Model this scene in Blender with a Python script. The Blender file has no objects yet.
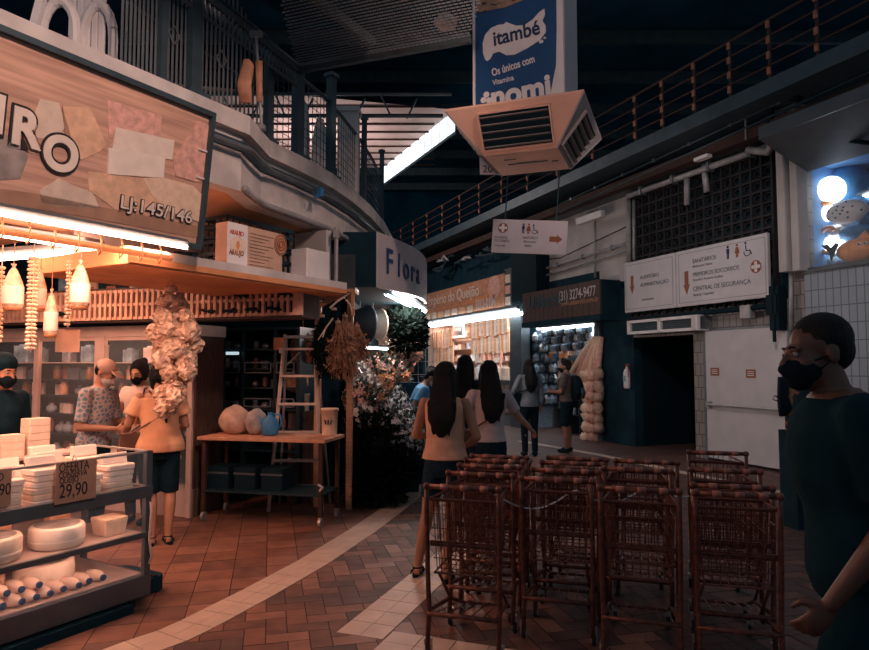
import bpy, bmesh, math, random
from mathutils import Vector, Matrix, Euler
random.seed(7)
SC = bpy.context.scene
COL = SC.collection
PI = math.pi
def R(d): return math.radians(d)
# ------------------------------------------------------------------ camera
FPX, CX, CY, HY, CAMZ = 660.0, 434.5, 325.0, 364.0, 1.6
TH = math.atan((HY - CY) / FPX)
cam_d = bpy.data.cameras.new('camera'); cam = bpy.data.objects.new('camera', cam_d); COL.objects.link(cam)
cam_d.sensor_width = 36; cam_d.lens = FPX / 869 * 36; cam_d.clip_end = 200
cam.location = (0, 0, CAMZ); cam.rotation_euler = (PI/2 + TH, 0, 0)
SC.camera = cam
def ray(px, py):
    u = (px - CX) / FPX; v = (CY - py) / FPX
    return Vector((u, math.cos(TH) - v*math.sin(TH), math.sin(TH) + v*math.cos(TH)))
def W(px, py, Y):
    d = ray(px, py); return Vector((0, 0, CAMZ)) + d * (Y / d.y)
def F(px, py, z=0.0):
    d = ray(px, py); return Vector((0, 0, CAMZ)) + d * ((z - CAMZ) / d.z)
class Frame:
    "a vertical wall plane: local x runs along it to the right in view, local -y faces the aisle"
    def __init__(s, x, y, ang):
        s.o = Vector((x, y, 0)); s.a = ang
        s.X = Vector((math.cos(ang), math.sin(ang), 0)); s.Y = Vector((-math.sin(ang), math.cos(ang), 0))
    def p(s, lx, ly=0, z=0): return s.o + s.X*lx + s.Y*ly + Vector((0, 0, z))
    def hit(s, px, py, off=0.0):
        d = ray(px, py); c = Vector((0, 0, CAMZ))
        k = (off - (c - s.o).dot(s.Y)) / d.dot(s.Y)
        q = c + d*k; return (q - s.o).dot(s.X), q.z
    def s(s_, px, off=0.0): return s_.hit(px, 364, off)[0]
RW = Frame(4.95, 10.35, math.atan2(-.925, .379))
LW = Frame(-1.9, 4.5, math.atan2(.863, .505))
# ------------------------------------------------------------------ materials
def mat(name, col, rough=.7, metal=0.0, var=0.0, scale=8.0, bump=0.0, emit=0.0, ecol=None, alpha=1.0, trans=0.0, stretch=(1, 1, 1), spec=.5):
    m = bpy.data.materials.new(name); m.use_nodes = True
    nt = m.node_tree; b = nt.nodes['Principled BSDF']
    b.inputs['Base Color'].default_value = (*col, 1); b.inputs['Roughness'].default_value = rough
    b.inputs['Metallic'].default_value = metal; b.inputs['Specular IOR Level'].default_value = spec
    if alpha < 1: b.inputs['Alpha'].default_value = alpha
    if trans: b.inputs['Transmission Weight'].default_value = trans
    if emit:
        b.inputs['Emission Color'].default_value = (*(ecol or col), 1); b.inputs['Emission Strength'].default_value = emit
    tc = nt.nodes.new('ShaderNodeTexCoord'); mp = nt.nodes.new('ShaderNodeMapping'); mp.inputs['Scale'].default_value = stretch
    nt.links.new(tc.outputs['Object'], mp.inputs['Vector'])
    nz = nt.nodes.new('ShaderNodeTexNoise'); nz.inputs['Scale'].default_value = scale; nz.inputs['Detail'].default_value = 5
    nt.links.new(mp.outputs['Vector'], nz.inputs['Vector'])
    if var:
        rp = nt.nodes.new('ShaderNodeValToRGB')
        rp.color_ramp.elements[0].position = .3; rp.color_ramp.elements[1].position = .7
        rp.color_ramp.elements[0].color = (*[c*(1-var) for c in col], 1)
        rp.color_ramp.elements[1].color = (*[min(1, c*(1+var)) for c in col], 1)
        nt.links.new(nz.outputs['Fac'], rp.inputs['Fac']); nt.links.new(rp.outputs['Color'], b.inputs['Base Color'])
    if bump:
        bp = nt.nodes.new('ShaderNodeBump'); bp.inputs['Strength'].default_value = bump; bp.inputs['Distance'].default_value = .02
        nt.links.new(nz.outputs['Fac'], bp.inputs['Height']); nt.links.new(bp.outputs['Normal'], b.inputs['Normal'])
    return m
def brickmat(name, c1, c2, mortar, sx, sy, rough=.6, ms=.02, offset=0.0):
    "tiles on a vertical wall, object space x/z"
    m = bpy.data.materials.new(name); m.use_nodes = True; nt = m.node_tree; b = nt.nodes['Principled BSDF']
    tc = nt.nodes.new('ShaderNodeTexCoord'); sp = nt.nodes.new('ShaderNodeSeparateXYZ'); cb = nt.nodes.new('ShaderNodeCombineXYZ')
    nt.links.new(tc.outputs['Object'], sp.inputs[0]); nt.links.new(sp.outputs['X'], cb.inputs['X']); nt.links.new(sp.outputs['Z'], cb.inputs['Y'])
    t = nt.nodes.new('ShaderNodeTexBrick'); t.offset = offset; t.inputs['Scale'].default_value = 1
    t.inputs['Brick Width'].default_value = sx; t.inputs['Row Height'].default_value = sy; t.inputs['Mortar Size'].default_value = ms
    t.inputs['Color1'].default_value = (*c1, 1); t.inputs['Color2'].default_value = (*c2, 1); t.inputs['Mortar'].default_value = (*mortar, 1)
    nt.links.new(cb.outputs[0], t.inputs['Vector']); nt.links.new(t.outputs['Color'], b.inputs['Base Color'])
    b.inputs['Roughness'].default_value = rough
    return m
M = {}
def D(k, *a, **kw): M[k] = mat(k, *a, **kw)
D('brick_a', (.235, .105, .07), .55, var=.25, scale=6, bump=.2); D('brick_b', (.17, .08, .06), .6, var=.3, scale=7, bump=.2)
D('brick_c', (.115, .065, .055), .6, var=.3, scale=5, bump=.2); D('brick_d', (.29, .14, .095), .5, var=.25, scale=6, bump=.2)
D('grout', (.03, .025, .025), .9, var=.3)
D('pale_tile', (.62, .47, .38), .5, var=.12, scale=5, bump=.1)
D('concrete', (.6, .56, .54), .85, var=.22, scale=4, bump=.35)
D('plaster', (.5, .47, .46), .85, var=.15, scale=2.5, bump=.15)
D('plaster_warm', (.55, .4, .32), .85, var=.15, scale=2.5)
D('orange_soffit', (.62, .34, .2), .8, var=.12, scale=3)
D('orange_edge', (.7, .3, .13), .7, var=.15, scale=5)
D('dark', (.008, .035, .052), .85, var=.3, scale=3, spec=.15); D('dark_gloss', (.01, .03, .042), .4, var=.3, scale=3)
D('roof', (.004, .05, .085), .95, var=.3, scale=1, spec=.1)
D('teal_steel', (.05, .085, .105), .5, metal=.3, var=.25, scale=5)
D('grey_steel', (.17, .2, .22), .45, metal=.4, var=.2, scale=6)
D('slate', (.1, .12, .135), .4, metal=.35, var=.15, scale=5)
D('pipe', (.36, .36, .37), .5, metal=.2, var=.25, scale=6)
D('galv', (.42, .42, .42), .4, metal=.6, var=.2, scale=9)
D('rust', (.05, .02, .015), .8, var=.35, scale=3)
D('rust_rail', (.36, .14, .08), .7, var=.3, scale=20)
D('cart_rust', (.15, .052, .035), .4, metal=.3, var=.5, scale=25, bump=.2)
D('cart_grip', (.34, .13, .095), .4, var=.4, scale=30)
D('caster', (.02, .022, .025), .6)
D('wood', (.4, .2, .12), .65, var=.3, scale=8, stretch=(1, 8, 8), bump=.2)
D('wood_orange', (.6, .29, .17), .6, var=.25, scale=8, bump=.15)
D('lattice', (.7, .42, .3), .7, var=.25, scale=7, bump=.2)
D('wood_dark', (.08, .045, .035), .6, var=.4, scale=6, stretch=(9, 9, 1), bump=.2)
D('cabinet', (.62, .46, .4), .55, var=.12, scale=5)
D('cream', (.75, .6, .48), .6, var=.12, scale=12); D('cream_lt', (.85, .72, .62), .5, var=.08, scale=12)
D('cheese', (.85, .62, .45), .5, var=.12, scale=20, bump=.1); D('cheese_rind', (.8, .5, .33), .45, var=.2, scale=16, bump=.2)
D('cheese_white', (.9, .78, .68), .5, var=.08, scale=10)
D('card', (.42, .24, .16), .85, var=.2, scale=7); D('ink', (.02, .018, .022), .7)
D('carton', (.5, .33, .24), .8, var=.12, scale=8)
D('white', (.75, .72, .72), .6, var=.06, scale=8); D('panel_white', (.58, .56, .58), .5, var=.06, scale=4)
D('sign_pink', (.62, .55, .56), .5, var=.06, scale=4)
D('navy', (.012, .07, .2), .5, var=.1, scale=4); D('navy_ink', (.01, .03, .09), .6)
D('blue', (.04, .2, .42), .6, var=.25, scale=10); D('blue_grey', (.2, .28, .36), .8, var=.3, scale=25)
D('red', (.45, .08, .04), .6); D('rust_ink', (.3, .1, .05), .7); D('orange', (.75, .3, .12), .6, var=.2)
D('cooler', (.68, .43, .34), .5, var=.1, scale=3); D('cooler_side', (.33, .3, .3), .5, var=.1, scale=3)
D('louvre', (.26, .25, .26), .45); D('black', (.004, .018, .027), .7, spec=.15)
D('skin_a', (.42, .21, .13), .55, var=.1, scale=8); D('skin_b', (.3, .14, .09), .55, var=.1, scale=8)
D('skin_dark', (.13, .055, .035), .5, var=.12, scale=8); D('skin_pale', (.55, .3, .2), .55, var=.08, scale=8)
D('lip', (.3, .1, .08), .5); D('eye_white', (.35, .3, .28), .4); D('iris', (.02, .012, .01), .2)
D('hair', (.005, .008, .011), .5, var=.5, scale=50, stretch=(6, 6, .4), bump=1.0, spec=.25)
D('tan_top', (.68, .38, .25), .85, var=.15, scale=9, bump=.2); D('pink_tee', (.68, .52, .5), .85, var=.1, scale=9, bump=.2)
D('orange_top', (.8, .42, .24), .85, var=.12, scale=9, bump=.2); D('white_top', (.8, .62, .54), .85, var=.1, scale=9, bump=.2)
D('denim', (.012, .03, .045), .85, spec=.1, var=.35, scale=30); D('black_cloth', (.006, .02, .03), .9, spec=.1, var=.3, scale=15, bump=.2)
D('grey_cloth', (.17, .2, .24), .85, var=.2, scale=9, bump=.2); D('brown_cloth', (.12, .09, .085), .85, var=.2, scale=9, bump=.2)
D('blue_cloth', (.12, .32, .55), .85, var=.15, scale=9, bump=.2); D('teal_cloth', (.006, .028, .04), .9, spec=.05, var=.25, scale=7, bump=.3)
D('mask_black', (.006, .014, .02), .85, spec=.1, var=.2); D('mask_light', (.5, .48, .48), .8, var=.1)
D('leather', (.12, .05, .03), .5, var=.3); D('cap_cloth', (.5, .33, .27), .85, var=.1, scale=20)
D('leaf', (.008, .018, .016), .9, var=.5, scale=9, spec=.1); D('leaf_mid', (.07, .11, .09), .7, var=.5, scale=9)
D('petal_white', (.72, .7, .72), .7, var=.15, scale=20); D('petal_pink', (.75, .42, .34), .7, var=.25, scale=20)
D('petal_orange', (.75, .3, .13), .7, var=.3, scale=20); D('straw', (.4, .2, .12), .85, var=.4, scale=20)
D('sack', (.5, .33, .25), .85, var=.3, scale=9, bump=.5); D('sack_grey', (.33, .28, .26), .7, var=.35, scale=9, bump=.5)
D('bag_film', (.74, .45, .32), .25, var=.5, scale=22, bump=1.2, spec=.9)
D('amber', (.35, .15, .07), .2, var=.2); D('bottle', (.82, .62, .52), .2, var=.12, spec=.8)
D('silver', (.55, .55, .56), .35, metal=.7, var=.3, scale=30); D('bluish', (.22, .34, .44), .5, var=.5, scale=12)
D('pack_a', (.75, .4, .26), .5, var=.3, scale=12); D('pack_b', (.8, .65, .6), .5, var=.2, scale=12)
D('pack_c', (.35, .42, .5), .5, var=.3, scale=12); D('pack_d', (.25, .11, .08), .6, var=.4, scale=12)
D('pack_e', (.1, .12, .15), .5, var=.4, scale=12)
D('tube_warm', (1, .75, .6), .5, emit=22, ecol=(1, .56, .4)); D('tube_cool', (.9, .95, 1), .5, emit=13, ecol=(.86, .95, 1))
D('bulb', (1, 1, 1), .5, emit=4, ecol=(.9, .95, 1)); D('daylight', (.9, .95, 1), .5, emit=1.0, ecol=(.78, .95, 1))
D('far_roof', (.5, .37, .34), .9, var=.2, scale=1.5)
M['glass'] = mat('glass', (.8, .9, .95), .05, alpha=.06, spec=.4)
D('blue_glow', (.1, .25, .5), .6, var=.4, scale=2.5)
def wood_sign():
    m = mat('sign_wood', (.62, .4, .3), .5); nt = m.node_tree; b = nt.nodes['Principled BSDF']
    tc = nt.nodes.new('ShaderNodeTexCoord'); mp = nt.nodes.new('ShaderNodeMapping'); mp.inputs['Scale'].default_value = (.7, 1, 12)
    nz = nt.nodes.new('ShaderNodeTexNoise'); nz.inputs['Scale'].default_value = 2.2; nz.inputs['Detail'].default_value = 8
    rp = nt.nodes.new('ShaderNodeValToRGB'); rp.color_ramp.elements[0].position = .35; rp.color_ramp.elements[1].position = .66
    rp.color_ramp.elements[0].color = (.45, .26, .19, 1); rp.color_ramp.elements[1].color = (.78, .47, .34, 1)
    nt.links.new(tc.outputs['Object'], mp.inputs['Vector']); nt.links.new(mp.outputs[0], nz.inputs['Vector'])
    nt.links.new(nz.outputs['Fac'], rp.inputs['Fac']); nt.links.new(rp.outputs['Color'], b.inputs['Base Color'])
    return m
M['sign_wood'] = wood_sign()
M['tile_grey'] = brickmat('tile_grey', (.3, .35, .4), (.26, .31, .36), (.12, .15, .18), .11, .24, ms=.008)
M['tile_beige'] = brickmat('tile_beige', (.3, .27, .26), (.25, .23, .22), (.1, .09, .09), .13, .2, ms=.008, offset=.5)
M['shirt_print'] = mat('shirt_print', (.2, .3, .36), .85)
def _print(m, c0, c1, sc):
    nt = m.node_tree; b = nt.nodes['Principled BSDF']; tc = nt.nodes.new('ShaderNodeTexCoord')
    v = nt.nodes.new('ShaderNodeTexVoronoi'); v.inputs['Scale'].default_value = sc; v.feature = 'DISTANCE_TO_EDGE'
    rp = nt.nodes.new('ShaderNodeValToRGB'); rp.color_ramp.elements[0].position = .06; rp.color_ramp.elements[1].position = .2
    rp.color_ramp.elements[0].color = (*c0, 1); rp.color_ramp.elements[1].color = (*c1, 1)
    nt.links.new(tc.outputs['Object'], v.inputs['Vector']); nt.links.new(v.outputs['Distance'], rp.inputs['Fac']); nt.links.new(rp.outputs['Color'], b.inputs['Base Color'])
_print(M['shirt_print'], (.46, .4, .38), (.12, .22, .3), 22)
M['bag_print'] = mat('bag_print', (.3, .2, .2), .8); _print(M['bag_print'], (.5, .2, .1), (.03, .04, .05), 9)
# ------------------------------------------------------------------ mesh builder
class B:
    def __init__(s): s.v = []; s.f = []; s.m = []; s.k = 0; s.T = None
    def add(s, vs, fs):
        n = len(s.v)
        s.v += [tuple(s.T @ Vector(p)) if s.T else tuple(p) for p in vs]
        s.f += [tuple(n+i for i in f) for f in fs]; s.m += [s.k]*len(fs); return s
    def bx(s, x0, x1, y0, y1, z0, z1):
        vs = [(x, y, z) for z in (z0, z1) for y in (y0, y1) for x in (x0, x1)]
        return s.add(vs, [(0, 2, 3, 1), (4, 5, 7, 6), (0, 1, 5, 4), (2, 6, 7, 3), (0, 4, 6, 2), (1, 3, 7, 5)])
    def box(s, c, sz, rot=None):
        q = Euler(rot).to_matrix() if rot else Matrix.Identity(3)
        vs = [Vector(c) + q @ Vector((x*sz[0]/2, y*sz[1]/2, z*sz[2]/2)) for z in (-1, 1) for y in (-1, 1) for x in (-1, 1)]
        return s.add(vs, [(0, 2, 3, 1), (4, 5, 7, 6), (0, 1, 5, 4), (2, 6, 7, 3), (0, 4, 6, 2), (1, 3, 7, 5)])
    def rbox(s, c, sz, r=.02, n=3):
        "box with rounded vertical edges"
        pts = []
        for cx, cy, a0 in ((1, 1, 0), (-1, 1, 90), (-1, -1, 180), (1, -1, 270)):
            for i in range(n+1):
                a = R(a0 + 90*i/n); pts.append((c[0]+cx*(sz[0]/2-r)+r*math.cos(a), c[1]+cy*(sz[1]/2-r)+r*math.sin(a)))
        return s.prism(pts, c[2]-sz[2]/2, c[2]+sz[2]/2)
    def prism(s, pts, z0, z1):
        n = len(pts); vs = [(x, y, z0) for x, y in pts] + [(x, y, z1) for x, y in pts]
        return s.add(vs, [tuple(range(n-1, -1, -1)), tuple(range(n, 2*n))] + [(i, (i+1) % n, n+(i+1) % n, n+i) for i in range(n)])
    def plate(s, pts, y0, y1):
        "outline in x/z, thickness along y"
        n = len(pts); vs = [(x, y0, z) for x, z in pts] + [(x, y1, z) for x, z in pts]
        return s.add(vs, [tuple(range(n)), tuple(range(2*n-1, n-1, -1))] + [((i+1) % n, i, n+i, n+(i+1) % n) for i in range(n)])
    def tube(s, pts, r, n=6, caps=True):
        pts = [Vector(p) for p in pts]; rings = []
        rr = r if isinstance(r, (list, tuple)) else [r]*len(pts)
        up = None
        for i, p in enumerate(pts):
            d = (pts[min(i+1, len(pts)-1)] - pts[max(i-1, 0)]).normalized()
            if up is None: up = Vector((0, 0, 1)) if abs(d.z) < .9 else Vector((1, 0, 0))
            a = d.cross(up)
            if a.length < 1e-4: a = d.cross(Vector((0, 1, 0)))
            a.normalize(); b_ = a.cross(d).normalized(); up = b_
            rings.append([p + (a*math.cos(2*PI*j/n) + b_*math.sin(2*PI*j/n))*rr[i] for j in range(n)])
        vs = [q for ring in rings for q in ring]; fs = []
        for i in range(len(pts)-1):
            for j in range(n): fs.append((i*n+j, i*n+(j+1) % n, (i+1)*n+(j+1) % n, (i+1)*n+j))
        if caps: fs += [tuple(range(n-1, -1, -1)), tuple((len(pts)-1)*n+j for j in range(n))]
        return s.add(vs, fs)
    def lathe(s, prof, c=(0, 0, 0), n=16):
        vs = [(c[0]+r*math.cos(2*PI*j/n), c[1]+r*math.sin(2*PI*j/n), c[2]+z) for r, z in prof for j in range(n)]; fs = []
        for i in range(len(prof)-1):
            for j in range(n): fs.append((i*n+j, i*n+(j+1) % n, (i+1)*n+(j+1) % n, (i+1)*n+j))
        fs += [tuple(range(n-1, -1, -1)), tuple((len(prof)-1)*n+j for j in range(n))]
        return s.add(vs, fs)
    def ell(s, c, r, n=10, m=7, rot=None):
        if not isinstance(r, (tuple, list)): r = (r, r, r)
        q = rot if rot is not None else Matrix.Identity(3); c = Vector(c); vs = [c + q @ Vector((0, 0, -r[2]))]
        for i in range(1, m):
            a = -PI/2 + PI*i/m
            for j in range(n):
                t = 2*PI*j/n; vs.append(c + q @ Vector((r[0]*math.cos(a)*math.cos(t), r[1]*math.cos(a)*math.sin(t), r[2]*math.sin(a))))
        vs.append(c + q @ Vector((0, 0, r[2]))); fs = []
        for j in range(n):
            fs.append((0, 1+(j+1) % n, 1+j)); fs.append((len(vs)-1, 1+(m-2)*n+j, 1+(m-2)*n+(j+1) % n))
        for i in range(m-2):
            for j in range(n): fs.append((1+i*n+j, 1+i*n+(j+1) % n, 1+(i+1)*n+(j+1) % n, 1+(i+1)*n+j))
        return s.add(vs, fs)
    def cap(s, p0, p1, r0, r1, n=12, flat0=False, flat1=False):
        "tapered capsule"
        p0 = Vector(p0); p1 = Vector(p1); d = (p1-p0).normalized(); pts = []; rr = []
        if not flat0:
            for a in (80, 50, 25): pts.append(p0 - d*r0*math.sin(R(a))); rr.append(r0*math.cos(R(a)))
        pts += [p0, (p0+p1)/2, p1]; rr += [r0, (r0+r1)/2, r1]
        if not flat1:
            for a in (25, 50, 80): pts.append(p1 + d*r1*math.sin(R(a))); rr.append(r1*math.cos(R(a)))
        return s.tube(pts, rr, n)
    def loft(s, secs, n=20):
        "secs: (centre, rx, ry[, rot3x3]) closed tube of ellipses"
        vs = []; fs = []
        for sec in secs:
            c, rx, ry = Vector(sec[0]), sec[1], sec[2]; q = sec[3] if len(sec) > 3 else Matrix.Identity(3)
            for j in range(n):
                a = 2*PI*j/n; vs.append(c + q @ Vector((rx*math.cos(a), ry*math.sin(a), 0)))
        for i in range(len(secs)-1):
            for j in range(n): fs.append((i*n+j, i*n+(j+1) % n, (i+1)*n+(j+1) % n, (i+1)*n+j))
        fs += [tuple(range(n-1, -1, -1)), tuple((len(secs)-1)*n+j for j in range(n))]
        return s.add(vs, fs)
    def mesh(s, name, mats, smooth=False):
        me = bpy.data.meshes.new(name); me.from_pydata(s.v, [], s.f)
        for m in (mats if isinstance(mats, (list, tuple)) else [mats]): me.materials.append(M[m] if isinstance(m, str) else m)
        me.polygons.foreach_set('material_index', s.m)
        if smooth: me.polygons.foreach_set('use_smooth', [True]*len(s.f))
        me.update(); return me
    def build(s, name, mats, parent=None, smooth=False, bevel=0, loc=None, rotz=0):
        o = bpy.data.objects.new(name, s.mesh(name, mats, smooth)); COL.objects.link(o)
        if parent: o.parent = parent
        if loc is not None: o.location = loc; o.rotation_euler.z = rotz
        if bevel:
            bv = o.modifiers.new('bevel', 'BEVEL'); bv.width = bevel; bv.segments = 2; bv.limit_method = 'ANGLE'
        return o
def tag(o, label, cat, group=None):
    o['label'] = label; o['category'] = cat
    if group: o['group'] = group
    return o
def thing(name, label, cat, loc=(0, 0, 0), rotz=0, group=None):
    o = bpy.data.objects.new(name, None); COL.objects.link(o); o.empty_display_size = .1
    o.location = loc; o.rotation_euler = (0, 0, rotz); return tag(o, label, cat, group)
def struct(o): o['kind'] = 'structure'; return o
def dup(o, loc, rotz=None, label=None, scale=None, parent=None):
    c = o.copy(); COL.objects.link(c)
    if parent is not None: c.parent = parent
    else:
        c.location = loc
        if rotz is not None: c.rotation_euler.z = rotz
        if label: c['label'] = label
        if scale: c.scale = scale if isinstance(scale, (tuple, list)) else (scale,)*3
    for ch in KIDS.get(o.name, ()): 
        d = dup(ch, None, parent=c)
    return c
KIDS = {}
def reg(o):
    "remember the children of a thing so that copies can be made of it"
    KIDS[o.name] = [c for c in bpy.data.objects if c.parent == o]
    for c in KIDS[o.name]: reg(c)
    return o
def text(s, size, m, parent=None, T=None, bold=0.0, ext=.002, align='LEFT', name='lettering', sx=1.0, shear=0.0, space=1.0):
    "lettering lying in local x/z, facing local -y"
    c = bpy.data.curves.new(name, 'FONT'); c.body = s; c.size = size; c.offset = bold; c.extrude = ext; c.align_x = align; c.shear = shear; c.space_character = space
    o = bpy.data.objects.new(name, c); COL.objects.link(o); bpy.context.view_layer.update()
    me = bpy.data.meshes.new_from_object(o.evaluated_get(bpy.context.evaluated_depsgraph_get()))
    bpy.data.objects.remove(o); bpy.data.curves.remove(c)
    me.transform((T or Matrix.Identity(4)) @ Matrix.Rotation(PI/2, 4, 'X') @ Matrix.Diagonal((sx, 1, 1, 1)))
    me.materials.clear(); me.materials.append(M[m])
    o = bpy.data.objects.new(name, me); COL.objects.link(o); o.parent = parent; return o
def TR(x, y, z, ry=0): return Matrix.Translation((x, y, z)) @ Matrix.Rotation(ry, 4, 'Y')
def blob(b, name, m, parent, vox=.012, smooth=4, loc=None):
    "weld overlapping closed shapes into one continuous skin"
    o = bpy.data.objects.new(name, b.mesh(name, m)); COL.objects.link(o)
    md = o.modifiers.new('r', 'REMESH'); md.mode = 'VOXEL'; md.voxel_size = vox; md.use_smooth_shade = True
    if smooth:
        sm = o.modifiers.new('s', 'SMOOTH'); sm.iterations = smooth; sm.factor = .5
    bpy.context.view_layer.update()
    me = bpy.data.meshes.new_from_object(o.evaluated_get(bpy.context.evaluated_depsgraph_get()))
    bpy.data.objects.remove(o)
    me.name = name; me.materials.clear(); me.materials.append(M[m])
    me.polygons.foreach_set('use_smooth', [True]*len(me.polygons))
    o = bpy.data.objects.new(name, me); COL.objects.link(o); o.parent = parent; return o
def area(name, loc, rot, sx, sy, power, col):
    l = bpy.data.lights.new(name, 'AREA'); l.shape = 'RECTANGLE'; l.size = sx; l.size_y = sy; l.energy = power; l.color = col
    o = bpy.data.objects.new(name, l); COL.objects.link(o); o.location = loc; o.rotation_euler = rot; return o
def point(name, loc, power, col, r=.08):
    l = bpy.data.lights.new(name, 'POINT'); l.energy = power; l.color = col; l.shadow_soft_size = r
    o = bpy.data.objects.new(name, l); COL.objects.link(o); o.location = loc; return o
WARM = (1, .47, .31); COOL = (.8, .92, 1)
D('tube_dim', (.6, .75, .85), .5, emit=.7, ecol=(.7, .9, 1))
D('block_dark', (.035, .036, .04), .9, var=.3, scale=5, spec=.1)
# ================================================================== SETTING
def cellfree(x, y): return True
# stripe centre line of the curved pale band, from the near left to the far end of the aisle
ST = [F(70, 677), F(115, 655.5), F(180, 633.5), F(256, 594), F(312, 563), F(362, 531), F(404, 501), F(423, 481), F(430, 464), F(434, 450)]
ST = [Vector((p.x, p.y, 0)) for p in ST]
def interp(pts, step):
    out = [pts[0]]; carry = 0
    for a, b in zip(pts, pts[1:]):
        L = (b-a).length; t = step - carry
        while t < L: out.append(a + (b-a)*(t/L)); t += step
        carry = L - (t - step)
    return out
STs = interp(ST, .05)
def side(x, y):
    "signed side of the curved stripe (negative = shop side)"
    best = min(range(len(STs)), key=lambda i: (STs[i].x-x)**2 + (STs[i].y-y)**2)
    i = min(max(best, 1), len(STs)-2); d = STs[i+1]-STs[i-1]; r = Vector((x, y, 0))-STs[best]
    return (d.y*r.x - d.x*r.y)/max(d.length, 1e-6)
fb = B(); fb.k = 4
fb.add([(-14, -3, -.006), (16, -3, -.006), (16, 40, -.006), (-14, 40, -.006)], [(0, 1, 2, 3)])
cw = .125; g = .003; ca, sa = math.cos(R(14)), math.sin(R(14))
for i in range(-70, 90):
    for j in range(-40, 130):
        x, y = i*cw, j*cw; k = (i-j) % 4
        X, Y = x*ca - y*sa, x*sa + y*ca
        if Y < 2.2 or Y > 12 or abs(X) > .72*Y + .8: continue
        sd = side(X, Y) if Y < 11 else 1
        if sd < -.05:
            if (i % 2 or j % 2): continue
            w = h = 2*cw; fb.k = random.choice((0, 0, 3, 1))
        else:
            if k == 0: w, h = 2*cw, cw
            elif k == 3: w, h = cw, 2*cw
            else: continue
            fb.k = random.choice((0, 1, 1, 2, 2, 3)) if X < 1.2 else random.choice((1, 2, 2))
        q = [(x+g, y+g), (x+w-g, y+g), (x+w-g, y+h-g), (x+g, y+h-g)]
        z = random.uniform(-.001, .001)
        fb.add([(a*ca-b*sa, a*sa+b*ca, z) for a, b in q], [(0, 1, 2, 3)])
fb.k = 2
fb.add([(-14, 12, 0), (16, 12, 0), (16, 30, 0), (-14, 30, 0)], [(0, 1, 2, 3)])
struct(fb.build('floor', ['brick_a', 'brick_b', 'brick_c', 'brick_d', 'grout']))
def strip(name, pts, w, step=.2):
    b = B(); P = interp(pts, step)
    for i in range(len(P)-1):
        a, c = P[i], P[i+1]; d0 = (P[min(i+1, len(P)-1)]-P[max(i-1, 0)]).normalized(); d1 = (P[min(i+2, len(P)-1)]-P[i]).normalized()
        n0 = Vector((d0.y, -d0.x, 0))*w/2; n1 = Vector((d1.y, -d1.x, 0))*w/2; e = (c-a).normalized()*.003
        for s0, s1 in ((-1, -.01), (.01, 1)):
            vs = [a+e+n0*s0, a+e+n0*s1, c-e+n1*s1, c-e+n1*s0]
            b.add([(v.x, v.y, .004) for v in vs] + [(v.x, v.y, -.004) for v in vs], [(0, 1, 2, 3), (0, 4, 5, 1), (1, 5, 6, 2), (2, 6, 7, 3), (3, 7, 4, 0)])
    return struct(b.build(name, 'pale_tile'))
strip('trim_1', ST, .27)
c0 = (F(330, 642)+F(387, 631))/2; c1 = (F(417, 574)+F(432, 587))/2
dd = (c1-c0).normalized()
strip('trim_2', [c0, c0+dd*2.3], .3)
dn = Vector((dd.y, -dd.x, 0))
strip('trim_3', [c0-dd*.02+dn*.16, c0-dd*.02+dn*3.6], .3)
strip('trim_4', [F(520, 441), F(600, 455), F(690, 474), F(790, 494), F(869, 512)], .16, .3)
# ---------------------------------------------------------------- right wall (shops, passage, fire door, toy window)
s = RW.s
def zz(px, py, off=0): return RW.hit(px, py, off)[1]
XL, X1a, X1b, X2a, X2b = s(405), s(423), s(519), s(529), s(600)
Z1 = zz(519, 309); Z2 = zz(600, 318)
XD0, XD1 = s(634), s(694); ZD = zz(700, 334)
XF0, XF1 = s(707), s(792); ZF = zz(708, 331)
XC0, XC1 = s(783, -.25), s(808, -.1); XT0 = s(808); XR = s(960)
ZTb, ZTt = zz(815, 269), zz(815, 166)
ZW = zz(600, 196)
print('R', [round(v, 2) for v in (XL, X1a, X1b, X2a, X2b, XD0, XD1, XF0, XF1, XC0, XC1, XT0, XR, Z1, Z2, ZD, ZF, ZTb, ZTt, ZW)])
w = B()
w.k = 0
w.bx(XL-4, X1a, 0, .2, 0, ZW); w.bx(X1a, X1b, 0, .2, Z1, ZW-1.2); w.bx(X1b, X2a, 0, .2, 0, ZW-1.2); w.bx(X2a, X2b, 0, .2, Z2, ZW-1.6)
w.bx(X2b, XD0, 0, .2, 0, ZD+1.0)
w.k = 0
w.bx(X1a, s(536), .02, .22, ZW-1.9, ZW)
w.k = 1
w.bx(s(536), XD0, .02, .22, ZW-1.9, ZW)                                   # pale upper wall above the shops
w.k = 0
w.bx(XD0, XC0, .05, .2, ZD+.45, ZW)
w.k = 2
w.bx(XD0, XF0, 0, .2, ZD, ZD+.45); w.bx(XF0, XF1, 0, .2, ZF, ZD+.45); w.bx(XD1, XF0, 0, .2, 0, ZF)
w.bx(XF1, XT0, 0, .2, 0, ZTb)
w.bx(XC0, XT0, .02, .2, ZTb, ZW)
w.k = 3
w.bx(XT0, XR, -.02, .2, 0, ZTb)
w.k = 0
w.bx(XT0, XR, 0, .2, ZTt+.02, ZW)
struct(w.build('wall_right', ['dark', 'plaster', 'tile_beige', 'tile_grey'], loc=RW.o, rotz=RW.a))
# passage behind the dark doorway
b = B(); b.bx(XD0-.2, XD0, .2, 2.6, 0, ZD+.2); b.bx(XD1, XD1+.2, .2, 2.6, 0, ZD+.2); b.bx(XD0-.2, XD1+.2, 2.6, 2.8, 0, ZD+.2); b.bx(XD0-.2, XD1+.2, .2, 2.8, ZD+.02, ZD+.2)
struct(b.build('wall_passage', 'black', loc=RW.o, rotz=RW.a))
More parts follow.
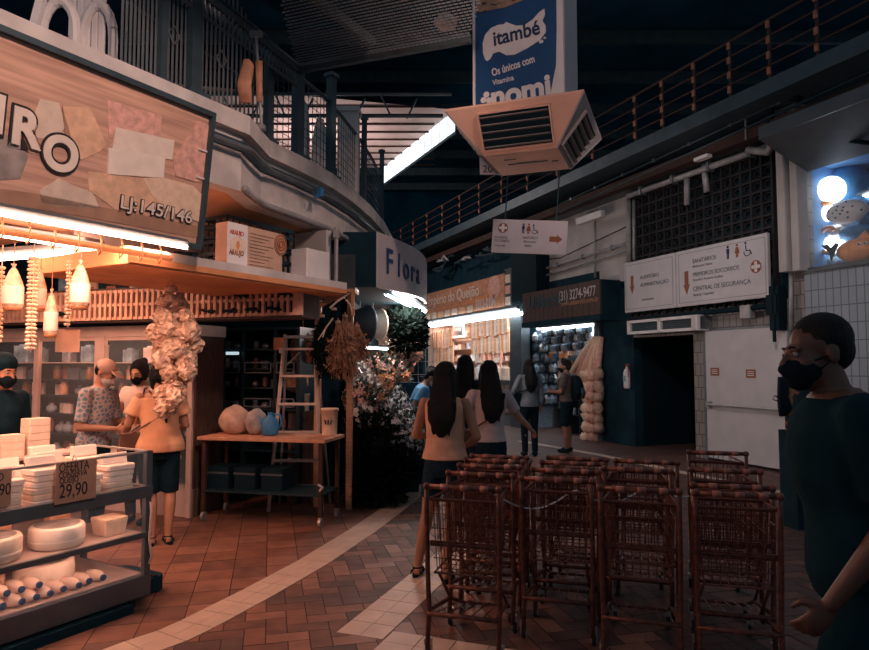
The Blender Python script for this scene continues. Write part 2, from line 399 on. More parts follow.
# fire door
d = B(); d.rbox(((XF0+XF1)/2, -.03, ZF/2+.02), (XF1-XF0-.06, .06, ZF-.06), .01)
door = struct(d.build('door_1', 'panel_white', loc=RW.o, rotz=RW.a))
d = B(); zb = .93
d.tube([(XF0+.12, -.13, zb), (XF1-.12, -.13, zb)], .022, 8)
for x in (XF0+.12, XF1-.12): d.box((x, -.09, zb), (.07, .1, .1))
d.build('push_bar', 'galv', door)
d = B(); d.bx(XF0-.03, XF0+.03, -.05, .02, 0, ZF); d.bx(XF1-.03, XF1+.03, -.05, .02, 0, ZF); d.bx(XF0-.03, XF1+.03, -.05, .02, ZF-.02, ZF+.03)
d.build('door_frame', 'grey_steel', door)
for px, py in ((715, 372), (751, 374)):
    x, z = RW.hit(px, py, -.06); d = B(); d.bx(x-.09, x+.09, -.068, -.062, z-.06, z+.07); o = d.build('warning_sticker', 'rust_ink', door)
    d = B()
    for k in range(3): d.bx(x-.06, x+.06, -.072, -.067, z-.03+k*.03, z-.018+k*.03)
    d.build('printed_lines', 'white', o)
# upper works on the right: beams, walkway, conduits
def rbeam(name, px, py, h, y0, y1, m, label=None, cat=None, x0=None, x1=None):
    z = zz(px, py, y0); b = B(); b.bx(XL-6 if x0 is None else x0, XR if x1 is None else x1, y0, y1, z-h, z)
    o = b.build(name, m, loc=RW.o, rotz=RW.a)
    return struct(o) if label is None else tag(o, label, cat)
rbeam('trim_5', 600, 158, .22, -.9, 1.5, 'teal_steel')
rbeam('trim_6', 700, 148, .16, -.5, -.3, 'rust')
rbeam('trim_7', 600, 191, .16, -.35, .3, 'slate', x1=XC1+.1)
rbeam('trim_8', 600, 172, .05, -.6, -.5, 'teal_steel')
ztop = zz(600, 158, -.9)
rail = thing('walkway_railing', 'rust coloured steel railing with banded posts along the dark upper walkway on the right', 'railing', RW.o, RW.a)
pxs_ = [s(q_, -.85) for q_ in (829, 779, 738, 701, 668, 640)]; pxs_ = [pxs_[0]+1.3]+pxs_; pxs_ += [pxs_[-1]-1.25*(k+1) for k in range(14)]
for x in pxs_:
    b = B(); b.k = 0; b.box((x, -.85, ztop+.42), (.035, .03, .86)); b.k = 1
    for q in range(4): b.box((x, -.875, ztop+.12+q*.22), (.055, .02, .1))
    b.build('post', ['rust', 'rust_rail'], rail)
for k, h in enumerate((.85, .62, .4, .2)):
    b = B(); b.tube([(XL-6, -.85, ztop+h), (XR, -.85, ztop+h)], .014 if k else .022, 6); b.build('rail', 'rust', rail)
# conduits and pipes along the right wall
def rpipe(label, pts, r, m='pipe', name='conduit_pipe', cat='pipe', clips=0):
    P = []
    for px, py, off in pts: x, z = RW.hit(px, py, off); P.append(Vector((x, off, z)))
    b = B(); b.tube(P, r, 8); o = b.build(name, m, loc=RW.o, rotz=RW.a, smooth=True); tag(o, label, cat)
    for k in range(clips):
        b = B(); q = P[0].lerp(P[-1], (k+.5)/clips); b.box(q, (.05, r*2.6, r*2.8)); b.build('clip', 'grey_steel', o)
    return o
rpipe('thick pale pipe running below the beam above the breeze-block screen', [(628, 196, -.25), (775, 144, -.25)], .055, clips=4)
rpipe('thin grey cable pipe just under the walkway edge on the right', [(560, 204, -.5), (869, 61, -.5)], .02, 'teal_steel', clips=8)
rpipe('second thin grey cable pipe below the walkway, above the brown band', [(560, 212, -.5), (869, 72, -.5)], .02, 'teal_steel')
rpipe('vertical pale pipe beside the breeze-block screen, left end', [(629, 196, -.1), (629, 262, -.1)], .05)
rpipe('second vertical pale pipe at the left end of the breeze-block screen', [(634, 200, -.08), (634, 260, -.08)], .03)
rpipe('short pale drop pipe hanging in front of the screen, left of the two', [(687, 176, -.2), (687, 205, -.2)], .05)
rpipe('short pale drop pipe hanging in front of the screen, right of the two', [(704, 165, -.2), (707, 192, -.2)], .05)
rpipe('slim pipe running down the tiled corner right of the fire door', [(791, 272, -.1), (791, 330, -.1)], .03)
rpipe('bent grey pipe looping onto the top of the pale column', [(748, 150, -.3), (768, 152, -.3), (775, 140, -.3), (775, 118, -.3), (772, 104, -.3), (780, 97, -.3), (792, 97, -.3)], .06)
rpipe('dark cable pipe bent over the top of the pale column', [(770, 128, -.45), (769, 104, -.45), (776, 95, -.45), (800, 96, -.45)], .07, 'black')
rpipe('horizontal pale pipe crossing the pale wall above the second shop', [(525, 275, -.05), (628, 243, -.05)], .035, clips=4)
rpipe('lower horizontal pale pipe on the pale wall above the second shop', [(525, 282, -.05), (628, 250, -.05)], .03)
rpipe('vertical conduit on the pale wall above the second shop', [(595, 215, -.05), (595, 278, -.05)], .025)
# pale fluted column
b = B(); zt, zb_ = zz(790, 116), zz(795, 273)
b.rbox(((XC0+XC1)/2-.07, -.16, (zt+zb_)/2), ((XC1-XC0)*.5, .26, zt-zb_), .03)
b.rbox(((XC0+XC1)/2+.09, -.11, (zt+zb_)/2), ((XC1-XC0)*.45, .22, zt-zb_), .02)
b.bx(XC0-.08, XC1+.1, -.3, 0, zt, zt+.12)
col = struct(b.build('trim_9', 'plaster', loc=RW.o, rotz=RW.a))
# breeze-block screen
ang = thing('breeze_block_screen', 'dark screen of pierced breeze blocks above the wall sign on the right', 'screen', RW.o, RW.a)
x0, x1 = s(634), s(780); zc0 = zz(700, 300); zc1 = zz(700, 186); n = round((x1-x0)/.2); cs = (x1-x0)/n; m_ = int((ZW-.25-zc0)/cs)
b = B(); b2 = B()
for i in range(n+1): b.bx(x0+i*cs-.018, x0+i*cs+.018, -.06, .03, zc0-.25, zc0+m_*cs)
for j in range(-1, m_+1): b.bx(x0, x1, -.055, .03, zc0+j*cs-.018, zc0+j*cs+.018)
for i in range(n):
    for j in range(-1, m_):
        cx, cz = x0+(i+.5)*cs, zc0+(j+.5)*cs
        b2.tube([(cx+.062*math.cos(a*PI/4), -.02, cz+.062*math.sin(a*PI/4)) for a in range(9)], .012, 4, False)
b.build('block_grid', 'block_dark', ang); b2.build('block_rings', 'block_dark', ang)
# grille over the passage
b = B(); gx0, gx1 = s(629, -.3), s(694, -.3); gz = zz(650, 326, -.3); gh = .34
b.bx(gx0, gx1, -.3, -.22, gz-.13, gz-.08); b.bx(gx0, gx1, -.3, -.22, gz+.08, gz+.13)
for x in (gx0, (gx0+gx1)/2, gx1): b.bx(x-.04, x+.04, -.3, -.22, gz-.13, gz+.13)
b.bx(gx1, gx1+.1, -.3, 0, gz-.13, gz+.13)
t = thing('air_curtain', 'white framed air vent unit above the dark doorway', 'vent', RW.o, RW.a); b.build('frame', 'white', t)
b = B(); b.bx(gx0, gx1+.1, -.24, 0, gz-.11, gz+.11); b.build('housing', 'teal_steel', t)
b = B()
for x in range(4): b.bx(gx0+.05, gx1-.05, -.26, -.24, gz-.06+x*.035, gz-.053+x*.035)
b.build('vent_slats', 'slate', t)
# fire extinguisher
x, z = RW.hit(626, 376, -.15)
t = thing('fire_extinguisher', 'small pale fire extinguisher hung on the dark pillar left of the doorway', 'fire extinguisher', RW.p(x, -.13, z-.25), RW.a); t.scale = (.75, .75, .75)
b = B(); b.lathe([(.0, 0), (.075, .01), (.085, .05), (.085, .42), (.06, .5), (.025, .54), (.025, .58)]); b.build('cylinder', 'white', t, True)
b = B(); b.box((0, 0, .6), (.05, .04, .05)); b.box((.04, 0, .64), (.12, .02, .015)); b.box((.05, 0, .6), (.1, .02, .012)); b.tube([(.03, -.02, .6), (.1, -.03, .55), (.1, -.03, .3)], .012, 6); b.build('valve_and_hose', 'red', t)
b = B(); b.bx(-.05, .05, -.09, -.082, .2, .34); b.build('label_plate', 'bluish', t)
# toy window
b = B(); b.bx(XT0, XR, 1.4, 1.5, ZTb-.3, ZTt+.5); b.bx(XT0-.05, XT0, .2, 1.5, ZTb-.3, ZTt+.5); b.bx(XT0, XR, .2, 1.5, ZTb-.1, ZTb); b.bx(XT0, XR, .2, 1.5, ZTt+.1, ZTt+.2)
struct(b.build('wall_window_recess', 'blue_glow', loc=RW.o, rotz=RW.a))
b = B(); b.bx(XT0, XR, -.06, .02, ZTt-.02, ZTt+.1); b.bx(XT0-.02, XT0+.06, -.06, .02, ZTb, ZTt); b.bx(XT0, XR, -.06, .05, ZTb-.04, ZTb+.02)
wn = struct(b.build('window_1', 'slate', loc=RW.o, rotz=RW.a))
b = B(); b.bx(XT0, XR, -.02, -.015, ZTb, ZTt); b.build('window_pane', 'glass', wn)
# soffit above toy window
b = B(); zt2 = zz(840, 110, -.9)
b.add([(XC1, -.9, zt2+.0), (XR, -.9, zt2), (XR, 0, zt2-.35), (XC1, 0, zt2-.35)], [(0, 1, 2, 3)]); b.bx(XC1, XR, -.92, -.88, zt2, zt2+.18)
struct(b.build('trim_10', 'slate', loc=RW.o, rotz=RW.a))
rpipe('dark bracket pipe under the ceiling over the toy window', [(812, 150, -.3), (845, 140, -.3), (869, 143, -.3)], .03, 'black')
# ---------------------------------------------------------------- far end, roof
b = B(); b.bx(-16, 18, 30, 30.3, 0, 12); struct(b.build('wall_far', 'roof'))
b = B(); b.add([(-22, 12.5, 9.5), (24, 12.5, 9.5), (24, 31, 9.5), (-22, 31, 9.5)], [(0, 1, 2, 3)])
struct(b.build('ceiling', 'roof'))
b = B()
for k in range(8): b.bx(-22, 24, 13+k*2.2, 13.12+k*2.2, 9.2, 9.5)
struct(b.build('trim_11', 'teal_steel'))
b = B()
P1, P2 = W(455, 106, 16.3), W(383, 165, 21.2); P1.z = P2.z = 8
P3 = Vector((-9, 21.5, 8)); P4 = Vector((-9, 14.0, 8.0))
b.add([P1, P2, P3, P4], [(0, 1, 2, 3)]); struct(b.build('ceiling_far_hall', 'far_roof'))
dv = P2-P1; n = 11
sk = B(); fr = B()
for i in range(n):
    a, c = P1+dv*(i/n), P1+dv*((i+.94)/n); q = Vector((.25, .1, 0))
    sk.add([a, c, c-Vector((0, 0, .55)), a-Vector((0, 0, .55))], [(0, 1, 2, 3)])
    fr.tube([c+q*.1, c+q*.1-Vector((0, 0, .58))], .025, 4)
fr.tube([P1+Vector((.03, 0, -.56)), P2+Vector((.03, 0, -.56))], .04, 4)
sky = struct(sk.build('window_2', 'daylight')); fr.build('window_frame', 'teal_steel', sky)
# roof truss and panel joints of the far hall
b = B()
for k in range(14):
    b.box((-8.6+k*.62, 15.2+.25*(k % 2), 7.7), (.04, .04, .55), (0, R(25 if k % 2 else -25), 0))
b.tube([(-9, 15.2, 7.95), (.4, 15.2, 7.95)], .05, 5); b.tube([(-4, 15.2, 7.9), (-4, 15.2, 9.45)], .04, 5); b.tube([(-9, 15.2, 7.42), (.2, 15.2, 7.42)], .05, 5)
b.build('truss', 'teal_steel'); tag(bpy.data.objects['truss'], 'dark steel lattice truss under the pinkish far roof', 'truss')
b = B()
for k in range(9): b.bx(-9, 0, 16+k*.6, 16.04+k*.6, 7.95, 7.99)
struct(b.build('trim_12', 'rust'))
# ---------------------------------------------------------------- left building: balcony, fascia, soffit
lx = [(-3.6+.0, 0)]
LED = [LW.p(-3.6), LW.p(-1.5), LW.p(0), LW.p(.8)]
q = [W(268, 140, 5.75), W(300, 158, 6.2), W(330, 178, 6.75), W(352, 193, 7.4), W(370, 210, 8.2), W(383, 226, 9.1), W(391, 238, 10.2), W(394, 245, 11.5)]
LED += [Vector((p.x, p.y, 0)) for p in q]
print('LED', [(round(p.x, 2), round(p.y, 2)) for p in LED])
def offs(P, d):
    out = []
    for i, p in enumerate(P):
        t_ = (P[min(i+1, len(P)-1)]-P[max(i-1, 0)]).normalized(); out.append(p + Vector((-t_.y, t_.x, 0))*d)
    return out
def ribbon(b, P, d0, d1, z0, z1):
    A, C = offs(P, d0), offs(P, d1); n = len(P)
    vs = [(p.x, p.y, z) for L_, z in ((A, z0), (A, z1), (C, z1), (C, z0)) for p in L_]; fs = []
    for i in range(n-1):
        for k in range(4): fs.append((k*n+i, k*n+i+1, ((k+1) % 4)*n+i+1, ((k+1) % 4)*n+i))
    fs += [(0, n, 2*n, 3*n), (n-1, 4*n-1, 3*n-1, 2*n-1)]
    return b.add(vs, fs)
b = B(); ribbon(b, LED, -.02, .5, 3.43, 3.58); struct(b.build('trim_13', 'concrete'))
b = B(); ribbon(b, LED, .3, 3.2, 3.3, 3.52); struct(b.build('floor_balcony', 'dark'))
b = B(); ribbon(b, [LW.p(-.6)]+LED[2:], .06, .2, 2.98, 3.44); struct(b.build('trim_14', 'concrete'))
b = B(); ribbon(b, LED, .04, .3, 3.3, 3.38); struct(b.build('trim_15', 'teal_steel'))
b = B(); PP = offs(LED, -.04); b.tube([(p.x, p.y, 3.3) for p in PP[:9]], .022, 6)
tag(b.build('ledge_pipe', 'grey_steel', smooth=True), 'long grey pipe running under the pale balcony ledge on the left', 'pipe')
b = B(); PP = offs(LED, .02); b.tube([(p.x, p.y, 3.0) for p in PP[3:9]], .028, 6)
tag(b.build('fascia_pipe', 'pipe', smooth=True), 'pale pipe along the lower edge of the curved fascia over the crate shelf', 'pipe')
# soffit of the recess and the ceiling of the cheese shop, slab shelf
b = B(); ex = LED[3:7]; A, C = offs(ex, .2), offs(ex, 1.4)
vs = [(p.x, p.y, 2.99) for p in A] + [(p.x, p.y, 2.8) for p in C]
n = len(ex); b.add(vs, [(i, i+1, n+i+1, n+i) for i in range(n-1)]); b.add([(A[0]-LW.X*.55)[:2]+(2.99,), A[0][:2]+(2.99,), C[0][:2]+(2.8,), (C[0]-LW.X*.55)[:2]+(2.8,)], [(0, 1, 2, 3)])
struct(b.build('ceiling_recess', 'orange_soffit'))
b = B(); b.bx(.25, 2.35, 1.3, 1.42, 2.3, 2.99); b.bx(2.2, 2.28, .35, 1.4, 2.42, 2.95)
struct(b.build('wall_recess', 'plaster', loc=LW.o, rotz=LW.a))
b = B(); b.k = 0; b.bx(-.1, 2.28, .2, 1.35, 2.3, 2.41); b.k = 1; b.bx(-.1, 2.3, .16, .2, 2.3, 2.345); b.bx(-.12, -.1, .16, 1.35, 2.29, 2.41); b.bx(-.1, 2.28, .18, 1.35, 2.285, 2.3); b.k = 0; b.bx(-.1, 2.3, .16, .2, 2.345, 2.41)
struct(b.build('trim_16', ['concrete', 'orange_edge'], loc=LW.o, rotz=LW.a))
b = B(); b.add([LW.p(-4, .3, 2.72), LW.p(.35, .3, 2.72), LW.p(.35, 4.4, 2.72), LW.p(-4, 4.4, 2.72)], [(0, 1, 2, 3)])
struct(b.build('ceiling_shop', 'orange_soffit'))
b = B(); b.bx(-8, -1.15, 8.75, 8.9, 0, 3.3); b.bx(-1.25, -1.1, 8.75, 13, 0, 3.3); struct(b.build('wall_left', 'dark'))
b = B(); b.bx(-4, -.6, 13, 13.1, 0, 3.3); struct(b.build('wall_back', 'plaster_warm'))
# upper hall wall behind the balcony
b = B(); b.bx(-12, -2.6, 13.5, 13.6, 3.5, 5.6)
struct(b.build('wall_upper', 'far_roof'))
# balcony: hit the ledge line at a pixel column
def ledge(px, inset=.12):
    k = (px-CX)/FPX; P = offs(LED, inset)
    for a, c in zip(P, P[1:]):
        fa, fc = a.x-k*a.y, c.x-k*c.y
        if fa <= 0 <= fc or fc <= 0 <= fa: return a.lerp(c, fa/(fa-fc))
    return P[0]
def zat(py, Y): return W(400, py, Y).z
for px, pt, wd, lab in ((155, -60, .05, 'dark steel post of the balcony, leftmost of the tall posts'), (187, -40, .09, 'broad dark steel post of the balcony beside the slim bars'), (265, 44, .07, 'dark balcony post next to the hanging brown cloth'),
                   (295, 68, .09, 'dark balcony post at the corner of the mesh canopy'), (329, 74, .08, 'dark balcony post between the two pale arched shapes'), (363, 117, .05, 'short dark balcony post beside the white pillar'), (381, 150, .05, 'short dark balcony post at the far curved end')):
    p = ledge(px); zt = zat(pt, p.y)
    b = B(); b.box((0, 0, (zt-3.58)/2), (wd, wd, zt-3.58)); b.box((0, 0, .03), (wd*2, wd*2, .06)); b.box((0, 0, zt-3.6), (wd*1.5, wd*1.5, .04))
    tag(b.build('balcony_post', 'teal_steel', loc=(p.x, p.y, 3.58), rotz=LW.a), lab, 'post')
p = ledge(352); b = B(); zt = zat(111, p.y+.3); b.rbox((0, 0, (zt-3.5)/2), (.26, .2, zt-3.5), .02); b.bx(-.15, .15, -.12, .12, zt-3.56, zt-3.5)
tag(b.build('balcony_pillar', 'plaster', loc=(p.x-.1, p.y+.3, 3.52)), 'square white pillar standing on the far part of the balcony', 'pillar')
# railing of vertical bars between px 115 and 262
rl = thing('balcony_railing', 'dark balcony railing of slim vertical iron bars with diamond ornaments', 'railing')
bars = B(); p0, p1 = ledge(113), ledge(262); N = 34; dia = B()
for k in range(N+1):
    p = ledge(113+(262-113)*k/N, .15)
    bb = B(); bb.tube([(p.x, p.y, 3.58), (p.x, p.y, 4.62)], .009, 5); bb.build('bar', 'grey_steel', rl)
for zh, r in ((3.66, .014), (4.1, .01), (4.62, .022)):
    b = B(); b.tube([(q.x, q.y, zh) for q in (ledge(113, .15), ledge(262, .15))], r, 5); b.build('rail', 'teal_steel', rl)
for px in (167, 216):
    p = ledge(px, .13)
    for k, sx in enumerate((.05,)):
        dia = B(); dia.tube([p+LW.X*.0+Vector((0, 0, 3.95)), p+LW.X*sx+Vector((0, 0, 4.02)), p+Vector((0, 0, 4.09)), p-LW.X*sx+Vector((0, 0, 4.02)), p+Vector((0, 0, 3.95))], .008, 4); dia.build('diamond_ornament', 'grey_steel', rl)
# wire mesh rail further along
mr = thing('mesh_fence', 'fine wire mesh guarding the curved far part of the balcony', 'fence'); b = B()
Q = [ledge(px, .15) for px in range(268, 388, 8)]
for zh in [3.62+.09*k for k in range(10)]: b.tube([(q.x, q.y, zh) for q in Q], .004, 4)
Q2 = interp(Q, .09)
for q in Q2: b.tube([(q.x, q.y, 3.58), (q.x, q.y, 4.45)], .004, 4)
b.build('wire_mesh', 'teal_steel', mr); b = B(); b.tube([(q.x, q.y, 4.47) for q in Q], .02, 5); b.build('top_rail', 'teal_steel', mr)
# canopy of expanded metal
b = B(); poly = [W(215, 4, 1), W(300, 68, 1), W(380, 57, 1), W(466, 39, 1)]
ZC = 4.45
def atz(px, py, z): return F(px, py, z)
c1_, c2_, c3_ = atz(298, 69, ZC), atz(470, 38, ZC), atz(214, 2, ZC)
ux = (c2_-c1_); uy = Vector((.1, -1, 0)).normalized(); L_ = ux.length; ux.normalize()
def inside(p):    # left of the balcony bar line
    a = c1_; d = (c3_-c1_); return d.x*(p.y-a.y)-d.y*(p.x-a.x) >= 0
n1, n2 = 40, 70
for i in range(n2):
    for j in range(n1):
        p = c1_ + ux*(L_*(j+.5*(i % 2))/n1) + uy*(.052*i)
        if inside(p):
            b.box((p.x, p.y, ZC), (L_/n1*.72, .02, .012), (R(30), 0, math.atan2(ux.y, ux.x)))
for i in range(0, n2+1, 2):
    p = c1_ + uy*(.052*i)
cp = thing('mesh_canopy', 'dark expanded metal canopy above the balcony at the top left', 'canopy')
b.build('perforated_sheet', 'grey_steel', cp)
b = B(); b.tube([c1_, c2_], .05, 6); b.tube([c1_, c1_+(c3_-c1_)*1.6], .05, 6)
cc1, cc2 = atz(372, 42, ZC+.06), atz(310, -6, ZC+.06); b.tube([cc1, cc1+(cc2-cc1)*2], .05, 6); b.build('frame_tubes', 'teal_steel', cp)
b = B(); dl = (c3_-c1_)
for k in range(36):
    a = c1_+dl*(k/22); c = c1_+dl*((k+.5)/22); e = c1_+dl*((k+1)/22)
    b.tube([a+Vector((0, 0, -.02)), c+Vector((0, 0, -.16)), e+Vector((0, 0, -.02))], .009, 4)
b.tube([c1_-Vector((0, 0, .17)), c1_+dl*1.6-Vector((0, 0, .17))], .014, 5)
b.build('edge_lattice', 'grey_steel', cp)
b = B(); b.add([c1_+Vector((0, .1, .5)), c2_+Vector((0, .1, .5)), c2_+uy*3.9+Vector((0, 0, .5)), c1_+uy*3.9+Vector((-1.6, 0, .5)), c3_+Vector((-.5, 0, .5))], [(0, 1, 2, 3, 4)])
b.build('top_sheet', 'roof', cp)
# big dark girder behind the canopy
a, c = W(405, 75, 8.6), W(470, 60, 7.6)
b = B(); b.tube([W(300, 100, 12), W(520, 108, 12)], .05, 4)
# white arched frames and curtain behind the railing top left
def arch(px0, px1, pyb, pyt, lab, kind):
    p = ledge((px0+px1)/2, .55); Y = p.y; a, c = W(px0, pyb, Y), W(px1, pyb, Y); zt = W(px0, pyt, Y).z; wdt = (c-a).length; zb0 = 3.58
    t = thing(kind, lab, 'panel' if kind != 'garden_arch' else 'arch', ((a.x+c.x)/2, Y, zb0)); b = B(); H = max(.25, zt-zb0)
    pts = [(-wdt/2, 0)] + [(-wdt/2*math.cos(q*PI/8), H*.6+H*.4*math.sin(q*PI/8)) for q in range(9)] + [(wdt/2, 0)]
    if kind == 'garden_arch': b.tube([(x, 0, z) for x, z in pts], .035, 8); b.build('arch_frame', 'white', t)
    else: b.plate(pts, 0, .05); b.build('board', 'plaster', t)
    return t
arch(42, 76, 30, 2, 'white arched metal frame standing behind the railing at the top left corner', 'garden_arch')
arch(82, 113, 48, 5, 'white arched metal frame beside the slim bars, second from the left corner', 'garden_arch')
b = B(); p = ledge(77, .7)
for k in range(5): b.rbox((k*.055-.11, .01*(k % 2), .45), (.05, .03, .9), .01)
tag(b.build('white_curtain', 'white', loc=(p.x, p.y, 3.58)), 'white vertical slatted blind between the two arched frames on the balcony', 'blind')
b = B(); p = ledge(22, .5); b.box((0, 0, .2), (.05, .04, .55), (0, R(12), 0)); tag(b.build('white_stake', 'white', loc=(p.x, p.y, 3.6)), 'short white post at the extreme top left of the balcony', 'post')
arch(312, 327, 150, 116, 'pale rounded board leaning behind the mesh, in front of the wall of the far hall', 'rounded_board')
arch(299, 309, 140, 100, 'slim pale rounded board behind the mesh beside the corner post', 'rounded_board')
# hanging brown cloth
p = ledge(242, -.02); b = B(); zt = zat(60, p.y)
b.loft([((0, 0, -.35), .05, .02), ((-.02, 0, -.2), .06, .025), ((.01, 0, -.05), .05, .03), ((0, 0, 0), .03, .02)], 10); b.loft([((.1, .02, -.33), .025, .012), ((.09, .02, 0), .03, .015)], 8)
tag(b.build('hanging_cloth', 'wood_orange', loc=(p.x, p.y, zt), smooth=True), 'brown cloth hanging over the balcony railing', 'cloth')
# lamp post bracket (thin white pole at px 212-235)
a, c = ledge(258, -.02), ledge(251, .0); b = B(); b.tube([Vector((c.x, c.y, zat(36, c.y))), Vector((a.x, a.y, 3.62))], .014, 6); b.box((c.x, c.y, zat(34, c.y)), (.1, .05, .04)); b.box((a.x, a.y, 3.6), (.06, .06, .04))
tag(b.build('thin_pole', 'pipe'), 'thin pale pole with a small fitting leaning against the balcony corner', 'pole')
# ================================================================== PEOPLE
def person(label, x, y, rotz, H=1.65, skin='skin_a', hair='short', top=None, bottom='denim', blen='long', shoes='shoe', mask='mask_black',
           lean=0, side=0, yaw=0, pitch=0, arms=(None, None), legs=(None, None), build=1.0, vox=.0095, sleeve=.5, topz=.9, bare_sh=False, cap=None, tpl=None, flare=0.0, hz=0.0, hairmat='hair'):
    """local frame: faces -y, metres at 1.7 m height; arms: (elbow, wrist) per side (+x is the left arm); legs: (knee, ankle)"""
    k = H/1.7; root = thing('person', label, 'person', (x, y, hz), rotz)
    piv = Vector((0, 0, .93)); Ml = Matrix.Rotation(R(lean), 3, 'X') @ Matrix.Rotation(R(side), 3, 'Y')
    def L(p):
        p = Vector(p)
        if p.z <= .93: return p*k
        w = min(1, (p.z-.93)/.2); q = piv + Ml @ (p-piv); return p.lerp(q, w)*k
    bw = build
    TS = [(.80, .12, .10, .01), (.87, .165, .118, .01), (.94, .168, .118, .01), (1.02, .146, .104, 0), (1.1, .135, .098, 0), (1.2, .146, .108, -.005), (1.3, .16, .11, 0), (1.37, .168, .098, .01), (1.42, .13, .075, .015), (1.46, .06, .06, .015)]
    def torso(b, g=0.0, z0=0, z1=9, fl=0):
        secs = []
        for z, rx, ry, yo in TS:
            if z0-1e-4 <= z <= z1+1e-4:
                e = fl*max(0, (1.25-z))
                secs.append((L((0, yo, z)), (rx*bw+g+e)*k, (ry*bw+g+e*.7)*k, Ml if z > 1.05 else Matrix.Identity(3)))
        b.loft(secs, 22)
    sh = [Vector((.178*bw, .015, 1.385)), Vector((-.178*bw, .015, 1.385))]
    A = []
    for i, sg in enumerate((1, -1)):
        S = L(sh[i]); a = arms[i]
        if a is None: E = L((sg*.225*bw, .03, 1.11)); Wr = L((sg*.235*bw, -.03, .865)) if lean < 5 else S+Vector((sg*.05, -.06, -.52))*k
        else: E, Wr = Vector(a[0])*k, Vector(a[1])*k
        A.append((S, E, Wr))
    G = []
    for i, sg in enumerate((1, -1)):
        l = legs[i]; Hp = Vector((sg*.085*bw, .01, .88))*k
        if l is None: Kn = Vector((sg*.09, -.015, .49))*k; An = Vector((sg*.09, .025, .085))*k
        else: Kn, An = Vector(l[0])*k, Vector(l[1])*k
        G.append((Hp, Kn, An))
    b = B(); torso(b)
    hb = L((0, .0, 1.47)); hc = L((0, -.015 - (0.02 if pitch > 10 else 0), 1.585))
    Mh = Ml @ Matrix.Rotation(R(yaw), 3, 'Z') @ Matrix.Rotation(R(pitch), 3, 'X')
    def Hd(p): return hc + Mh @ (Vector(p)*k*1.0)
    b.cap(L((0, .02, 1.40)), Hd((0, .02, -.04)), .058*k, .052*k)
    for i in (0, 1):
        S, E, Wr = A[i]
        b.cap(S, E, .05*k*bw, .038*k*bw); b.cap(E, Wr, .039*k*bw, .025*k)
        Hp, Kn, An = G[i]
        b.cap(Hp, Kn, .088*k*bw, .056*k*bw)
        b.cap(Kn, Kn.lerp(An, .3)+Vector((0, .012, 0))*k, .053*k, .056*k*bw); b.cap(Kn.lerp(An, .3)+Vector((0, .012, 0))*k, An, .055*k*bw, .034*k)
        sg = 1 if i == 0 else -1
        b.cap(An+Vector((0, .015, -.045))*k, An+Vector((sg*.01, -.12, -.055))*k, .034*k, .03*k); b.cap(An, An+Vector((0, .01, -.04))*k, .034*k, .035*k)
        if shoes != 'shoe':
            for t_ in range(5): b.cap(An+Vector((sg*(.036-.017*t_), -.13, -.066))*k, An+Vector((sg*(.036-.017*t_), -.165+.007*t_, -.07))*k, .0115*k, .01*k, 6)
        # hand
        d = (Wr-E).normalized(); n_ = d.cross(Vector((0, 1, 0)) if abs(d.y) < .8 else Vector((0, 0, 1))).normalized()   # palm normal
        if n_.x*sg > 0: n_ = -n_
        s_ = n_.cross(d).normalized()
        if s_.y > 0: s_ = -s_
        q = Matrix((s_, n_, d)).transposed()
        b.ell(Wr+d*.05*k, (.038*k, .017*k, .055*k), rot=q)
        for f, (o_, ln) in enumerate(((.027, .066), (.009, .075), (-.009, .07), (-.026, .055))):
            p0 = Wr+(d*.07+s_*o_)*k; p1 = p0+(d*.9+n_*.35)*ln*.55*k+s_*o_*.15*k; p2 = p1+(d*.6+n_*.75)*ln*.5*k
            b.cap(p0, p1, .0098*k, .009*k, 7); b.cap(p1, p2, .009*k, .0075*k, 7)
        p0 = Wr+(d*.025+s_*.026)*k; p1 = p0+(d*.5+s_*.75+n_*.2)*.045*k; p2 = p1+(d*.9+s_*.2+n_*.3)*.032*k
        b.cap(p0, p1, .013*k, .0105*k, 7); b.cap(p1, p2, .0105*k, .0085*k, 7)
    qk = k
    def he(c, r): b.ell(Hd(c), tuple(v*qk for v in r), 16, 10, rot=Mh)
    he((0, .02, .035), (.077, .095, .087)); he((0, -.03, -.03), (.06, .068, .085)); he((0, -.055, -.088), (.03, .03, .024))
    he((0, -.075, .022), (.052, .02, .012)); he((.038, -.062, -.028), (.022, .022, .02)); he((-.038, -.062, -.028), (.022, .022, .02))
    b.cap(Hd((0, -.09, .012)), Hd((0, -.112, -.026)), .009*k, .015*k, 8); he((0, -.085, -.058), (.026, .014, .012))
    for sg in (1, -1): he((sg*.076, .012, -.008), (.011, .02, .031))
    body = blob(b, 'body', skin, root, vox*k, 3)
    for sg in (1, -1):
        e = B(); e.ell(Hd((sg*.029, -.0845, .004)), (.0125*k, .0085*k, .0095*k), rot=Mh); e.k = 1; e.ell(Hd((sg*.029, -.0915, .004)), (.005*k, .003*k, .0055*k), 8, 6, rot=Mh)
        e.build('eye', ['eye_white', 'iris'], root, True)
        e = B(); e.tube([Hd((sg*(.013+.012*t_), -.094+.002*t_*t_, .026+.003*(t_ == 1))) for t_ in range(3)], .0035*k, 5); e.build('eyebrow', hairmat, root)
